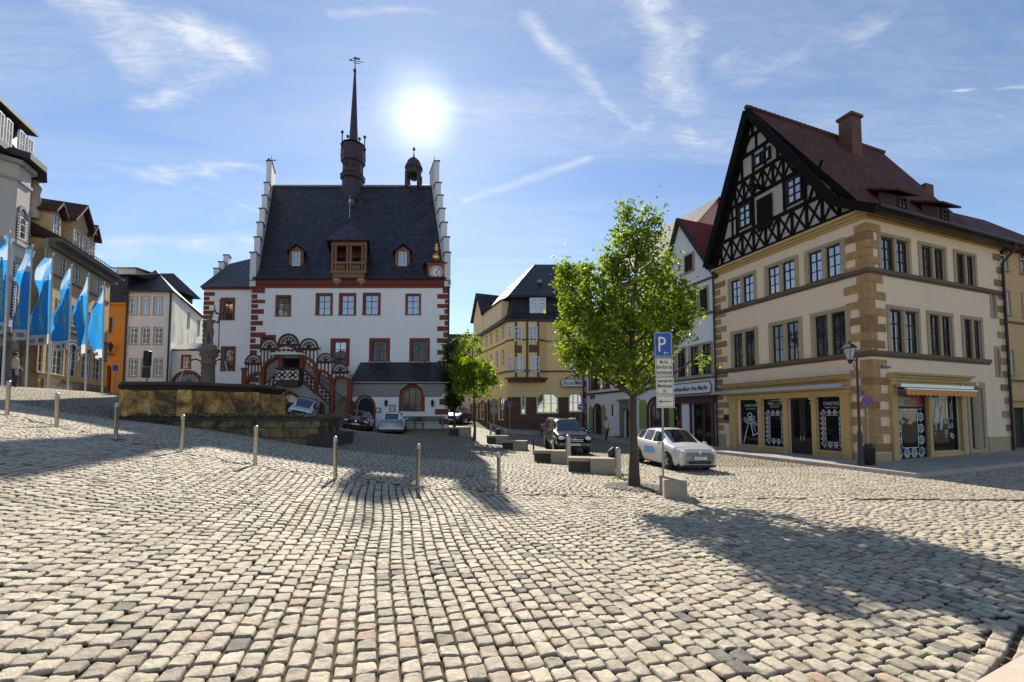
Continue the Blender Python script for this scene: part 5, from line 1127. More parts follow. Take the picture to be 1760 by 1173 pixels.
for a in [(911.6, 514, 922.5, 538), (925, 514, 937, 538), (985, 514, 996, 538), (999, 514, 1010, 538)]:
    D2 = Fac(MY, Fr((0, .25, 0), (1, 0, 0), (0, 1, 0))); q_ = D2.pwin(*a, hole=False, **{**Wm, 'sur': .07, 'smat': WHITE, 'proud': .1}); q_.parent = rf
    x0, z1 = D2.P(a[0], a[1]); x1, z0 = D2.P(a[2], a[3]); mb = MB(); mb.box(x0 - .12, .25, z0 - .15, x1 + .12, 1.2, z1 + .15); mb.build('dormer', SL2, rf)
D2 = Fac(MY, Fr((0, 1.9, 0), (1, 0, 0), (0, 1, 0))); x0, z1 = D2.P(923, 483); x1, z0 = D2.P(931, 490); mb = MB(); mb.add([(x0, 1.5, z0), (x1, 1.5, z0), (x1, 2.1, z1), (x0, 2.1, z1), (x0, 1.4, z0 + .1), (x1, 1.4, z0 + .1), (x1, 2.0, z1 + .15), (x0, 2.0, z1 + .15)], [(0, 3, 2, 1), (4, 5, 6, 7), (0, 1, 5, 4), (1, 2, 6, 5), (2, 3, 7, 6), (3, 0, 4, 7)]); mb.build('skylight', GREY, rf)
# gable over the side front
gx0, gx1 = 1.2, 4.8; mb = FS.mb(); zg = ze + .2; mb.box(gx0, -.05, zg, gx1, .3, zg + 2.2); mb.prism([(gx0, zg + 2.2), (gx1, zg + 2.2), ((gx0 + gx1) / 2, zg + 4.6)], -.05, .3); mb.build('side_gable', YEL, MY)
mb = FS.mb(); m = (gx0 + gx1) / 2
for sg in (gx0 - .3, gx1 + .3): mb.add([(sg, -.35, zg + 1.9), (m, -.35, zg + 4.75), (m, 5.0, zg + 4.75), (sg, 5.0, zg + 1.9), (sg, -.35, zg + 2.05), (m, -.35, zg + 4.9), (m, 5, zg + 4.9), (sg, 5, zg + 2.05)], [(0, 3, 2, 1), (4, 5, 6, 7), (0, 1, 5, 4), (2, 3, 7, 6), (3, 0, 4, 7)])
mb.build('gable_roof', SL2, MY)
mb = FS.mb(); mb.box(5.0, -.05, zg, 10.6, .9, zg + 2.1); mb.build('attic_storey', YEL, MY)
mb = FS.mb(); mb.add([(4.9, -.3, zg + 2.1), (10.9, -.3, zg + 2.1), (10.9, 2.5, zg + 3.2), (4.9, 2.5, zg + 3.2)], [(0, 1, 2, 3)]); mb.build('attic_roof', SL2, MY)
for x in (2.2, 3.7, 5.8, 7.2, 8.6, 10.0): FS.win(x - .35, zg + .5, x + .35, zg + 1.8, hole=False, **{**Wm, 'proud': .08})
# oriel
ox0 = FF.P(871, 620)[0]; ox1 = FF.P(940, 620)[0]; oz0 = FF.P(900, 650)[1]; oz1 = FF.P(900, 557)[1]; pj = .9
poly = [(ox0 - .1, .4), (ox0 + .75, -pj), (ox1 - .75, -pj), (ox1, -.002)]
mb = MB(); mb.slab([(ox0 - .1, 0)] + [poly[1], poly[2], poly[3]], oz0, oz1, 0)
mb.slab([(ox0 - .2, 0), (poly[1][0] - .05, -pj - .12), (poly[2][0] + .05, -pj - .12), (ox1 + .12, -.003)], oz0 - .14, oz0 - .002, 1); o = mb.build('oriel', [YEL, YTRIM], MY)
mb = MB(); mb.slab([(ox0 + .1, -.01), (poly[1][0] + .1, -pj + .2), (poly[2][0] - .1, -pj + .2), (ox1 - .1, -.01)], oz0 - .4, oz0 - .142, 0); mb.build('oriel_corbel', YTRIM, o)
OF = Fac(MY, Fr((0, -pj, 0), (1, 0, 0), (0, 1, 0)))
for z in (zs - .05, zs1 - .02): mb = MB(); mb.slab([(ox0 - .15, 0), (poly[1][0] - .03, -pj - .07), (poly[2][0] + .03, -pj - .07), (ox1 + .08, -.003)], z, z + .14); mb.build('string_course', YTRIM, o)
for a in [(884, 562, 897, 587), (909, 561, 924, 587), (886, 614, 899, 640), (912, 613, 927, 640)]:
    q_ = OF.pwin(*a, hole=False, **{**Wm, 'sur': .0, 'proud': .05, 'g': G_CURT}); q_.parent = o
mb = MB()
for a in (poly[1][0] - .02, (poly[1][0] + poly[2][0]) / 2 - .1, poly[2][0] - .2): mb.box(a, -pj - .05, oz0 + .002, a + .2, -pj - .002, oz1)
for a in [(884, 594, 897, 607), (909, 593, 924, 606)]: x0, z1 = OF.P(a[0], a[1]); x1, z0 = OF.P(a[2], a[3]); mb.box(x0, -pj - .03, z0, x1, -pj - .003, z1)
mb.build('oriel_trim', YTRIM, o)
dv = Vector((poly[1][0] - ox0 + .1, -pj, 0)); OL = Fac(MY, Fr((ox0 - .1, 0, 0), tuple(dv), (-dv.y, dv.x, 0))); L = dv.length
for z0, z1 in ((zs + .0, zs + 1.35), (zs1 + .15, zs1 + 1.4)): q_ = OL.win(L * .3, z0 + .1, L * .78, z1, hole=False, **{**Wm, 'nx': 1, 'proud': .05}); q_.parent = o
# hanging inn signs
def innsign(F_, px0, py0, px1, py1, st, yy, par, name='inn_sign'):
    (x0, z1), (x1, z0) = F_.P(px0, py0, yy), F_.P(px1, py1, yy); mb = F_.mb(); h = (z1 - z0) / 2; zc = (z0 + z1) / 2
    mb.prism([(x0, zc), (x0 + h * .5, z0), (x1 - h * .5, z0), (x1, zc), (x1 - h * .5, z1), (x0 + h * .5, z1)], yy, yy + .08, 0)
    pts = [(x0, zc), (x0 + h * .5, z0), (x1 - h * .5, z0), (x1, zc), (x1 - h * .5, z1), (x0 + h * .5, z1)]
    for p, q_ in zip(pts, pts[1:] + pts[:1]): mb.bar((p[0], yy - .03, p[1]), (q_[0], yy - .03, q_[1]), .05, .14, 1)
    mb.text(st, (x0 + x1) / 2, z0 + h * .55, h * 1.4, yy - .012, wid=(x1 - x0) * .78, mi=1, shear=.35)
    n = 12; mb.tube([((x0 + x1) / 2 + (k / n - .5) * (x1 - x0) * .6, yy, z1 + .35 * math.sin(math.pi * k / n)) for k in range(n + 1)], .03, 6, 1)
    mb.box(x0 + .5, yy, z1, x0 + .56, 0, z1 + .05, 1); mb.box(x1 - .56, yy, z1, x1 - .5, 0, z1 + .05, 1)
    return mb.build(name, [WTX, IRON], par)
innsign(FF, 963, 652, 1004, 665, 'Ratsklause', -.35, MY)
s_ = FS.mb(); a_ = 3.2; s_.box(a_, -.2, 3.55, a_ + 3.0, -.05, 4.15, 0); s_.text('Ratsklause', a_ + 1.5, 3.7, .4, -.21, wid=2.4, mi=1, shear=.3); s_.build('inn_sign', [WTX, IRON], MY)
mb = FF.mb(); x, z = FF.P(989, 700, -.05); [mb.prism([(x, z), (x + .48 * math.cos(p), z + .48 * math.sin(p)), (x + .48 * math.cos(p + .3), z + .48 * math.sin(p + .3))], -.06, -.02) for p in [i * .2618 for i in range(24)]]
# ------------------------------------------------------------------ white house with green shutters, bookshop and what stands behind them
def row_frame(t): v = HC + dL * t; return v
WHI = plaster('white_render', (.80, .75, .70), dirt=.25); WREN = plaster('bookshop_render', (.78, .77, .78), dirt=.2); PURP = plain('oxblood_frame', (.13, .015, .022), rough=.7); GRN = plain('green_shutter', (.26, .33, .08), rough=.7, nz=.15)
RT = tiles('red_gable_tiles', (.17, .035, .028), (.25, .055, .04), w_=.18, h_=.2); GT = tiles('weathered_grey_tiles', (.14, .125, .11), (.20, .18, .16), w_=.18, h_=.22, moss=.3)
T1 = 12.0; T2 = 22.6
BS = empty('bookshop_house', HC + dL * HL, HR, 'narrow white gabled house with bookshop sign, brown shop windows and red side roof', 'house')
B1 = T1 - HL; BF = Fac(BS, Fr((0, B1, 0), (0, -1, 0), (1, 0, 0)))   # x runs from far end to near end
WB = dict(sur=.12, smat=SANDL, fmat=DKWOOD, nx=2, nz=3, rec=.12, fw=.06, mull=0, g=G_DARK)
for c_ in (.7, 1.65, 2.75, 3.7): BF.win(c_ - .36, 4.3, c_ + .36, 6.05, **WB)
for c_ in (1.45, 2.7, 3.55): BF.win(c_ - .33, 8.0, c_ + .33, 9.35, **WB)
q1 = (.55, 1.45); q2 = (2.5, 4.0)
BF.holes += [(q1[0], .55, q1[1], 2.65, 0), (q2[0], -.2, q2[1], 2.65, 0)]
BF.wall(0, B1, -1, 10.0, WREN)
apz = at(1173, 385, HC.y + dL.y * (T1 - 1.4)).z - HC.z; apxx = 1.75
mb = BF.mb(); mb.prism([(0, 10.0), (B1, 10.0), (apxx, apz)], 0, .25); mb.build('gable_wall', WREN, BS)
xx_, zz2 = BF.P(1185, 452); BF.win(xx_ - .3, zz2 - .55, xx_ + .3, zz2 + .45, hole=False, **{**WB, 'proud': .06})
mb = MB(); mb.box(.02, -.01, -1, 9, .25, 10); mb.box(.02, B1 - .25, -1, 9, B1 - .0, 10); mb.build('side_wall', WREN, BS)
mb = BF.mb()
for (p, q_) in (((-.3, 9.6), (apxx, apz + .1)), ((apxx, apz + .1), (B1 + .25, 9.7))): mb.bar((p[0], -.2, p[1]), (q_[0], -.2, q_[1]), .22, .2)
mb.build('bargeboard', DKWOOD, BS)
mb = BF.mb(); mb.add([(-.35, -.22, 9.6), (apxx, -.22, apz + .2), (apxx, 9, apz + .2), (-.35, 9, 9.6)], [(3, 2, 1, 0)]); mb.add([(apxx, -.22, apz + .2), (B1 + .3, -.22, 9.75), (B1 + .3, 9, 9.75), (apxx, 9, apz + .2)], [(3, 2, 1, 0)]); mb.build('roof', RT, BS)
for z in (7.75, 9.75, 4.05): mb = BF.mb(); mb.box(-.0, -.08, z, B1, -.001, z + .12); mb.build('string_course', MOLD, BS)
SHB = plain('brown_shop_timber', (.085, .035, .025), rough=.6, nz=.3)
mb = BF.mb(); mb.box(.2, -.12, -.6, .55, -.001, 2.65); mb.box(1.45, -.05, -.6, 1.6, -.001, 2.65); mb.box(2.3, -.05, -.6, 2.5, -.001, 2.65); mb.box(4.0, -.12, -.6, 4.2, -.001, 2.65); mb.box(.15, -.16, 2.65, 4.25, -.001, 3.0); mb.box(.05, -.28, 3.0, 4.33, -.001, 3.1); mb.box(.55, -.1, -.6, 1.45, -.001, .55); mb.build('shop_front', SHB, BS)
for a, b, z0 in ((q1[0], q1[1], .55), (q2[0], q2[1] - .75, .1), (q2[1] - .7, q2[1], -.2)):
    mb = BF.mb(); mb.box(a, .08, z0, a + .07, .14, 2.65); mb.box(b - .07, .08, z0, b, .14, 2.65); mb.box(a + .07, .08, 2.55, b - .07, .14, 2.65); mb.box(a + .07, .08, z0, b - .07, .14, z0 + .12); o = mb.build('shop_window', SHB, BS)
    mb = BF.mb(); mb.box(a, .12, z0, b, .13, 2.6); mb.build('pane', G_SHOP, o)
mb = BF.mb(); mb.box(1.72, -.04, .3, 1.95, -.002, 2.6); mb.build('white_pilaster', WHITE, BS)
rq = random.Random(2); PAP = [plain('poster_%d' % i, c, rough=.5) for i, c in enumerate([(.55, .5, .4), (.08, .15, .35), (.45, .12, .05), (.5, .4, .1), (.1, .1, .1)])]
mb = BF.mb()
for k in range(12): x = rq.uniform(q1[0] + .1, q1[1] - .35); z = .75 + (k % 6) * .3; mb.box(x, .10, z, x + rq.uniform(.15, .25), .114, z + .24, k % 5)
mb.build('window_display', PAP, BS)
(x0, z1), (x1, z0) = BF.P(1166, 645), BF.P(1227, 668); z0 = 3.22; z1 = 3.88; x0 = .6; x1 = 4.0
mb = BF.mb(); sh = [(x0, z0), (x1, z0), (x1 + .1, (z0 + z1) / 2), (x1, z1), (x0, z1), (x0 - .1, (z0 + z1) / 2)]; mb.prism(sh, -.1, -.04, 0)
for p, q_ in zip(sh, sh[1:] + sh[:1]): mb.bar((p[0], -.12, p[1]), (q_[0], -.12, q_[1]), .045, .03, 1)
mb.text('Buchhandlung Am Markt', (x0 + x1) / 2, z0 + .2, .36, -.106, wid=(x1 - x0) * .88, mi=1, offset=.012); mb.build('shop_sign', [WHITE, SIGNB], BS)
# white house with shutters
GH = empty('shuttered_house', HC + dL * T1, HR, 'white rendered house with green shutters, oxblood windows and a carved stone portal', 'house')
L1 = T2 - T1; GF = Fac(GH, Fr((0, L1, 0), (0, -1, 0), (1, 0, 0)))
def gx(px): return GF.P(px, 700)[0]
WP = dict(sur=.16, smat=PURP, fmat=PURP, nx=1, nz=2, rec=.12, fw=.05, mull=0, g=G_DARK)
for px in (1018, 1026, 1043, 1064, 1072, 1090, 1104, 1120): c_ = gx(px); GF.win(c_ - .34, 4.15, c_ + .34, 5.7, **WP)
for px, hw in ((1027, .5),): c_ = gx(px); GF.win(c_ - hw, .1, c_ + hw, 2.75, arch=.5, **{**WP, 'sur': .2, 'nx': 2})
c_ = gx(1128); GF.win(c_ - .75, 1.0, c_ + .75, 3.0, arch=.65, **{**WP, 'sur': .22, 'nx': 3, 'nz': 3})
cp = gx(1078); GF.holes.append((cp - .42, -.5, cp + .42, 2.5, .42)); cs = gx(1052); GF.win(cs - .16, 1.9, cs + .16, 2.8, **{**WP, 'sur': 0})
GF.wall(0, L1, -1, 6.5, WHI)
for px, hw, z0, z1 in ((1027, .5, .1, 2.8), (1128, .75, 1.0, 3.05)):
    c_ = gx(px)
    for sg in (-1, 1):
        a = c_ + sg * (hw + .24); b = a + sg * (hw * .9 + .08); mb = GF.mb(); mb.box(a, -.09, z0, b, -.04, z1 - .35); mb.prism([(min(a, b), z1 - .35), (max(a, b), z1 - .35)] + [((a + b) / 2 + abs(b - a) / 2 * math.cos(t), z1 - .35 + .35 * math.sin(t)) for t in (.5, 1.0, 1.57, 2.1, 2.6)], -.09, -.04)
        for z in (z0 + .5, z1 - .6): mb.box(min(a, b) + .05, -.11, z, max(a, b) - .05, -.091, z + .07)
        mb.build('shutter', GRN, GH)
PST = plain('carved_grey_stone', (.20, .17, .14), rough=.9, nz=.35, bump=.6)
mb = GF.mb(); mb.box(cp - .85, -.12, -.6, cp - .44, -.001, 2.6); mb.box(cp + .44, -.12, -.6, cp + .85, -.001, 2.6); mb.ringarc(cp, 2.08, .44, .62, 0, math.pi, -.16, -.001, 12); mb.box(cp - .85, -.12, 2.6, cp + .85, -.001, 3.0); mb.box(cp - 1.0, -.22, 3.0, cp + 1.0, -.001, 3.15); mb.build('stone_portal', PST, GH)
mb = GF.mb(); mb.box(cp - .42, .2, -.5, cp + .42, .25, 2.5); mb.build('portal_door', DKWOOD, GH)
for sg in (-1, 1): mb = GF.mb(); mb.lathe((cp + sg * .85, -.35, -.35), [(.22, 0), (.18, .1), (.13, .5), (.25, .62), (.25, .72)], 10); mb.build('portal_seat', PST, GH)
mb = GF.mb(); mb.box(0, -.08, 3.72, L1, -.001, 3.86); mb.build('string_course', PURP, GH)
mb = GF.mb(); z = 0
while z < 6.2: mb.box(-.01, -.04, z, .45 if int(z / .5) % 2 else .28, .01, z + .5); z += .5
mb.build('quoins', PURP, GH)
mb = GF.mb(); xb = gx(1145) - .05; 
for k in range(4): x = 1.3 + k * .22; mb.box(x, -.1, 3.35 + .0, x + .05, -.04, 3.68)
mb.build('iron_numerals', IRON, GH)
mb = MB(); mb.box(.02, .01, -1, 8, .3, 6.5); mb.box(.02, L1 - .3, -1, 8, L1, 6.5); mb.build('side_wall', WHI, GH)
rt = at(1168, 396, HC.y + dL.y * T1 - 0).z; mb = GF.mb(); zt_ = 14.8
mb.add([(-.1, -.5, 6.35), (L1 - .05, -.5, 6.35), (L1 - .05, 5.5, zt_), (-.1, 5.5, zt_), (-.1, 11, 6.4), (L1 - .05, 11, 6.4)], [(0, 1, 2, 3), (3, 2, 5, 4), (0, 3, 4), (1, 5, 2), (0, 4, 5, 1)]); rf = mb.build('roof', GT, GH)
for x in (2.0, 7.8):
    mb = GF.mb(); mb.box(x - .6, .9, 7.8, x + .6, 3, 9.6, 0); mb.add([(x - .8, .6, 9.5), (x + .8, .6, 9.5), (x + .9, 3.2, 12.2), (x - .9, 3.2, 12.2)], [(0, 1, 2, 3)], 1); o = mb.build('dormer', [DKWOOD, GT], rf)
# tall rose-coloured house behind
p0 = at(1192, 400, 36); RO = empty('rose_house', (p0.x, 36, 0), HR + R(4), 'rose gable with grey tiled roof rising behind the bookshop', 'house')
zt_ = at(1249, 341, 37).z; zz_ = at(1200, 385, 37).z
mb = MB(); mb.prism([(-3.2, 0), (5, 0), (5, zz_ - 3), (2.9, zt_), (-3.2, zz_ - 3.6)], 0, .3, 0); mb.box(-3.2, .3, 0, 5, 8, zz_ - 4.5, 0); mb.build('wall', plaster('rose_render', (.50, .30, .27)), RO)
mb = MB(); mb.add([(-3.4, -.4, zz_ - 4.0), (2.9, -.4, zt_ + .1), (2.9, 8, zt_ + .1), (-3.4, 8, zz_ - 4.0), (5.6, -.4, zz_ - 3.6), (5.6, 8, zz_ - 3.6)], [(0, 1, 2, 3), (1, 4, 5, 2)]); mb.build('roof', GT, RO)
# neighbour on the far right
p0 = HC + dR * (HW_ + .05); NB = empty('ochre_neighbour_house', p0, HR - R(2), 'ochre house at the right edge of the picture with small white windows and dark doorway', 'house')
NF = Fac(NB, Fr((0, .25, 0), (1, 0, 0), (0, 1, 0)))
NO = plaster('ochre_render', (.60, .40, .20), dirt=.3); WN = dict(sur=.1, smat=SANDL, fmat=WHITE, nx=1, nz=3, rec=.08, fw=.06)
for z in (3.9, 6.8, 9.0):
    for x in (.85, 2.6, 4.4): NF.win(x - .3, z, x + .3, z + 1.15, **WN)
NF.holes.append((.75, -.5, 2.2, 2.3, 0)); NF.wall(0, 8, -1, 10.1, NO)
mb = NF.mb(); mb.box(.75, .2, -.5, 2.2, .25, 2.3); mb.build('shop_door', DKWOOD, NB); mb = NF.mb(); mb.box(.5, -.08, -.5, .75, -.001, 2.6); mb.box(2.2, -.08, -.5, 2.45, -.001, 2.6); mb.box(.4, -.2, 2.6, 2.55, -.001, 2.8); mb.build('door_surround', OCHRE, NB)
for z in (3.55, 6.4): mb = NF.mb(); mb.box(0, -.07, z, 8, -.001, z + .1); mb.build('string_course', MOLD, NB)
mb = NF.mb(); mb.add([(-.1, -.5, 10.0), (8, -.5, 10.0), (8, 3.6, 14.2), (-.1, 3.6, 14.2), (8, 8, 10), (-.1, 8, 10)], [(0, 1, 2, 3), (3, 2, 4, 5), (0, 3, 5), (1, 4, 2), (0, 5, 4, 1)]); mb.build('roof', ROOFR, NB)
mb = NF.mb(); mb.box(1.2, 3.0, 13.3, 1.9, 3.7, 15.1); mb.build('chimney', BRK, NB)
# ------------------------------------------------------------------ left side of the square
lu = Vector((-.395, .92, 0)).normalized(); LB = at(71, 668, 25.0)
TAN = plaster('tan_render', (.60, .42, .23), dirt=.3); TANL = plaster('warm_yellow_render', (.66, .42, .15), dirt=.25); LROOF = tiles('brown_roof_tiles', (.07, .03, .025), (.10, .045, .035), w_=.2, h_=.2)
LH = empty('tan_house', (LB.x, LB.y, 3.0), math.atan2(lu.y, lu.x), 'long tan three-storey house with dormers, yellow ground floor and wrought frieze', 'house')
TF = Fac(LH, Fr((0, 0, 0), (1, 0, 0), (0, 1, 0))); tL = TF.P(184, 600)[0]
def tz(y, px=110): return TF.P(px, y)[1]
zev_ = TF.P(71, 402)[1]; WT = dict(sur=.09, smat=plain('pale_frame', (.5, .44, .36)), fmat=WHITE, nx=2, nz=4, rec=.1, fw=.06, mull=0)
cxs = [TF.P(x, 500)[0] for x in (82, 107.5, 130, 151.5, 169)]
zt1 = TF.P(107, 442)[1]; zt0 = TF.P(107, 476)[1]; zm1 = TF.P(126, 526)[1]; zm0 = TF.P(126, 561)[1]; zg1 = TF.P(124, 594)[1]; zg0_ = TF.P(124, 648)[1]
for c_ in cxs: TF.win(c_ - .42, zt0, c_ + .42, zt1, **WT); TF.win(c_ - .42, zm0, c_ + .42, zm1, **WT)
for c_ in [TF.P(x, 620)[0] for x in (75, 99, 124, 148, 167)]: TF.win(c_ - .55, zg0_, c_ + .55, zg1 + .1, arch=.5, **{**WT, 'g': G_DARK})
zfr0, zfr1 = zg1 - .55, zg1 + .75; zdiv = zg1 + .8
TF.wall(-.35, tL, zdiv, zev_, TAN); TF.wall(-.35, tL, -1, zdiv, TANL)
FRZ = mat('wrought_frieze', lambda t, b, o: (t.set(b.inputs['Base Color'], t.ramp(t.m('SINE', t.m('MULTIPLY', t.noise(t.vm('SCALE', t.n('ShaderNodeUVMap').outputs[0], sc_=1.0), 2.6, 2, .4, 1.6), 42.0)), [(.5, (.012, .012, .016)), (.62, (.42, .40, .38))]))))
mb = TF.mb()
gs = [TF.P(x, 620)[0] for x in (75, 99, 124, 148, 167)]; xs2 = [-.35] + [v for c_ in gs for v in (c_ - .75, c_ + .75)] + [tL]
for k in range(0, len(xs2), 2):
    if xs2[k + 1] > xs2[k]: mb.box(xs2[k], -.05, zfr0, xs2[k + 1], -.001, zfr1)
for c_ in gs: mb.box(c_ - .75, -.05, zg1 + .22, c_ + .75, -.001, zfr1)
mb.build('frieze', FRZ, LH)
mb = TF.mb(); mb.box(-.05, -.14, zdiv, tL + .1, -.001, zdiv + .12); mb.box(-.05, -.08, zm0 - .5, tL + .05, -.001, zm0 - .38); mb.box(0, -.08, zt0 - .2, tL, -.001, zt0 - .1); mb.box(-.1, -.3, zev_ - .5, tL + .3, -.001, zev_ - .1); mb.box(-.1, -.65, zev_ - .1, tL + .5, -.001, zev_ + .12); mb.build('string_course', plain('grey_cornice', (.14, .12, .105)), LH)
mb = TF.mb(); mb.text('HERZOG-ZANDER', TF.P(135, 568)[0], zdiv + .2, .3, -.03, wid=3.2); mb.build('lettering', IRON, LH)
mb = TF.mb(); mb.box(-.02, -.1, -1.5, tL + .02, -.001, .95); mb.build('stone_base', blocks('base_stone', (.24, .20, .16), (.15, .12, .10), w_=.6, h_=.3, nz=.4), LH)
mb = TF.mb(); mb.box(tL - .3, .01, -1, tL, 9, zev_); mb.box(0, .01, -1, .3, 9, zev_); mb.build('side_wall', TAN, LH)
zrg = zev_ + 2.9; mb = TF.mb(); mb.add([(-.1, -.7, zev_ + .12), (tL + .5, -.7, zev_ + .12), (tL + .1, 4.5, zrg), (-.1, 4.5, zrg), (tL + .5, 9, zev_), (-.1, 9, zev_)], [(0, 1, 2, 3), (3, 2, 4, 5), (0, 3, 5), (1, 4, 2), (0, 5, 4, 1)]); rf = mb.build('roof', LROOF, LH)
def ldorm(x0, x1, h, nw, gable, zoff=.1):
    zb = zev_ + zoff; y0 = .0; mb = TF.mb(); mb.box(x0, y0, zb, x1, 3, zb + h, 0); xm = (x0 + x1) / 2
    if gable: mb.prism([(x0, zb + h), (x1, zb + h), (xm, zb + h + gable)], y0, 3.4, 0)
    o = mb.build('dormer', TAN, rf); mb = TF.mb()
    for sg in (x0 - .25, x1 + .25): mb.add([(sg, y0 - .35, zb + h - .12), (xm, y0 - .35, zb + h + gable + .12), (xm, 4, zb + h + gable + .12), (sg, 4, zb + h - .12), (sg, y0 - .35, zb + h + .06), (xm, y0 - .35, zb + h + gable + .3), (xm, 4, zb + h + gable + .3), (sg, 4, zb + h + .06)], [(0, 3, 2, 1), (4, 5, 6, 7), (0, 1, 5, 4), (2, 3, 7, 6), (3, 0, 4, 7)])
    mb.build('dormer_roof', LROOF, o)
    for k in range(nw): c_ = x0 + (x1 - x0) * (k + .5) / nw; q_ = TF.win(c_ - .36, zb + .3, c_ + .36, zb + 1.5, hole=False, **{**WT, 'proud': .05}); q_.parent = o
ldorm(TF.P(88, 400)[0], TF.P(101, 400)[0], 1.7, 1, .5); ldorm(TF.P(121, 420)[0], TF.P(152, 420)[0], 2.0, 2, 1.3); ldorm(TF.P(151.5, 430)[0], TF.P(161, 430)[0], 1.8, 1, .7)
mb = TF.mb()
for k in range(26): x = .3 + k * (tL - .4) / 26; mb.box(x, -.5, zev_ + .12, x + .03, -.47, zev_ + .42)
mb.box(.2, -.5, zev_ + .42, tL, -.46, zev_ + .46); mb.build('snow_guard', IRON, rf)
# ornate pale building at the left edge
PAL = plaster('pale_stucco', (.66, .60, .55), dirt=.35, dcol=(.2, .18, .16)); RUS = blocks('rusticated_stucco', (.45, .40, .35), (.40, .35, .30), w_=1.3, h_=.45, mort=.03, mc=(.08, .07, .06), nz=.25)
OB = empty('ornate_building', (LB.x - lu.x * .15, LB.y - lu.y * .15, 3.0), math.atan2(lu.y, lu.x), 'tall ornate pale stucco building with bay window, arched windows and dark mansard', 'building')
OF = Fac(OB, Fr((0, .85, 0), (1, 0, 0), (0, 1, 0)))
zc_ = OF.P(70, 318)[1]; XL_ = -7.5
def oz(y, px=30): return OF.P(px, y)[1]
WO = dict(sur=.16, smat=PAL, fmat=WHITE, nx=2, nz=3, rec=.15, fw=.07)
zA0, zA1 = oz(385, 8), oz(318, 8); OF.win(-3.75, zA0, -3.1, zA1, arch=.32, **WO); OF.win(-4.95, zA0, -4.2, zA1, arch=.35, **WO); OF.win(-.65, zA0 + .2, -.2, zA1 - .3, arch=.2, **WO)
OF.win(-3.75, zA0 - 4.2, -3.1, zA0 - 1.8, **WO)
OF.holes.append((-3.5, -1, -2.3, 3.3, .6)); OF.holes.append((-1.7, -1, -.9, 2.9, .4))
OF.wall(XL_, 0, 4.4, zc_, PAL); OF.wall(XL_, 0, -1, 4.4, RUS)
mb = OF.mb(); mb.box(-3.5, .35, -1, -2.3, .4, 3.3); mb.box(-1.7, .35, -1, -.9, .4, 2.9); mb.build('door', plain('black_door', (.01, .01, .012)), OB)
mb = OF.mb(); mb.box(-.3, .01, -1, 0, 8, zc_); mb.build('side_wall', RUS, OB)
mb = OF.mb(); mb.ringarc(-2.9, 2.7, .62, .95, 0, math.pi, -.15, -.001, 12); mb.ringarc(-1.3, 2.5, .45, .75, 0, math.pi, -.12, -.001, 12)
for k in range(9): t = math.pi * (k + .5) / 9; mb.bar((-2.9 + .62 * math.cos(t), -.2, 2.7 + .62 * math.sin(t)), (-2.9 + 1.0 * math.cos(t), -.2, 2.7 + 1.0 * math.sin(t)), .12, .05)
mb.build('arch_moulding', PAL, OB)
bp = [(-2.95, 0), (-2.6, -.7), (-1.55, -.7), (-1.0, 0)]; zb0 = oz(575, 40); zb1 = zc_ - .2
mb = OF.mb(); mb.slab(bp, zb0, zb1); by = mb.build('bay', PAL, OB)
DKF = plain('dark_window_band', (.05, .03, .03))
for z, h, p in ((zb0 - .3, .3, .12), (oz(497, 30), .2, .12), (oz(437, 35), .22, .16), (oz(350, 60), .15, .08), (zb1 - .25, .25, .2)):
    mb = OF.mb(); mb.slab([(bp[0][0] - p, 0), (bp[1][0] - p * .5, bp[1][1] - p), (bp[2][0] + p * .5, bp[2][1] - p), (bp[3][0] + p, 0)], z, z + h); mb.build('bay_cornice', plain('stucco_moulding', (.42, .37, .33), nz=.2), by)
BFc = Fac(OB, OF.M @ Fr((-2.6, -.7, 0), (1, 0, 0), (0, 1, 0))); dv = Vector((.55, .7, 0)); BSd = Fac(OB, OF.M @ Fr((-1.55, -.7, 0), tuple(dv), (-dv.y, dv.x, 0)))
def beads(F_, x0, x1, z0, z1):
    mb = F_.mb(); mb.box(x0 - .16, -.03, z0 - .1, x0 - .04, -.002, z1 + .1, 0); mb.box(x1 + .04, -.03, z0 - .1, x1 + .16, -.002, z1 + .1, 0); mb.box(x0 - .04, -.03, z1 + .02, x1 + .04, -.002, z1 + .14, 0); n = int((z1 - z0) / .16)
    for k in range(n + 1): z = z0 - .05 + k * .16; mb.box(x0 - .15, -.06, z, x0 - .05, -.031, z + .08, 1); mb.box(x1 + .05, -.06, z, x1 + .15, -.031, z + .08, 1)
    mb.build('window_beading', [DKF, PAL], by)
zW = [(oz(432, 35), oz(372, 35)), (oz(557, 22), oz(460, 22))]
for (z0, z1) in zW:
    for F_, a, b in ((BFc, .24, .81), (BSd, .27, .63)):
        q_ = F_.win(a, z0 + .25, b, z1 - (.5 if z0 > 6 else .1), hole=False, **{**WO, 'sur': .0, 'nx': 1 if z0 > 6 else 2, 'g': G_CURT}); q_.parent = by; beads(F_, a, b, z0 + .25, z1 - (.5 if z0 > 6 else .1))
for F_, m_ in ((BFc, .525), (BSd, .45)):
    mb = F_.mb(); mb.ringarc(m_, zW[0][1] - .25, .18, .40, 0, math.pi, -.04, -.002, 10, 0)
    for k in range(8): t = math.pi * (k + .5) / 8; mb.bar((m_ + .24 * math.cos(t), -.06, zW[0][1] - .25 + .24 * math.sin(t)), (m_ + .39 * math.cos(t), -.06, zW[0][1] - .25 + .39 * math.sin(t)), .07, .02, 1)
    mb.build('lunette', [DKF, PAL], by)
    zq = (oz(437, 35) + oz(497, 30)) / 2; mb = F_.mb()
    for k in range(3):
        for j in range(3): mb.ringarc(m_ - .28 + k * .28, zq - .3 + j * .3, .07, .13, 0, 2 * math.pi, -.05, -.002, 8, 0)
    mb.build('relief_panel', MC['stucco_moulding'], by)
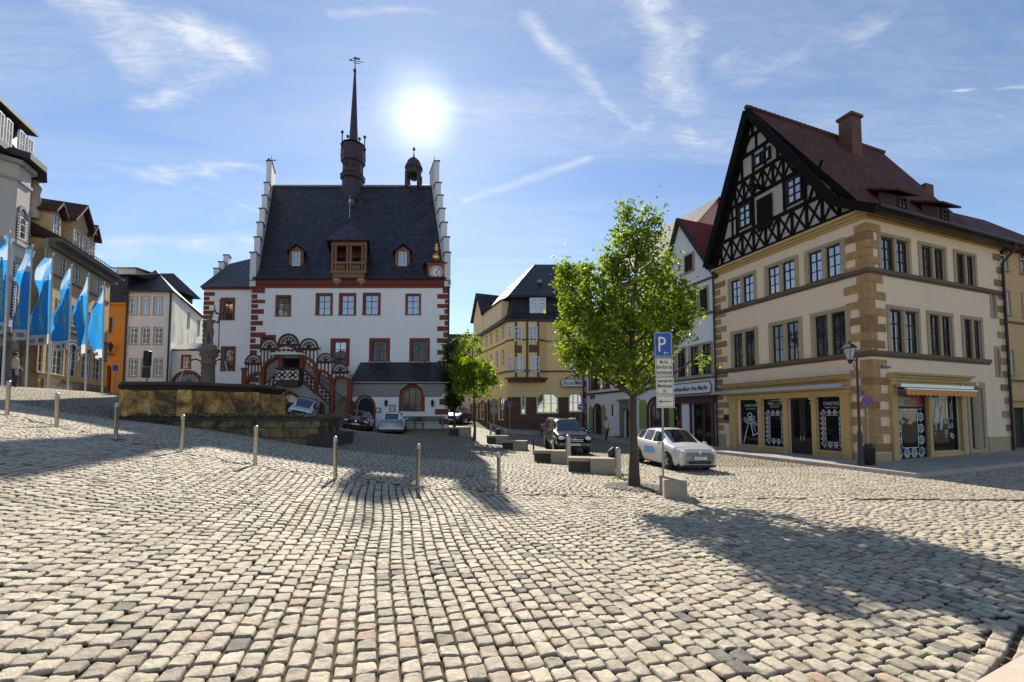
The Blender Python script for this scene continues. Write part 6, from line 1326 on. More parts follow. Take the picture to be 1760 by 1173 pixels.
mb = OF.mb(); DKM = SL2
mb.slab([(XL_, .5), (XL_, -.6), (bp[1][0] - .5, -.6), (bp[1][0] - .2, -1.25), (bp[2][0] + .2, -1.25), (.1, -.6), (.5, .5)], zc_ - .1, zc_ + .25); mb.build('cornice', plain('dark_cornice', (.035, .032, .035)), OB)
mh = oz(276, 70) - zc_ + .0; zt2 = zc_ + 2.5
mb = OF.mb(); mb.add([(XL_, -.2, zc_ + .25), (.0, -.2, zc_ + .25), (.0, 6, zc_ + .25), (XL_, 6, zc_ + .25), (XL_, .5, zt2), (-.5, .5, zt2), (-.5, 6, zt2), (XL_, 6, zt2)], [(0, 1, 5, 4), (1, 2, 6, 5), (4, 5, 6, 7), (3, 0, 4, 7)]); rf = mb.build('roof', DKM, OB)
mb = OF.mb(); mb.box(XL_, -.25, zt2, -.2, 6, zt2 + .2); mb.build('roof_edge', MC['dark_cornice'], rf)
MF = Fac(OB, OF.M @ Fr((0, -.15, 0), (1, 0, 0), (0, 1, 0)))
for c_ in (-.8, -1.5, -2.55, -3.2): q_ = MF.win(c_ - .24, zc_ + .55, c_ + .24, zc_ + 2.0, arch=.24, sur=.06, smat=WHITE, fmat=WHITE, nx=2, nz=2, hole=False, proud=.05); q_.parent = rf
mb = OF.mb(); mb.lathe((.1, -.1, zc_ - 2.4), [(.25, 0), (.35, .3), (.2, .6), (.3, 1.0), (.22, 1.5), (.35, 1.9), (.15, 2.2), (.2, 2.4)], 8); mb.build('atlas_bracket', MC['stucco_moulding'], OB)
# orange house, dark slated house, grey-white house
p0 = at(176, 668, 38.5); OH = empty('orange_house', (p0.x, 38.5, 3.2), 0, 'orange house with dark slated upper storey beside the long tan house', 'house')
OFc = Fac(OH, Fr((0, 0, 0), (1, 0, 0), (0, 1, 0))); ORG = plaster('orange_render', (.66, .25, .05), dirt=.2)
OFc.pwin(183, 546, 194, 573, ins=0, sur=.08, smat=SANDL, fmat=DKWOOD, g=G_DARK, nx=2, nz=2, rec=.15); a, b = OFc.P(181, 628); c, d = OFc.P(190, 668); OFc.holes.append((a, d - 1, c, b, .5))
xe = OFc.P(213, 600)[0]; ze_ = OFc.P(195, 524)[1]; OFc.wall(0, xe, -1, ze_, ORG); mb = MB(); mb.box(a, .3, -1, c, .33, b); mb.build('door', plain('oxblood_door', (.12, .02, .015)), OH)
mb = MB(); mb.box(0, .02, -1, .3, 8, ze_); mb.box(xe - .3, .02, -1, xe, 8, ze_); mb.box(-.2, -.25, ze_ - .05, xe + .2, -.001, ze_ + .12); mb.build('side_wall', ORG, OH)
zq = OFc.P(195, 474)[1]; mb = MB(); mb.box(-.1, .1, ze_ + .12, xe, 8, zq); mb.build('slated_storey', SL2, OH)
mb = MB(); mb.add([(-.3, -.3, zq), (xe + 1.0, -.3, zq), (xe + 1.0, 4, zq + 1.6), (-.3, 4, zq + 1.6), (xe + 1, 8, zq), (-.3, 8, zq)], [(0, 1, 2, 3), (3, 2, 4, 5), (0, 3, 5), (1, 4, 2), (0, 5, 4, 1)]); mb.build('roof', SL2, OH)
(xg0, zg1_), (xg1, zg0__) = OFc.P(200, 462, 2), OFc.P(232, 484, 2); mb = MB(); mb.box(xg0, 2, zq - 1, xg1, 6, zg1_); mb.add([(xg0 - .6, 1.6, zg1_), (xg1 + .5, 1.6, zg1_), (xg1 + .5, 6, zg1_ + .2), (xg0 - .6, 6, zg1_ + .9)], [(0, 1, 2, 3)]); mb.build('roof_house', WHI, OH)
(x, z) = OFc.P(191.5, 600, -.4); mb = MB(); mb.lathe((x, -.5, z), [(.03, -.4), (.2, .25), (.24, .3), (.06, .55), (.03, .7)], 6); mb.bar((x - .9, -.5, z - .45), (x, -.5, z - .45), .05, .5); mb.build('wall_lantern', IRON, OH)
p0 = at(211, 668, 38.5); GW = empty('grey_white_house', (p0.x, 38.5, 3.2), 0, 'grey-white three-storey house with pointed slate roof and nine white windows', 'house')
GWf = Fac(GW, Fr((0, 0, 0), (1, 0, 0), (0, 1, 0))); GWP = plaster('grey_white_render', (.70, .70, .74), dirt=.25)
gxe = GWf.P(293, 600)[0]; gze = GWf.P(250, 502)[1]; WG = dict(sur=.05, smat=SANDL, fmat=WHITE, nx=2, nz=3, rec=.12, fw=.1, bar=.05, g=G_DARK)
for y0, y1 in ((511, 541), (563, 592), (617, 647)):
    for xa, xb in ((223, 235), (244, 256), (265.5, 278)): GWf.pwin(xa, y0, xb, y1, **{**WG, 'g': G_DARK if y0 != 511 else G_BLUE})
GWf.wall(0, gxe, -1, gze, GWP)
sdir = Vector((-.47, 1, 0)).normalized(); LS = 11.5; GS = Fac(GW, Fr((gxe, 0, 0), tuple(sdir), (-sdir.y, sdir.x, 0)))
for px, y0, y1 in ((324, 538, 562), (342, 552, 576)): x = GS.P(px, 550)[0]; z1 = GS.P(px, y0)[1]; z0 = GS.P(px, y1)[1]; GS.win(x - .35, z0, x + .35, z1, **{**WG, 'nx': 1})
IVY = mat('streaked_render', lambda t, b, o: (t.set(b.inputs['Base Color'], t.mix(t.m('MULTIPLY', t.ramp(t.noise(t.vm('MULTIPLY', t.n('ShaderNodeTexCoord').outputs['Object'], (1.2, 1.2, .25)), 1.0, 7, .7), [(.5, 0.0), (.62, 1.0)]), .7), (.62, .60, .52), (.26, .22, .10)))))
GS.wall(0, LS, -1, gze, IVY, name='side_wall')
apx_ = GWf.P(265, 464, 3)[0]; apz_ = GWf.P(265, 464, 3.2)[1]; mb = MB(); e = .4; fe2 = Vector((gxe, 0, 0)) + sdir * LS
A = [(-e, -e, gze), (gxe + e, -e, gze), (fe2.x + e, fe2.y, gze), (fe2.x - gxe, fe2.y, gze)]; Rg = [(apx_, 3.2, apz_), (apx_ + sdir.x * (LS - 3), 3.2 + sdir.y * (LS - 3), apz_)]
mb.add(A + Rg, [(0, 1, 4), (1, 2, 5, 4), (2, 3, 5), (3, 0, 4, 5), (3, 2, 1, 0)]); mb.build('roof', SL2, GW)
mb = MB(); mb.box(-.3, -.45, gze - .12, gxe + .3, -.3, gze + .02); mb.tube([(.15, -.12, gze - .1), (.15, -.12, -1)], .07, 6); mb.tube([(gxe - .1, -.12, gze - .1), (gxe - .1, -.12, -1)], .07, 6); mb.build('gutter', IRON, GW)
p0 = at(294, 660, 39.5); AN = empty('gateway_annex', (p0.x, 39.2, 3.2), 0, 'low white annex with blue-grey roof and red arched gateway left of the town hall', 'building')
AF = Fac(AN, Fr((0, 0, 0), (1, 0, 0), (0, 1, 0))); xe = AF.P(352, 620)[0]; zt_ = AF.P(320, 601)[1]
AF.pwin(312, 610, 328, 635, ins=1, sur=.18, smat=REDST, fmat=WHITE, nx=2, nz=2, rec=.12, fw=.08, g=G_DARK); a, b = AF.P(301, 642); c, d = AF.P(343, 668); AF.holes.append((a, -1, c, b, (c - a) * .42)); AF.wall(0, xe, -1, zt_, THW)
mb = MB(); cx_ = (a + c) / 2; r = (c - a) / 2; zc2 = b - r * .84
for k in range(14):
    p = math.pi * k / 14; q_ = math.pi * (k + 1) / 14; mb.prism([(cx_ + r * math.cos(p), zc2 + r * .84 * math.sin(p)), (cx_ + (r + .3) * math.cos(p), zc2 + (r * .84 + .3) * math.sin(p)), (cx_ + (r + .3) * math.cos(q_), zc2 + (r * .84 + .3) * math.sin(q_)), (cx_ + r * math.cos(q_), zc2 + r * .84 * math.sin(q_))], -.06, .02)
mb.build('gate_arch', REDST, AN)
mb = MB(); mb.box(a, .2, -1, c, .24, b, 0)
for k in range(1, 12): t = math.pi * k / 12; mb.bar((cx_, .17, zc2 - .1), (cx_ + r * math.cos(t), .17, zc2 + r * math.sin(t)), .05, .03, 1)
mb.build('gate', [plain('pale_blue_gate', (.50, .55, .62)), IRON], AN)
mb = MB(); mb.box(0, -.05, zt_ - .12, xe, -.002, zt_, 1); mb.add([(-.1, -.3, zt_ + .02), (xe, -.3, zt_ + .02), (xe, 1.8, zt_ + .9), (-.1, 1.8, zt_ + .9), (-.1, 3, zt_), (xe, 3, zt_)], [(0, 1, 2, 3), (3, 2, 5, 4)], 0); mb.build('roof', [plain('blue_grey_sheet', (.12, .16, .22), rough=.45), REDST], AN)
# houses closing the street behind
p0 = at(782, 700, 56); SH_ = empty('street_end_house', (p0.x - 1.0, 52, 1.0), 0, 'pale house with slate roof closing the street right of the town hall', 'house')
SF = Fac(SH_, Fr((0, 0, 0), (1, 0, 0), (0, 1, 0)))
for a in [(788, 690, 792, 708), (797, 690, 801, 708), (806, 690, 810, 708), (788, 650, 792, 668), (797, 650, 801, 668), (806, 650, 810, 668)]: SF.pwin(*a, sur=.05, smat=SANDL, fmat=WHITE, nx=2, nz=2, rec=.1, g=G_DARK, fw=.07)
zt_ = SF.P(800, 640)[1]; SF.wall(0, 9, -1, zt_, plaster('grey_beige_render', (.55, .50, .45))); mb = MB(); mb.box(.01, .02, -1, .3, 8, zt_); mb.add([(-.5, -.4, zt_), (9, -.4, zt_), (9, 4, zt_ + 4), (-.2, 4, zt_ + 4), (9, 8, zt_), (-.5, 8, zt_)], [(0, 1, 2, 3), (3, 2, 4, 5), (0, 3, 5)], 1); mb.build('roof', [WHI, SL2], SH_)
p0 = at(783, 575, 62); FH = empty('grey_block_behind', (p0.x - 9, 62, 0), 0, 'flat-topped grey building seen in the gap right of the town hall', 'building'); zt_ = at(783, 575, 62).z
mb = MB(); mb.box(0, 0, 0, 11.2, 8, zt_ - .6, 0); mb.box(-.2, -.2, zt_ - .6, 11.5, 8.2, zt_, 1); mb.build('wall', [plaster('grey_purple_render', (.25, .23, .25)), SL2], FH)
# ------------------------------------------------------------------ fountain on its terrace
STN = mat('weathered_sandstone', lambda t, b, o: (lambda tc: (t.set(b.inputs['Base Color'], t.mix(t.ramp(t.noise(tc, 1.0, 9, .72, .8), [(.42, 0.0), (.60, .9)]), t.ramp(t.noise(tc, 3.0, 7, .7), [(.3, (.22, .13, .05)), (.5, (.62, .34, .08)), (.7, (.75, .58, .32))]), (.045, .038, .03))), t.set(b.inputs['Roughness'], .9), t.set(b.inputs['Normal'], t.n('ShaderNodeBump', i_Strength=.8, i_Distance=.03, i_Height=t.noise(tc, 8, 8, .7)))))(t.n('ShaderNodeTexCoord').outputs['Object']))
DST = plain('blackened_stone', (.055, .045, .035), rough=.9, nz=.6, bump=.8, sc_=4, bs=12); GST = plain('grey_statue_stone', (.17, .13, .095), rough=.9, nz=.5, bump=.7, sc_=5, bs=14)
TWALL = blocks('terrace_blocks', (.20, .14, .07), (.28, .20, .10), w_=1.1, h_=.38, mort=.015, mc=(.03, .03, .02), nz=.6, stain=.92, scol=(.022, .022, .014))
FC = at(356, 700, 19.7); FX, FY = FC.x, 19.7; ZT = 1.62
TE = empty('fountain_terrace', (FX, FY, ZT), 0, 'low mossy stone terrace with a strip of flowers around the fountain', 'terrace')
tp = [(x - FX, y - FY) for x, y in [(-15.7, 16.55), (-7.5, 16.35), (-8.4, 20.4), (-18.2, 22.4)]]
mb = MB(); mb.slab(tp, -1.8, -.12); mb.build('terrace_wall', TWALL, TE)
cen = Vector((sum(p[0] for p in tp) / 4, sum(p[1] for p in tp) / 4)); cp = [tuple(cen + (Vector(p) - cen) * 1.02) for p in tp]
mb = MB(); mb.slab(cp, -.118, 0); mb.build('coping', DST, TE)
mb = MB(); mb.slab([(tp[1][0] - .35, tp[1][1] - .3), (tp[1][0] + .45, tp[1][1] - .1), (tp[1][0] + .35, tp[1][1] + 2.6), (tp[1][0] - .2, tp[1][1] + 2.6)], -1.8, -.62); mb.build('corner_step', DST, TE)
mb = MB(); mb.slab([(tp[0][0] + .5, tp[0][1] + .18), (tp[1][0] - .3, tp[1][1] + .18), (tp[1][0] - .4, tp[1][1] + .5), (tp[0][0] + .5, tp[0][1] + .5)], .002, .05); mb.build('soil', plain('dark_soil', (.03, .022, .015), rough=1), TE)
rq = random.Random(11); mb = MB(); cols = [(.75, .55, .05), (.6, .12, .03), (.10, .05, .30), (.7, .65, .5), (.65, .3, .04), (.07, .13, .03)]
for i in range(1500):
    u = rq.random(); x = tp[0][0] + .5 + u * (tp[1][0] - tp[0][0] - .9); y = tp[0][1] + .18 + u * (tp[1][1] - tp[0][1]) + rq.uniform(.0, .32); z = rq.uniform(.03, .17); k = 5 if rq.random() < .62 else int((math.sin(x * 2.1) + 1) * 1.8 + rq.random() * 2) % 5
    s_ = rq.uniform(.018, .036) * (1 if k < 5 else 1.5); d = Vector((rq.uniform(-1, 1), rq.uniform(-1, 1), rq.uniform(.1, 1))).normalized(); u_ = d.orthogonal().normalized() * s_; v_ = d.cross(u_); c_ = Vector((x, y, z)); mb.add([c_ - u_, c_ - v_, c_ + u_, c_ + v_], [(0, 1, 2, 3)], k)
fo = mb.build('bedding_flowers', [plain('petal_%d' % i, c, rough=.6) for i, c in enumerate(cols)], None, 'low strip of yellow, orange and violet flowers along the front of the fountain terrace', 'flowers', kind='stuff'); fo.location = (FX, FY, ZT)
FO = empty('market_fountain', (FX, FY, ZT), 0, 'octagonal sandstone market fountain with a stone warrior on its column', 'fountain')
RB = 2.95; mb = MB(); ph = R(22.5); n = 8; HB = 1.12
mb.lathe((0, 0, 0), [(RB + .12, 0), (RB + .12, .12), (RB, .16), (RB, HB), (RB - .3, HB), (RB - .3, .5), (.1, .5)], n, 0, False, ph)
bs_ = mb.build('basin', STN, FO)
for k in range(n):
    t = ph + 2 * math.pi * k / n; cx, cy = (RB + .0) * math.cos(t), (RB + .0) * math.sin(t); mb = MB(Matrix.Translation((cx, cy, 0)) @ Matrix.Rotation(t, 4, 'Z')); mb.bbox(-.25, -.25, .02, .30, .25, HB, .06); mb.build('corner_pier', STN, bs_)
mb = MB(); mb.lathe((0, 0, HB), [(RB - .34, -.0), (RB + .06, 0.0), (RB + .14, .06), (RB + .16, .1), (RB + .26, .14), (RB + .36, .2), (RB + .36, .29), (RB + .28, .33), (RB - .34, .33)], n, 0, False, ph); mb.build('rim', DST, FO)
mb = MB(); mb.lathe((0, 0, HB + .1), [(RB - .31, -.02), (RB - .31, 0)], n, 0, False, ph); mb.build('water', glass('fountain_water', col=(.02, .03, .03), ior=1.33), FO)
zc = at(356, 600, FY).z - ZT
mb = MB(); mb.lathe((0, 0, 0), [(.5, .5), (.5, 1.1), (.38, 1.2), (.29, 1.3), (.27, 1.9), (.25, zc - .75), (.32, zc - .72), (.32, zc - .66), (.26, zc - .6), (.26, zc - .45), (.40, zc - .32), (.36, zc - .2), (.45, zc - .12), (.44, zc - .02), (.38, zc)], 14); mb.build('column', GST, FO)
for sg in (-1, 1):
    pts = [(sg * .3, -.05, zc - .62), (sg * .55, -.08, zc - .5), (sg * .72, -.1, zc - .53), (sg * .78, -.1, zc - .6)]; mb = MB(); mb.tube(pts, .035, 6); mb.build('spout', IRON, FO)
    mb = MB(); mb.tube([(sg * (.78 + .42 * (k / 8)), -.1 - .2 * k / 8, zc - .6 - 1.3 * (k / 8) ** 2) for k in range(9)], .012, 5); mb.build('water_jet', plain('falling_water', (.75, .78, .8), rough=.1), FO)
# ---------------- figures grown from a skeleton
def grow(name, V, E, Rr, parent, mats, pick, sub=2, loc=(0, 0, 0), rz=0, **tg):
    me = bpy.data.meshes.new(name); me.from_pydata(V, E, []); o = bpy.data.objects.new(name, me); COL.objects.link(o)
    sk = o.modifiers.new('s', 'SKIN'); ly = me.skin_vertices[0] if me.skin_vertices else None
    if ly is None:
        bm = bmesh.new(); bm.from_mesh(me); bm.verts.layers.skin.verify(); bm.to_mesh(me); bm.free(); ly = me.skin_vertices[0]
    for i, r in enumerate(Rr): ly.data[i].radius = (r, r) if not isinstance(r, tuple) else r; ly.data[i].use_root = (i == 0)
    sb = o.modifiers.new('b', 'SUBSURF'); sb.levels = sub
    dg = bpy.context.evaluated_depsgraph_get(); m2 = bpy.data.meshes.new_from_object(o.evaluated_get(dg)); bpy.data.objects.remove(o); bpy.data.meshes.remove(me)
    m2.name = name; o = bpy.data.objects.new(name, m2); COL.objects.link(o); m2.materials.clear()
    for m in mats: m2.materials.append(m)
    for p in m2.polygons: p.material_index = pick(p.center); p.use_smooth = True
    o.parent = parent; o.location = loc; o.rotation_euler = (0, 0, rz)
    for k, v in tg.items(): o[k] = v
    return o
def body(h, arms, legs, mats, pick, loc, rz, name='person', head_turn=0, hair=(.03, .02, .015), hairlen=.0, label=None, cat=None, parent=None, hairmat=None):
    s = h / 1.75
    V = [(0, 0, .95), (0, -.01, 1.1), (0, 0, 1.28), (0, .01, 1.42), (0, 0, 1.5), (0, -.02, 1.60), (0, -.02, 1.70)]
    Rr = [(.15, .11), (.135, .10), (.16, .11), (.12, .085), .052, .082, .072]; E = [(0, 1), (1, 2), (2, 3), (3, 4), (4, 5), (5, 6)]
    for sg, (sh, el, wr, hd) in zip((-1, 1), arms):
        b = len(V); V += [sh, el, wr, hd]; Rr += [.062, .045, .032, .034]; E += [(3, b), (b, b + 1), (b + 1, b + 2), (b + 2, b + 3)]
        d = (Vector(hd) - Vector(wr)).normalized(); sd_ = Vector((0, 1, 0)).cross(d).normalized() if abs(d.y) < .9 else Vector((1, 0, 0))
        for f, L in ((-.03, .05), (-.012, .075), (.006, .08), (.024, .065)):
            c = len(V); V.append(tuple(Vector(hd) + sd_ * f * .9 + d * .03)); V.append(tuple(Vector(hd) + sd_ * f + d * (.03 + L) + Vector((0, -.012, 0)))); Rr += [.010, .008]; E += [(b + 3, c), (c, c + 1)]
        c = len(V); V.append(tuple(Vector(wr) + d * .04 + Vector((0, -.04, 0)))); V.append(tuple(Vector(wr) + d * .08 + Vector((0, -.055, 0)))); Rr += [.011, .008]; E += [(b + 2, c), (c, c + 1)]
    for (hp_, kn, an, to) in legs:
        b = len(V); V += [hp_, kn, an, to]; Rr += [.098, .062, .042, (.045, .03)]; E += [(0, b), (b, b + 1), (b + 1, b + 2), (b + 2, b + 3)]
    V = [tuple(c * s for c in v) for v in V]; Rr = [tuple(c * s for c in r) if isinstance(r, tuple) else r * s for r in Rr]
    o = grow(name, V, E, Rr, parent, mats, lambda c: pick(Vector(c) / s), 2, loc, rz)
    if label: o['label'] = label; o['category'] = cat
    mb = MB(); hc = Vector((0, .015, 1.68)) * s
    mb.ball((hc.x, hc.y, hc.z), (.092 * s, .105 * s, .10 * s), 12)
    if hairlen: mb.ball((0, .07 * s, 1.56 * s), (.075 * s, .05 * s, .15 * s), 10)
    mb.build('hair', hairmat or plain('dark_hair', hair, rough=.7), o)
    mb = MB(); mb.ball((0, -.105 * s, 1.625 * s), (.012 * s, .02 * s, .02 * s), 6)
    for sg in (-1, 1): mb.ball((sg * .03 * s, -.092 * s, 1.65 * s), .009 * s, 6); mb.ball((sg * .085 * s, -.015 * s, 1.63 * s), (.012 * s, .02 * s, .03 * s), 6)
    mb.ball((0, -.095 * s, 1.58 * s), (.022 * s, .008 * s, .006 * s), 6); mb.build('face', mats[0], o)
    return o
SKIN = plain('skin', (.50, .30, .21), rough=.55, nz=.05, bump=0); JEAN = plain('dark_jeans', (.03, .045, .09), rough=.9); TOPW = plain('pale_top', (.62, .55, .50), rough=.9); BEIG = plain('beige_jacket', (.50, .42, .32), rough=.9); SHOE = plain('dark_shoes', (.03, .025, .02))
def pk(c, sleeve=1.15, low=.93):
    if c.z < .09: return 3
    if abs(c.x) > .16 and c.z < sleeve and c.z > .6: return 0
    if c.z < low: return 1
    if c.z > 1.47: return 0
    return 2
q_ = ground_at(1043, 762); wo = body(1.64, [((-.17, 0, 1.40), (-.23, .03, 1.14), (-.22, -.12, .93), (-.22, -.16, .86)), ((.17, 0, 1.40), (.23, .06, 1.14), (.2, -.08, .96), (.2, -.13, .90))],
     [((-.09, 0, .88), (-.1, -.10, .50), (-.1, .06, .10), (-.1, -.06, .04)), ((.09, 0, .88), (.1, .02, .5), (.1, .22, .13), (.1, .12, .05))], [SKIN, JEAN, TOPW, SHOE], pk, (q_.x, q_.y, q_.z + .12), R(30), label='woman in pale top and dark jeans walking past the shuttered house with a yellow bag', cat='person', hairlen=1)
mb = MB(); mb.bbox(.16, -.22, .72, .30, .14, 1.0, .04, 0); mb.tube([(.22, -.1, 1.0), (.20, -.03, 1.25), (.12, 0, 1.42), (.15, .08, 1.2), (.22, .08, 1.0)], .012, 6); bg = mb.build('shoulder_bag', plain('yellow_bag', (.70, .55, .05), rough=.6), None, 'bright yellow shoulder bag carried by the walking woman', 'bag'); bg.location = wo.location; bg.rotation_euler = wo.rotation_euler
q_ = ground_at(24, 666); body(1.72, [((-.18, 0, 1.42), (-.25, .0, 1.15), (-.24, -.12, .95), (-.23, -.17, .88)), ((.18, 0, 1.42), (.26, .02, 1.14), (.25, -.08, .92), (.25, -.11, .85))],
     [((-.1, 0, .88), (-.12, -.02, .48), (-.13, .02, .09), (-.13, -.12, .04)), ((.1, 0, .88), (.12, -.03, .48), (.14, .0, .09), (.14, -.14, .04))], [SKIN, JEAN, BEIG, SHOE], lambda c: pk(c, .95), (q_.x, q_.y, q_.z), R(160), label='man in beige jacket and dark trousers standing in front of the ornate building', cat='person')
# statue
st = body(at(356, 541, FY).z - ZT - zc, [((-.2, 0, 1.42), (-.36, -.02, 1.2), (-.22, -.14, 1.02), (-.16, -.16, 1.0)), ((.2, 0, 1.42), (.42, -.04, 1.3), (.52, -.14, 1.46), (.54, -.16, 1.54))],
     [((-.11, 0, .86), (-.14, -.04, .48), (-.15, .02, .1), (-.16, -.1, .05)), ((.11, 0, .86), (.15, -.08, .5), (.16, .02, .1), (.18, -.1, .05))], [GST] * 4, lambda c: 0, (0, 0, zc), 0, name='statue', parent=FO, hairmat=GST)
mb = MB(); sc_h = (at(356, 541, FY).z - ZT - zc) / 1.75; X_ = .58 * sc_h
mb.tube([(X_, -.16, zc), (X_, -.16, at(367, 520, FY).z - ZT)], .022, 6); zt_ = at(367, 520, FY).z - ZT; mb.ball((X_, -.16, zt_ + .04), .05, 8)
n = 10; mb.tube([(X_ + .26 * math.cos(R(150) + R(200) * k / n), -.16, zt_ - .32 + .26 * math.sin(R(150) + R(200) * k / n) * 1.1) for k in range(n + 1)], [.012 + .03 * math.sin(math.pi * k / n) for k in range(n + 1)], 6)
mb.build('halberd', IRON, FO)
mb = MB(); mb.lathe((-.02, .02, zc), [(.34, 0), (.3, .1), (.26, .2)], 10); mb.tube([(-.2, .1, zc + 1.3), (-.24, .16, zc + .8), (-.22, .14, zc + .15)], [.1, .13, .16], 8); mb.build('statue_base', GST, FO)
# ------------------------------------------------------------------ posts, blocks and street things
bl = ['first slim steel bollard at the far left edge of the bollard row', 'second slim steel bollard from the left, below the flagpoles', 'slim steel bollard left of the fountain terrace, third in the row', 'slim steel bollard in front of the left part of the fountain terrace', 'slim steel bollard in front of the right part of the fountain terrace', 'slim steel bollard just right of the fountain terrace corner', 'slim steel bollard standing in the town hall shadow, seventh in the row', 'last slim steel bollard of the row, nearest the concrete bench blocks']
mb = MB(); mb.lathe((0, 0, -.1), [(.042, 0), (.042, .96), (.05, .965), (.05, .985), (.03, 1.0), (.046, 1.02), (.05, 1.045), (.036, 1.075), (.012, 1.085)], 14); proto = mb.build('bollard', STEEL)
for i, p in enumerate([(12, 714, 11.3), (97, 734, 11.0), (199, 755, 10.5), (311, 778, 10.1), (438, 800, 9.7), (576, 824, 9.3), (718, 838, 9.0), (858, 848, 9.2)]):
    o = proto if i == 0 else proto.copy()
    if i: COL.objects.link(o)
    g = ground_at(p[0], p[1]); h = [59, 58, 62, 64, 67, 72, 74, 68][i] * g.y / FPX; o.location = g; o.rotation_euler = (R(random.uniform(-1.2, 1.2)), R(random.uniform(-1.5, 1.5)), 0); o.scale = (1, 1, h / .985)
    tag(o, bl[i], 'bollard', 'slim steel bollards along the flush kerb')
mb = MB(); mb.lathe((0, 0, -.1), [(.085, 0), (.085, .95), (.08, 1.0), (.06, 1.04), (.02, 1.055)], 16); proto = mb.build('thick_bollard', plain('satin_steel', (.42, .38, .33), rough=.45, metal=.8))
for i, (px, py, h, lb) in enumerate([(977, 799, 50, 'thick round steel bollard between the two long concrete blocks by the pickup'), (1063, 822, 52, 'thick round steel bollard beside the dark litter bin near the big tree'), (843.5, 750, 18, 'thick steel bollard left of the small litter bin by the young tree'), (869, 757, 18, 'thick steel bollard right of the small litter bin by the young tree')]):
    o = proto if i == 0 else proto.copy()
    if i: COL.objects.link(o)
    g = ground_at(px, py); s = h * g.y / FPX / .95; o.location = g; o.scale = (s, s, s); tag(o, lb, 'bollard', 'thick steel bollards beside the street')
g = ground_at(917, 781); mb = MB(); mb.lathe((0, 0, -.1), [(.04, 0), (.04, 26 * g.y / FPX + .1), (.01, 26 * g.y / FPX + .13)], 10); mb.build('short_post', IRON, None, 'short dark iron post left of the long concrete block by the pickup', 'bollard', loc=g)
CONC = plain('bench_concrete', (.34, .29, .22), rough=.9, nz=.25, bump=.4); CDK = plain('bench_recess_shade', (.07, .06, .05), rough=.9)  # second, darker concrete: shade under the slab painted into the recess
for (px0, px1, pyb, hpx, L, rz, lb) in [(775, 805, 752, 15, 1.3, 0, 'concrete block nearest the town hall corner'), (839, 869, 765, 14, 1.3, -34, 'concrete block under the small litter bin beside the young tree'), (866, 901, 775, 15, 1.4, -34, 'concrete block third along the street edge, right of the young tree'),
        (923, 974, 797, 20, 1.5, -34, 'long concrete block in front of the black pickup'), (984, 1048, 815, 25, 1.6, -34, 'long concrete block left of the dark litter bin'), (1137, 1177, 857, 31, .5, -34, 'short square concrete block behind the parking sign post')]:
    g = ground_at((px0 + px1) / 2, pyb - 2); h = hpx * g.y / FPX; mb = MB(); wpx = (px1 - px0) * g.y / FPX
    if L < .6: mb.bbox(-.22, -.25, -.2, .26, .55, h, .015, 0)
    else:
        a, b = wpx * .62, 1.25; mb.bbox(-.02, -.22, -.2, a, .3 + .2, h, .015, 0); mb.bbox(-wpx * .55, .12, -.2, -.022, .55, h, .015, 0) if 0 else mb.bbox(-wpx * .62, -.12, h - .12, -.022, .5, h, .012, 0); mb.bbox(-wpx * .6, .0, -.2, -.024, .45, h - .122, .01, 1)
    o = mb.build('concrete_block', [CONC, CDK], None, lb, 'bench block', 'concrete bench blocks along the street edge'); o.location = (g.x, g.y, g.z); o.rotation_euler = (0, 0, R(rz * .35))
# litter bins
def bin_(px, py, h, lb, col=IRON):
    g = ground_at(px, py); s = h * g.y / FPX; mb = MB(); mb.lathe((0, 0, s * .15), [(.15, 0), (.17, .02), (.17, s * .62), (.19, s * .64), (.19, s * .68), (.05, s * .84), (.01, s * .86)], 14); mb.tube([(0, .19, -.1), (0, .19, s * .8)], .03, 6); o = empty('litter_bin', g, 0, lb, 'litter bin'); mb.build('bin_body', col, o)
    mb = MB(); mb.box(-.09, -.176, s * .58, .09, -.15, s * .66); mb.build('bin_opening', BLACK, o)
bin_(1054, 812, 42, 'dark litter bin beside the thick bollard near the big tree', plain('bin_green', (.02, .03, .025))); bin_(1495, 806, 44, 'dark hooded litter bin at the foot of the corner house lamp post', IRON); bin_(856, 757, 20, 'small dark litter bin between two thick bollards by the young tree')
# sign posts
POST = plain('galvanised_post', (.33, .32, .28), rough=.45, metal=.7); BLUE = plain('traffic_blue', (.01, .075, .36), rough=.35); SWH = plain('sign_white', (.78, .72, .60), rough=.4); RED = plain('traffic_red', (.5, .02, .015), rough=.35)
g = ground_at(1141, 853); SY = g.y; PS = empty('parking_sign_post', g, 0, 'grey post with blue parking sign and three cream plates', 'sign')
def pl(px, py, y=0): p = at(px, py, SY + y); return p.x - g.x, p.z - g.z
mb = MB(); mb.tube([(0, .04, -.1), (pl(1139, 571)[0], .04, pl(1139, 571)[1])], .026, 10); mb.build('post', POST, PS)
def plate(x0, y0, x1, y1, m_, name, texts=(), rim=True, par=PS, P_=pl, tm=None, mm=None):
    (a, b), (c, d) = P_(x0, y0), P_(x1, y1); mb = MB(); mb.bbox(a, -.02, d, c, .01, b, .008, 0)
    if rim:
        t_ = .008
        for q0 in ((a + .02, b - .02 - t_, c - .02, b - .02), (a + .02, d + .02, c - .02, d + .02 + t_), (a + .02, d + .02, a + .02 + t_, b - .02), (c - .02 - t_, d + .02, c - .02, b - .02)): mb.box(q0[0], -.023, q0[1], q0[2], -.0205, q0[3], 1)
    W_ = c - a; H_ = b - d
    for (s_, u, v, sz, wd) in texts: mb.text(s_, a + W_ * u, d + H_ * v, sz * H_, -.024, wid=wd * W_, mi=1, offset=.002)
    if mm: mm(mb, a, d, W_, H_)
    return mb.build(name, [m_, tm or IRON], par)
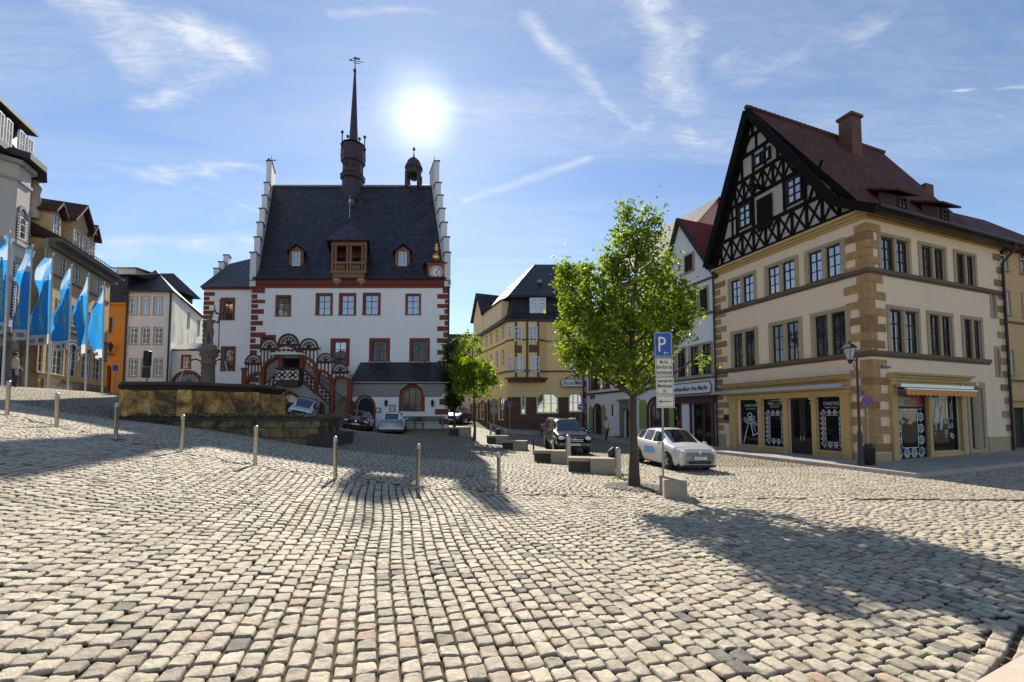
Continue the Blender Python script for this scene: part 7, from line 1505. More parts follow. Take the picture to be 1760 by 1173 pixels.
def arrow(mb, x0, x1, z, s, t_): mb.bar((x0, -.024, z), (x1, -.024, z), t_, .002, 1); mb.bar((x0 + t_ * .3, -.0245, z), (x0 + s, -.0245, z + s * .7), t_, .002, 1); mb.bar((x0 + t_ * .3, -.025, z), (x0 + s, -.025, z - s * .7), t_, .002, 1)
plate(1123, 571, 1155.5, 614.5, BLUE, 'parking_plate', [('P', .42, .22, .85, .42)], True, tm=WTX, mm=lambda mb, a, d, W_, H_: arrow(mb, a + W_ * .52, a + W_ * .8, d + H_ * .17, W_ * .1, .012))
plate(1126, 615.5, 1156.5, 647, SWH, 'hours_plate', [('Mo.-Do.', .5, .68, .26, .5), ('8.00-18.00 Uhr', .5, .40, .26, .9), ('mit Parkschein', .5, .12, .26, .86)])
plate(1127, 648, 1158, 678.5, SWH, 'reserved_plate', [('reserviert für', .5, .68, .26, .82), ('Markthändler', .5, .40, .26, .82), ('Fr.', .5, .10, .28, .18)])
plate(1128, 679.5, 1159, 701.5, SWH, 'arrow_plate', [], mm=lambda mb, a, d, W_, H_: arrow(mb, a + W_ * .14, a + W_ * .84, d + H_ * .5, W_ * .14, .016))
def disc(mb, r, y, mi, n=28, r0=0):
    if r0: mb.ringarc(0, 0, r0, r, 0, 2 * math.pi, y - .004, y, n, mi)
    else: mb.prism([(r * math.cos(2 * math.pi * k / n), r * math.sin(2 * math.pi * k / n)) for k in range(n)], y, y + .004, mi)
def round_sign(px, pyc, pyb, rpx, lb, kind='nopark', Y=None):
    g = ground_at(px, pyb) if Y is None else Vector((at(px, pyb, Y).x, Y, gz(at(px, pyb, Y).x, Y))); z = at(px, pyc, g.y).z - g.z; r = rpx * g.y / FPX; o = empty('round_sign', g, 0, lb, 'sign')
    mb = MB(); mb.tube([(0, .04, -.1), (0, .04, z + r * .8)], .028, 8); mb.build('post', POST, o)
    mb = MB(); disc(mb, r, .0, 0)
    if kind == 'nopark': disc(mb, r, -.002, 1, r0=r * .82); mb.bar((-r * .6, -.008, r * .6), (r * .6, -.008, -r * .6), r * .17, .005, 1)
    else: mb.ringarc(0, 0, r * .93, r, 0, 2 * math.pi, -.006, -.002, 24, 2); mb.bar((r * .25, -.006, -r * .5), (r * .25, -.006, r * .25), r * .22, .003, 2); mb.bar((r * .3, -.007, r * .2), (-r * .35, -.007, r * .2), r * .22, .003, 2); mb.prism([(-r * .7, r * .2), (-r * .2, r * .55), (-r * .2, -r * .15)], -.006, -.003, 2)
    s_ = mb.build('sign_disc', [BLUE, RED, WTX], o); s_.location = (0, 0, z); return o
round_sign(1496, 690, 803, 10.5, 'red and blue no-stopping sign at the corner house', Y=15.4); round_sign(876, 695, 735, 5.2, 'small no-stopping sign before the yellow inn', Y=34); round_sign(999, 700, 745, 6, 'round blue sign with white arrow at the right end of the yellow inn', 'turn', Y=31)
g = ground_at(849, 740); o = empty('sign_back_post', g, 0, 'grey back of traffic signs on a post before the yellow inn', 'sign'); mb = MB(); z = at(849, 685, g.y).z - g.z; mb.tube([(0, 0, -.1), (0, 0, z)], .04, 8); mb.build('post', POST, o); mb = MB(); mb.lathe((0, 0, 0), [(.34, 0), (.34, .01)], 16); s_ = mb.build('sign_back', GREY, o); s_.rotation_euler = (R(90), 0, 0); s_.location = (0, -.05, z - .35); mb = MB(); mb.box(-.3, -.08, z - 1.3, .3, -.05, z - .75); mb.build('sign_back', GREY, o)
g = ground_at(919, 738); mb = MB(); mb.tube([(0, 0, -.1), (0, 0, at(919, 686, g.y).z - g.z)], .05, 8); mb.build('metal_post', GREY, None, 'plain grey metal post in front of the yellow inn wall', 'post', loc=g)
p = at(251, 690, 26.5); g = Vector((p.x, 26.5, gz(p.x, 26.5))); o = empty('traffic_light', g, 0, 'dark back of a signal and sign board on a post behind the fountain', 'traffic light'); z1 = at(251, 604, 26.5).z - g.z; z0 = at(251, 650, 26.5).z - g.z
mb = MB(); mb.tube([(0, 0, -.1), (0, 0, z1)], .045, 8); mb.build('post', GREY, o); mb = MB(); mb.bbox(-.17, -.18, z0 + .75, .17, .1, z1, .02); mb.build('signal_housing', IRON, o); mb = MB(); mb.box(-.25, -.1, z0, .25, -.06, z0 + .7); mb.build('sign_back', plain('dark_board', (.03, .05, .05)), o)
p = at(197, 685, 29); g = Vector((p.x, 29, gz(p.x, 29))); o = empty('sign_post', g, 0, 'thin post with small blue plate before the orange house', 'sign'); z1 = at(197, 628, 29).z - g.z; mb = MB(); mb.tube([(0, 0, -.1), (0, 0, z1)], .04, 8); mb.build('post', GREY, o); mb = MB(); mb.bbox(-.2, -.07, z1 - .4, .2, -.04, z1, .01); mb.build('blue_plate', BLUE, o)
# street lamps
def lamp(px, pyt, pyb, pxl, pyl, lb, Y=None):
    p = at(px, pyb, Y); g = Vector((p.x, Y, gz(p.x, Y) + .05)); o = empty('street_lamp', g, 0, lb, 'street lamp'); zt = at(px, pyt, Y).z - g.z; L = at(pxl, pyl, Y); xl = L.x - g.x; zl = L.z - g.z
    mb = MB(); mb.lathe((0, 0, -.1), [(.11, 0), (.11, .25), (.085, .35), (.07, 1.3), (.075, 1.35), (.045, 1.5), (.04, zt + .1), (.01, zt + .2)], 12); mb.build('lamp_post', IRON, o)
    mb = MB(); mb.tube([(0, 0, zt - .05), (xl * .5, 0, zt - .02), (xl, 0, zl - .42)], .022, 6); mb.tube([(0, 0, zt - .45), (xl * .35, 0, zt - .3), (xl * .6, 0, zt - .05)], .015, 6); mb.build('lamp_arm', IRON, o)
    mb = MB(); mb.lathe((xl, 0, zl), [(.03, -.42), (.07, -.38), (.05, -.32), (.11, -.28)], 6, 0, False); mb.lathe((xl, 0, zl), [(.24, .14), (.25, .17), (.12, .3), (.06, .32), (.05, .38), (.015, .44)], 6, 0, False)
    for k in range(6): t = math.pi / 3 * k; mb.tube([(xl + .11 * math.cos(t), .11 * math.sin(t), zl - .28), (xl + .2 * math.cos(t), .2 * math.sin(t), zl + .15)], .009, 4)
    ln = mb.build('lantern', IRON, o); mb = MB(); mb.lathe((xl, 0, zl), [(.10, -.27), (.19, .14)], 6, 0, False); mb.build('lamp_glass', plain('lamp_glass', (.45, .47, .48), rough=.1), ln)
lamp(1480, 618, 803, 1460, 606, 'black lantern street lamp in front of the corner house', 15.3); lamp(1008, 655, 745, 991, 651, 'tall dark lamp post at the right end of the yellow inn', 30.5)
# benches and planters before the town hall
def bench(px, py, lb, Y=33.6):
    p = at(px, py, Y); g = Vector((p.x, Y, gz(p.x, Y) + .05)); o = empty('park_bench', g, 0, lb, 'bench', 'green benches before the town hall wall'); WD = plain('green_slats', (.045, .10, .05)); L = 1.25
    mb = MB(); [mb.box(-L, -.3 + k * .12, .5, L, -.21 + k * .12, .54) for k in range(4)]; mb.build('seat', WD, o); mb = MB(); [mb.box(-L, .2 + .02 * k, .66 + k * .14, L, .24 + .02 * k, .76 + k * .14) for k in range(3)]; mb.build('backrest', WD, o)
    for x in (-L + .15, L - .15): mb = MB(); mb.box(x - .03, -.3, -.3, x + .03, -.24, .5); mb.box(x - .03, .15, -.3, x + .03, .22, 1.05); mb.box(x - .03, -.24, .44, x + .03, .15, .5); mb.build('leg', GREY, o)
bench(703, 733, 'left green slatted bench behind the white hatchback'); bench(737, 733, 'right green slatted bench near the town hall corner')
p = at(720, 735, 33.9); mb = MB(); mb.box(-2.6, -.9, -.6, 3.4, 1.0, .1); o = mb.build('bench_platform', blocks('platform_stone', (.28, .23, .14), (.22, .18, .11), w_=1.0, h_=.3, stain=.5), None, 'low sandstone platform under the green benches', 'platform'); o.location = (p.x, 33.9, gz(p.x, 33.9) - .02)
# flags
def flag(i, pb, pt, Y, mirror, wd, lb, pole_lb):
    b = at(pb[0], pb[1], Y); g = Vector((b.x, Y, b.z)); t = at(pt[0] - (pt[0] - pb[0]) * 0, pt[1], Y); H = t.z - g.z; lean = t.x - g.x
    mb = MB(); mb.lathe((0, 0, -.3), [(.06, 0), (.05, 2), (.035, H + .3), (.05, H + .32), (.05, H + .38), (.02, H + .44)], 10); po = mb.build('flagpole', plain('white_pole', (.62, .62, .62), rough=.3, metal=.3), None, pole_lb, 'flagpole', 'white flagpoles on the left side'); po.location = g
    po.rotation_euler = (0, math.atan2(lean, H) * .5, 0)
    fh = H * .64; rr_ = random.Random(i * 7 + 1); ph = rr_.uniform(0, 6); am = rr_.uniform(.15, .38)
    def S(u, v):   # u 0 at pole .. 1 outer, v 0 bottom .. 1 top
        w_ = wd * (1 if v < .72 else 1 - (v - .72) / .28 * .82)
        sag = (1 - v) * .0; x = -(u * w_) * (1 - .22 * math.sin(v * 3.4 + ph) ** 2 - .05 * math.sin(v * 13 + ph)); y = am * u * math.sin(u * (3.5 + 1.3 * (i % 3)) + v * (3 + i) + ph) + .10 * math.sin(v * 11 + ph + u * 2) * u - .02
        return (x * .96 - .03 + lean * .5 * (.2 + .8 * v), y, H - fh - .15 + v * fh - .12 * u * (1 - v))
    nu, nv = 12, 44; mb = MB(); vs = [S(a / nu, c / nv) for c in range(nv + 1) for a in range(nu + 1)]; fs, mi = [], []
    for c in range(nv):
        for a in range(nu):
            u, v = (a + .5) / nu, (c + .5) / nv; m_ = 1 if v < .115 else (0 if v < .74 else (2 if math.sin((u * 2.2 + v * 9) * 2.3 + i) > .25 else 3)); mb.add([vs[c * 13 + a], vs[c * 13 + a + 1], vs[(c + 1) * 13 + a + 1], vs[(c + 1) * 13 + a]], [(0, 1, 2, 3)], m_, True)
    bm = bmesh.new(); o = mb.build('flag', [FBL, FWH, FLB, FWH2], None, lb, 'flag', 'blue welcome flags on the left side'); bm.from_mesh(o.data); bmesh.ops.remove_doubles(bm, verts=bm.verts, dist=1e-5); bm.to_mesh(o.data); bm.free(); o.location = g
    for row, st in ((.34, 'Herzlich willkommen'), (.70, 'in Pößneck')):
        m2 = MB(); L = .5 if row < .5 else .34
        if row > .5 and wd < .8: continue
        def fn(x, y, row=row, L=L):
            u = row + (y * (1 if mirror else -1)) / wd * .9; v = .16 + x * L if mirror else .66 - x * L; p = S(min(max(u, 0), 1), v); return (p[0], p[1] - .018, p[2])
        m2.text(st, 0, 0, .26, fn=fn, sx=1, mi=0); 
        # scale text length to the flag
        m2 = MB(); c_ = bpy.data.curves.new('t', 'FONT'); c_.body = st; c_.size = .27; c_.resolution_u = 2; to = bpy.data.objects.new('t', c_); COL.objects.link(to); tm = to.to_mesh(); vv = [v.co.copy() for v in tm.vertices]; ff = [tuple(p.vertices) for p in tm.polygons]; to.to_mesh_clear(); bpy.data.objects.remove(to); Lx = max(v.x for v in vv)
        m2.add([fn(v.x / Lx, v.y) for v in vv], ff); m2.build('lettering', LIME, o)
    m2 = MB(); 
    for (u, v, w_, h_) in ((.3, .03, .25, .05), (.68, .03, .2, .04)):
        P4 = [S(u, v), S(u + w_, v), S(u + w_, v + h_), S(u, v + h_)]; m2.add([(a, b - .015, c) for a, b, c in P4], [(0, 1, 2, 3)])
    m2.build('emblem', plain('grey_print', (.2, .22, .24)), o)
def _cloth(t, b, out, col):
    t.set(b.inputs['Base Color'], col); b.inputs['Roughness'].default_value = .8; tr = t.n('ShaderNodeBsdfTranslucent', i_0=(*col, 1)); mx = t.n('ShaderNodeMixShader', i_0=.45); t.nt.links.new(b.outputs[0], mx.inputs[1]); t.nt.links.new(tr.outputs[0], mx.inputs[2]); t.nt.links.new(mx.outputs[0], out.inputs[0])
FBL = mat('flag_blue', _cloth, (.04, .36, .85)); FWH = mat('flag_white', _cloth, (.75, .76, .78)); FLB = mat('flag_light_blue', _cloth, (.15, .45, .78)); FWH2 = mat('flag_pale', _cloth, (.5, .66, .82)); LIME = mat('flag_lime', _cloth, (.70, .85, .15))
FL = [((4, 660), (13, 402), 20.8, 0, .95), ((44, 667), (52, 425), 22.3, 1, .9), ((82, 671), (86, 440), 23.4, 1, 1.25), ((116, 675), (118, 458), 24.9, 0, 1.05), ((146, 678), (148, 473), 26.3, 1, .75), ((175, 681), (174, 488), 28.0, 0, .8)]
w1 = ['nearest blue welcome flag at the left edge of the picture', 'second blue welcome flag, hanging before the ornate building bay', 'widest blue welcome flag, third from the left edge', 'blue welcome flag in front of the middle of the tan house, fourth from the left', 'narrow twisted blue welcome flag, fifth from the left', 'farthest blue welcome flag near the right end of the tan house']
w2 = ['white flagpole at the left picture edge', 'second white flagpole, before the ornate building bay', 'white flagpole carrying the widest flag, third from the left', 'white flagpole before the middle of the tan house, fourth from the left', 'white flagpole with the narrow twisted flag, fifth from the left', 'farthest white flagpole near the right end of the tan house']
for i, f in enumerate(FL): flag(i, f[0], f[1], f[2], f[3], f[4], w1[i], w2[i])
# ------------------------------------------------------------------ trees
def _leaf(t, b, out, c1, c2):
    g = t.n('ShaderNodeNewGeometry'); oi = g.outputs['Random Per Island']
    col = t.mix(oi, c1, c2); t.set(b.inputs['Base Color'], col); b.inputs['Roughness'].default_value = .45; b.inputs['Specular IOR Level'].default_value = .35
    tr = t.n('ShaderNodeBsdfTranslucent', i_0=t.vm('MULTIPLY', col, (3.0, 2.9, .75))); mx = t.n('ShaderNodeMixShader', i_0=.5)
    t.nt.links.new(b.outputs[0], mx.inputs[1]); t.nt.links.new(tr.outputs[0], mx.inputs[2]); t.nt.links.new(mx.outputs[0], out.inputs[0])
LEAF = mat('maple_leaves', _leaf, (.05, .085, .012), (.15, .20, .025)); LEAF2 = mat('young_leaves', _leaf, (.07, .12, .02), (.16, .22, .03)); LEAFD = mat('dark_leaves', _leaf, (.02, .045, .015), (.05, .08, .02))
BARK = plain('bark', (.075, .055, .04), rough=.95, nz=.5, bump=.9, sc_=5, bs=22)
def tree(label, foot, Y, lobes, nclump, lsize, trunk_r, fork_z, leaf, seed, group=None, rad=.3, per=16, depthk=.9):
    rg = np.random.default_rng(seed); rq = random.Random(seed)
    g = Vector((at(foot[0], foot[1], Y).x, Y, 0)); g.z = gz(g.x, Y); root = empty('street_tree', g, 0, label, 'tree', group)
    L = []
    for (px, py, rx_, ry_, *dy) in lobes:
        dy = dy[0] if dy else 0; c = at(px, py, Y + dy) - g; s = Y / FPX; L.append((c, rx_ * s, ry_ * s))
    top = max(c.z + rz_ for c, _, rz_ in L); mb = MB(); lean = [Vector((rq.uniform(-.05, .05), 0, z)) for z in np.linspace(0, top * .86, 9)]; lean[0].x = 0
    c0, _, _ = max(L, key=lambda l: l[0].z)
    for i, p in enumerate(lean): f = max(0, (i - 4) / 4); p.x += (c0.x) * f * .8
    rs = [trunk_r * (1.35 if i == 0 else 1.05 - .11 * i) for i in range(9)]; rs = [max(r, .015) for r in rs]
    mb.tube([(0, 0, -.2)] + [tuple(p) for p in lean], [trunk_r * 1.5] + rs, 10)
    cl = []
    wts = np.array([rx_ * rx_ * rz_ for _, rx_, rz_ in L]) ** .75; wts /= wts.sum()
    for k in range(nclump):
        i = rg.choice(len(L), p=wts); c, rx_, rz_ = L[i]; d = rg.normal(size=3); d /= np.linalg.norm(d); r = rg.uniform(.3, 1.0) ** .5 * (1.04 + rg.normal() * .10)
        cl.append(Vector((c.x + d[0] * rx_ * r, c.y + d[1] * (rx_ * depthk) * r, c.z + d[2] * rz_ * r)))
    # limbs: from the trunk to lobe centres, then twigs to the clumps
    limbs = []
    for c, rx_, rz_ in L:
        z0 = max(fork_z, min(top * .75, c.z - max(.5, abs(c.x) * .9 + .3))); t0 = z0 / (top * .86) * 8; i0 = min(7, int(t0)); a = lean[i0].lerp(lean[i0 + 1], t0 - i0); m = a.lerp(c, .5) + Vector((0, 0, -.12)); pts = [a, m, c]
        mb.tube(pts, [trunk_r * .38, trunk_r * .25, trunk_r * .12], 6); limbs.append(pts)
    for p in cl[::2]:
        q = min((pp for pts in limbs for pp in (pts[1].lerp(pts[2], t) for t in (0, .5, 1))), key=lambda v: (v - p).length); mb.tube([q, q.lerp(p, .5) + Vector((0, 0, .05)), p], [trunk_r * .09, trunk_r * .06, .006], 4, caps=False)
    mb.build('trunk', BARK, root)
    # leaves
    C = np.array([tuple(p) for p in cl]); n = len(C) * per; cc = np.repeat(C, per, 0) + rg.normal(0, rad * .55, (n, 3)) * np.repeat(rg.uniform(.6, 1.3, (len(C), 1)), per, 0); 
    nrm = rg.normal(size=(n, 3)) * .7 + np.array([0, 0, .55]); nrm /= np.linalg.norm(nrm, axis=1, keepdims=True)
    u = np.cross(nrm, rg.normal(size=(n, 3))); u /= np.linalg.norm(u, axis=1, keepdims=True); v = np.cross(nrm, u); s = (lsize * rg.uniform(.6, 1.25, (n, 1)))
    P_ = [cc - u * s, cc - v * s * .62 + nrm * s * .18 - u * s * .2, cc + u * s * 1.05 - nrm * s * .25, cc + v * s * .62 + nrm * s * .18 - u * s * .2]
    V = np.stack(P_, 1).reshape(-1, 3); F_ = np.arange(n * 4).reshape(n, 4)
    o = np_mesh('crown', V, F_, [leaf], smooth=False, kind=None); o.parent = root; return root
tree('big leafy maple beside the parking sign, its trunk in the paving near the litter bin', (1090, 836), 11.1,
     [(1096, 395, 42, 42), (1080, 440, 46, 34), (1125, 455, 30, 26), (1010, 500, 58, 50, .3), (1085, 505, 85, 62), (1145, 525, 52, 52, -.2), (965, 475, 20, 22), (1000, 560, 48, 46, .4), (1070, 575, 78, 55, -.5), (1130, 580, 48, 36, .3), (1180, 545, 20, 24), (1200, 611, 22, 12, -.3), (1165, 595, 22, 18), (985, 605, 34, 16, .2), (1045, 625, 55, 30), (1090, 655, 30, 24, -.4), (1115, 640, 30, 18, .5), (968, 570, 22, 14)],
     400, .064, .125, 2.35, LEAF, 3, rad=.24, per=38)
mb = MB(); g = ground_at(1090, 838)
for k in range(26):
    a0 = 2 * math.pi * k / 26; mb.box(0, 0, 0, 0, 0, 0) if 0 else None
    mb.add([(math.cos(a0) * .2, math.sin(a0) * .2, 0), (math.cos(a0) * .78, math.sin(a0) * .78, 0), (math.cos(a0 + .17) * .78, math.sin(a0 + .17) * .78, 0), (math.cos(a0 + .17) * .2, math.sin(a0 + .17) * .2, 0)], [(0, 1, 2, 3)])
mb.v = [(x, y, gz(g.x + x, g.y + y) - g.z + .022) for x, y, z in mb.v]; o = mb.build('tree_grate', plain('cast_iron_grate', (.06, .055, .05), rough=.8, nz=.4), None, 'round dark slotted grate around the trunk of the big maple', 'tree grate'); o.location = g
tree('young bright green tree between the town hall and the yellow inn', (815, 753), 27.5,
     [(811, 590, 14, 20), (806, 612, 24, 22), (820, 640, 30, 22), (795, 650, 20, 26), (838, 650, 20, 16), (812, 672, 30, 18), (848, 668, 12, 10), (790, 630, 14, 20)], 150, .12, .09, 1.9, LEAF2, 8, rad=.32, per=24)
tree('dark-leaved tree standing right beside the town hall corner', (781, 735), 34.0,
     [(780, 610, 12, 30), (776, 645, 16, 30), (784, 670, 14, 26), (779, 690, 12, 14)], 200, .16, .10, 2.2, LEAFD, 9, rad=.4, per=18)  # leaves of a darker green than the other trees
# weeds at the kerb by the litter bin
rq = random.Random(5); mb = MB()
for (px, py, sp_) in ((1040, 812, .25), (1075, 824, .3), (1060, 818, .3), (935, 796, .12)):
    g0 = ground_at(px, py)
    for k in range(160):
        x = g0.x + rq.gauss(0, sp_); y = g0.y + rq.gauss(0, .06); z = gz(x, y); h = rq.uniform(.03, .09); a = rq.uniform(0, 6.3); w_ = .012; mb.add([(x - w_ * math.cos(a), y - w_ * math.sin(a), z), (x + w_ * math.cos(a), y + w_ * math.sin(a), z), (x + rq.uniform(-.03, .03), y + rq.uniform(-.03, .03), z + h)], [(0, 1, 2)])
mb.build('weeds', LEAF2, None, 'tufts of grass growing between the setts by the bins and blocks', 'weeds', kind='stuff')
# ------------------------------------------------------------------ cars
def paint(name, col, rough=.25, metal=0): return plain(name, col, rough=rough, metal=metal, nz=.02, bump=0, coat=1, spec=.5)
TYRE = plain('tyre', (.018, .018, .018), rough=.85); RIM = plain('alloy', (.5, .5, .5), rough=.3, metal=.9); HLG = plain('headlight_glass', (.75, .78, .8), rough=.08, spec=.8); TLG = plain('tail_light', (.35, .01, .01), rough=.15); GRL = plain('grille_black', (.012, .012, .013), rough=.5); CHR = plain('chrome', (.7, .7, .7), rough=.12, metal=1); PLT = plain('number_plate', (.75, .75, .72), rough=.5)
def car(label, loc, head, st, wheel_r, wx, W, pm, plate='PÖ·XX', face=None, group='parked cars', detail=None, rails=False, sc_=1.0):
    """st: stations front to back (x, z bottom, z belt, z roof, half width belt, half width roof); car local: x back, y right-left, front at x=0"""
    xs = np.array([s[0] for s in st]); A = np.array(st)
    n = 46; X_ = np.unique(np.r_[np.linspace(xs[0], xs[-1], n), xs]); S_ = np.stack([np.interp(X_, xs, A[:, k]) for k in range(6)], 1)
    for k in range(1, 6):      # soften the corners of the profile
        y = S_[:, k].copy(); y[1:-1] = .25 * S_[:-2, k] + .5 * S_[1:-1, k] + .25 * S_[2:, k]; S_[:, k] = y
    rows = []
    for i, (x, zb, zl, zr, wb, wr) in enumerate(S_):
        gh = zr - zl
        half = [(wb * .90, zb), (wb * .985, zb + (zl - zb) * .22), (wb, zb + (zl - zb) * .5), (wb * .985, zb + (zl - zb) * .82), (wb * .955, zl)]
        if gh > .02: half += [(wb * .93 + (wr - wb * .93) * .0, zl + .012), (wr + (wb * .93 - wr) * .45, zl + gh * .5), (wr + (wb * .93 - wr) * .10, zl + gh * .86), (wr * .90, zr - .02), (wr * .5, zr + .012), (0, zr + .022)]
        else: half += [(wb * .90, zl + .012), (wb * .80, zl + .026), (wb * .66, zl + .036), (wb * .5, zl + .043), (wb * .25, zl + .05), (0, zl + .053)]
        rows.append([(x, y, z) for y, z in half] + [(x, -y, z) for y, z in half[-2::-1]])
    m = len(rows[0]); root = empty('parked_car' if group else 'car', loc, 0, label, 'car', group); root.rotation_euler = (0, 0, head); root.scale = (sc_,) * 3
    V = [p for r in rows for p in r]; body_f, glass_f, rear_f, side_f = [], [], [], []
    pillars = face.get('pillars', []); 
    for i in range(len(rows) - 1):
        x = (X_[i] + X_[i + 1]) / 2; gh = (S_[i, 3] - S_[i, 2] + S_[i + 1, 3] - S_[i + 1, 2]) / 2; dz = abs(S_[i + 1, 3] - S_[i, 3]) / (X_[i + 1] - X_[i])
        for j in range(m - 1):
            f = (i * m + j, (i + 1) * m + j, (i + 1) * m + j + 1, i * m + j + 1); jj = min(j, m - 2 - j)
            front = face['ws'][0] < x < face['ws'][1]; rear = face['rw'][0] < x < face['rw'][1]
            if gh > .1 and jj in (5, 6) and face['sw'][0] < x < face['sw'][1] and not any(abs(x - p) < .045 for p in pillars): side_f.append(f)
            elif front and jj >= 8 and gh > .03: glass_f.append(f)
            elif rear and jj >= 8: rear_f.append(f)
            else: body_f.append(f)
    body_f += [tuple(range(m))[::-1], tuple((len(rows) - 1) * m + k for k in range(m))]
    mb = MB(); mb.add(V, body_f, 0, True); bo = mb.build('body', pm, root)
    for nm, fs in (('windscreen', glass_f), ('side_windows', side_f), ('rear_window', rear_f)):
        if fs: mb = MB(); mb.add(V, fs, 0, True); mb.build(nm, G_CAR, root)
    zb_ = min(s[1] for s in st)
    mb = MB(); L_ = xs[-1]; mb.box(.15, -W * .86, zb_ - .06, L_ - .15, W * .86, zb_ + .12); mb.build('underbody', GRL, root)
    for wxx in wx:
        for sg in (-1, 1):
            mb = MB(); y1 = sg * (W + .004)
            mb.prism([(wxx + (wheel_r + .055) * math.cos(t), wheel_r + (wheel_r + .055) * math.sin(t)) for t in np.linspace(-.25, math.pi + .25, 18)], min(y1, y1 - sg * .3), max(y1, y1 - sg * .3)); mb.build('wheel_arch', GRL, root)
            mb = MB(Matrix.Translation((wxx, sg * (W - .10), wheel_r)) @ Matrix.Rotation(R(90), 4, 'X')); mb.lathe((0, 0, 0), [(wheel_r * .62, -.12), (wheel_r * .95, -.12), (wheel_r, -.08), (wheel_r, .08), (wheel_r * .95, .12), (wheel_r * .62, .12)], 24); wl = mb.build('wheel', TYRE, root)
            mb = MB(Matrix.Translation((wxx, sg * (W - .10), wheel_r)) @ Matrix.Rotation(R(90), 4, 'X'))
            zf = -sg * .122; mb.lathe((0, 0, zf - .006), [(wheel_r * .63, 0), (wheel_r * .63, .012)], 20, 1)
            for k in range(5):
                t = 2 * math.pi * k / 5; zz_ = zf - sg * .014; c_, s_ = math.cos(t), math.sin(t); a = wheel_r * .08; b = wheel_r * .6; mb.add([(c_ * .02 - s_ * a, s_ * .02 + c_ * a, zz_), (c_ * b - s_ * a * 1.3, s_ * b + c_ * a * 1.3, zz_), (c_ * b + s_ * a * 1.3, s_ * b - c_ * a * 1.3, zz_), (c_ * .02 + s_ * a, s_ * .02 - c_ * a, zz_)], [(0, 1, 2, 3)], 0)
            mb.build('rim', [RIM, GRL], wl)
    detail(root)
    return root
def lights(root, pts, m_, name): 
    for (x, y, z, rx_, ry_, rz_) in pts:
        for sg in (-1, 1): mb = MB(); mb.ball((x, sg * y, z), (rx_, ry_, rz_), 12); mb.build(name, m_, root)
def box_part(root, b, m_, name, bev=.01): mb = MB(); mb.bbox(*b, bev); return mb.build(name, m_, root)
def nplate(root, x, z, back=False, st='PÖ·A 214'):
    s = 1 if back else -1; mb = MB(); mb.box(x, -.26, z - .055, x + s * .012, .26, z + .055, 0); mb.box(x, .23, z - .05, x + s * .014, .255, z + .05, 2)
    mb.text(st, 0, 0, .075, fn=lambda a, b: (x + s * .016, (a if not back else -a) * -1 if not back else a, z - .028 + b), mi=1); mb.build('number_plate', [PLT, SIGNB, BLUE], root)
def mirrors(root, x, y, z, m_):
    for sg in (-1, 1): mb = MB(); mb.ball((x, sg * (y + .1), z), (.06, .11, .075), 10); mb.tube([(x, sg * (y - .06), z - .04), (x, sg * (y + .06), z - .01)], .02, 6); mb.build('wing_mirror', m_, root)
def place(px, pyb, Y, dz=0): p = at(px, pyb, Y); return Vector((p.x, Y, gz(p.x, Y) + dz))
def tilt(o, head, L=3.5):   # let the car follow the slope of the square
    x, y = o.location.x, o.location.y; c, s = math.cos(head), math.sin(head); o.location.z = gz(x + c * L / 2, y + s * L / 2)
    gx_ = (gz(x + c * L, y + s * L) - gz(x, y)) / L; gy_ = (gz(x - s * .8, y + c * .8) - gz(x + s * .8, y - c * .8)) / 1.6
    M = Matrix.Rotation(head, 4, 'Z') @ Matrix.Rotation(-math.atan(gx_), 4, 'Y') @ Matrix.Rotation(math.atan(gy_), 4, 'X'); o.rotation_euler = M.to_euler(); z0 = (gz(x, y) + gz(x + c * L, y + s * L)) / 2 - gx_ * L / 2; o.location.z = z0 + .01
# black pickup with canopy
PKB = paint('black_car_paint', (.012, .012, .014))
def dpick(r):
    box_part(r, (-.06, -.80, .42, .10, .80, .62), PKB, 'front_bumper', .03); box_part(r, (-.07, -.42, .62, .02, .42, .86), GRL, 'grille', .01)
    for z in (.68, .76): box_part(r, (-.085, -.40, z, -.06, .40, z + .025), CHR, 'grille_bar', .004)
    mb = MB(); 
    for k in range(3): t = math.pi / 2 + 2 * math.pi * k / 3; mb.add([(-.09, 0, .80), (-.09, .035 * math.cos(t - .5), .80 + .035 * math.sin(t - .5)), (-.09, .07 * math.cos(t), .80 + .07 * math.sin(t)), (-.09, .035 * math.cos(t + .5), .80 + .035 * math.sin(t + .5))], [(0, 1, 2, 3)])
    mb.build('badge', CHR, r); lights(r, [(.06, .66, .82, .12, .17, .10)], HLG, 'headlight'); lights(r, [(-.02, .66, .50, .05, .09, .05)], plain('fog_lamp', (.7, .55, .35)), 'fog_lamp'); nplate(r, -.075, .52); mirrors(r, 1.35, .86, 1.12, PKB)
    box_part(r, (2.4, -.6, 1.76, 4.9, -.55, 1.8), GREY, 'roof_rail'); box_part(r, (2.4, .55, 1.76, 4.9, .6, 1.8), GREY, 'roof_rail'); lights(r, [(5.18, .74, .95, .05, .08, .18)], TLG, 'tail_light')
st = [(0, .42, .80, .80, .74, .1), (.15, .40, .96, .96, .86, .2), (.6, .38, 1.03, 1.03, .90, .4), (1.25, .38, 1.08, 1.09, .91, .5), (1.35, .38, 1.09, 1.14, .91, .62), (2.05, .38, 1.10, 1.68, .91, .64), (2.3, .38, 1.10, 1.74, .91, .64), (3.3, .38, 1.11, 1.78, .91, .66), (5.0, .42, 1.12, 1.76, .90, .68), (5.2, .48, 1.10, 1.70, .88, .62)]
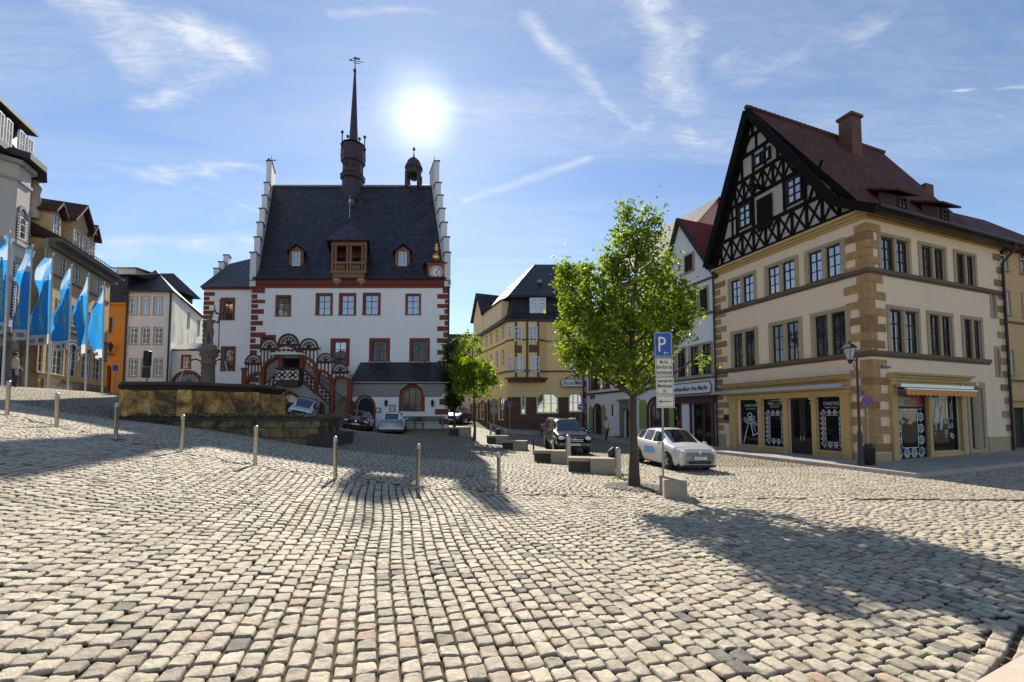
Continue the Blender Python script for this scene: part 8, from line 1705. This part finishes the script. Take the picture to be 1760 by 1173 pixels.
HD_ = R(90) + R(4); o = car('black pickup with closed rear canopy driving past the concrete blocks', place(988, 782, 20.2), HD_, st, .37, (.95, 3.95), .90, PKB, face=dict(ws=(1.28, 2.12), rw=(5.05, 5.3), sw=(1.75, 4.85), pillars=(2.35, 3.15, 3.3, 4.2)), detail=dpick, group='cars on the square', sc_=.97); tilt(o, HD_)
# silver-white compact electric car
EVP = paint('pearl_white_paint', (.62, .61, .57)); 
def dev(r):
    box_part(r, (-.03, -.45, .28, .06, .45, .40), GRL, 'air_intake', .03); mb = MB(); mb.prism([(-.0, 0), (0, 0), (0, 0)], 0, 0) if 0 else None
    mb = MB(); mb.add([(-.025, 0, .80), (-.03, .055, .72), (-.02, 0, .64), (-.03, -.055, .72)], [(0, 1, 2, 3)]); mb.build('badge', CHR, r)
    box_part(r, (-.015, -.5, .70, .03, .5, .735), CHR, 'grille_bar'); lights(r, [(.18, .60, .74, .22, .15, .06)], HLG, 'headlight'); nplate(r, -.035, .50); mirrors(r, 1.2, .86, .98, EVP); lights(r, [(4.0, .62, .95, .06, .12, .10)], TLG, 'tail_light')
    mb = MB(); mb.box(1.9, .885, .55, 2.7, .895, .80); mb.build('door_graphic', plain('blue_door_print', (.12, .30, .62)), r)
st = [(0, .26, .62, .62, .58, .1), (.1, .22, .76, .76, .76, .2), (.35, .2, .86, .86, .84, .3), (.85, .2, .97, .975, .87, .5), (.95, .2, .99, 1.02, .87, .6), (1.75, .2, 1.0, 1.48, .88, .60), (2.2, .2, 1.01, 1.56, .88, .60), (3.0, .2, 1.05, 1.54, .88, .58), (3.6, .22, 1.10, 1.44, .86, .54), (4.0, .28, 1.06, 1.12, .78, .5), (4.1, .35, .9, .91, .70, .4)]
HD_ = R(90) + R(8); o = car('silver-white electric compact car driving behind the parking sign post', place(1203, 808, 14.6), HD_, st, .32, (.82, 3.36), .875, EVP, face=dict(ws=(.88, 1.85), rw=(3.55, 3.98), sw=(1.4, 3.55), pillars=(2.15, 2.95)), detail=dev, group='cars on the square', sc_=.93); tilt(o, HD_)
# white van
VWP = paint('white_van_paint', (.66, .70, .74))
def dvan(r):
    box_part(r, (-.05, -.82, .30, .12, .82, .56), GRL, 'front_bumper', .04); box_part(r, (-.04, -.5, .60, .05, .5, .78), GRL, 'grille', .02); mb = MB(); mb.lathe((0, 0, 0), [(.08, 0), (.08, .015)], 14); b_ = mb.build('badge', CHR, r); b_.rotation_euler = (0, R(-90), 0); b_.location = (-.04, 0, .69)
    lights(r, [(.12, .66, .76, .16, .17, .10)], HLG, 'headlight'); nplate(r, -.055, .44); mirrors(r, 1.15, .88, 1.2, GRL); box_part(r, (1.9, -.7, 1.9, 1.96, .7, 1.95), GRL, 'roof_bar'); box_part(r, (3.2, -.7, 1.9, 3.26, .7, 1.95), GRL, 'roof_bar')
st = [(0, .32, .66, .66, .70, .1), (.12, .28, .86, .86, .84, .3), (.75, .26, 1.06, 1.07, .88, .5), (.85, .26, 1.08, 1.12, .88, .6), (1.55, .26, 1.1, 1.72, .89, .72), (1.9, .26, 1.1, 1.82, .89, .74), (4.2, .26, 1.1, 1.83, .89, .76), (4.38, .32, 1.08, 1.6, .87, .7)]
HD_ = R(90) + R(18); o = car('white delivery van with roof bars parked below the porch stairs', place(511, 722, 28.2), HD_, st, .33, (.85, 3.5), .885, VWP, face=dict(ws=(.78, 1.62), rw=(4.2, 4.4), sw=(1.2, 1.95), pillars=()), detail=dvan, group='parked cars before the town hall', sc_=.86); tilt(o, HD_)
# red saloon
RDP = paint('dark_red_paint', (.14, .008, .012))
def dred(r):
    box_part(r, (-.04, -.45, .52, .06, .45, .64), GRL, 'grille', .02); box_part(r, (-.06, -.78, .28, .1, .78, .46), RDP, 'front_bumper', .04); mb = MB(); mb.lathe((0, 0, 0), [(.06, 0), (.06, .012)], 14); b_ = mb.build('badge', CHR, r); b_.rotation_euler = (0, R(-90), 0); b_.location = (-.045, 0, .60)
    lights(r, [(.10, .62, .60, .12, .17, .075)], HLG, 'headlight'); nplate(r, -.07, .40); mirrors(r, 1.3, .80, .95, RDP)
st = [(0, .26, .58, .58, .66, .1), (.12, .22, .72, .72, .80, .3), (1.1, .2, .88, .89, .84, .5), (1.2, .2, .89, .92, .84, .58), (1.95, .2, .90, 1.36, .85, .56), (2.4, .2, .91, 1.42, .85, .56), (3.2, .2, .93, 1.38, .85, .55), (3.8, .22, .95, 1.08, .83, .55), (3.9, .22, .95, .97, .82, .5), (4.3, .3, .90, .9, .74, .4)]
HD_ = R(90) + R(13); o = car('dark red hatchback parked at the foot of the porch steps', place(609, 738, 28.6), HD_, st, .31, (.85, 3.4), .835, RDP, face=dict(ws=(1.12, 2.05), rw=(3.2, 3.82), sw=(1.6, 3.5), pillars=(2.4, 3.1)), detail=dred, group='parked cars before the town hall'); tilt(o, HD_)
# white hatchback, seen from behind (the rear of the model faces us)
WHP = paint('white_car_paint', (.72, .73, .74))
def dwh(r):
    lights(r, [(4.14, .62, .92, .10, .17, .09)], TLG, 'tail_light'); nplate(r, 4.30, .62, True); box_part(r, (4.1, -.80, .28, 4.32, .80, .46), WHP, 'rear_bumper', .05); box_part(r, (3.55, -.45, 1.36, 3.8, .45, 1.39), WHP, 'roof_spoiler'); mb = MB(); mb.lathe((0, 0, 0), [(.05, 0), (.05, .012)], 14); b_ = mb.build('badge', CHR, r); b_.rotation_euler = (0, R(90), 0); b_.location = (4.26, 0, .86); mirrors(r, 1.3, .84, .98, WHP)
st = [(0, .26, .60, .60, .66, .1), (.12, .22, .74, .74, .82, .3), (1.1, .2, .92, .93, .87, .5), (1.2, .2, .93, .96, .87, .6), (2.0, .2, .96, 1.42, .89, .58), (2.6, .2, .98, 1.49, .90, .58), (3.5, .2, 1.02, 1.44, .90, .54), (3.7, .2, 1.02, 1.38, .90, .52), (4.15, .24, .98, 1.02, .87, .5), (4.28, .34, .86, .87, .78, .4)]
HD_ = R(-90) + R(12); c, s = math.cos(HD_), math.sin(HD_); p = place(672, 742, 28.8); p -= Vector((c, s, 0)) * 4.3; o = car('white hatchback seen from behind, parked before the cellar door of the town hall', p, HD_, st, .32, (.85, 3.5), .885, WHP, face=dict(ws=(1.12, 2.1), rw=(3.72, 4.18), sw=(1.6, 3.65), pillars=(2.5, 3.3)), detail=dwh, group='parked cars before the town hall'); tilt(o, HD_)
BLP = paint('blue_car_paint', (.015, .04, .15))
def dsm(r): lights(r, [(.12, .62, .62, .12, .17, .08)], HLG, 'headlight'); box_part(r, (-.04, -.4, .5, .05, .4, .6), GRL, 'grille', .02); nplate(r, -.05, .4); mirrors(r, 1.3, .84, .95, GRL)
HD_ = R(90) - R(10); o = car('blue car half hidden behind the right corner of the town hall', place(773, 735, 38.5), HD_, st, .32, (.85, 3.5), .885, BLP, face=dict(ws=(1.12, 2.1), rw=(3.72, 4.18), sw=(1.6, 3.65), pillars=(2.5, 3.3)), detail=dsm, group='cars on the square'); tilt(o, HD_)
HD_ = R(90) + R(32); o = car('dark blue car partly hidden behind the black pickup', place(1002, 748, 30.5), HD_, st, .32, (.85, 3.5), .885, paint('navy_car_paint', (.012, .018, .035)), face=dict(ws=(1.12, 2.1), rw=(3.72, 4.18), sw=(1.6, 3.65), pillars=(2.5, 3.3)), detail=dsm, group='cars on the square'); tilt(o, HD_)
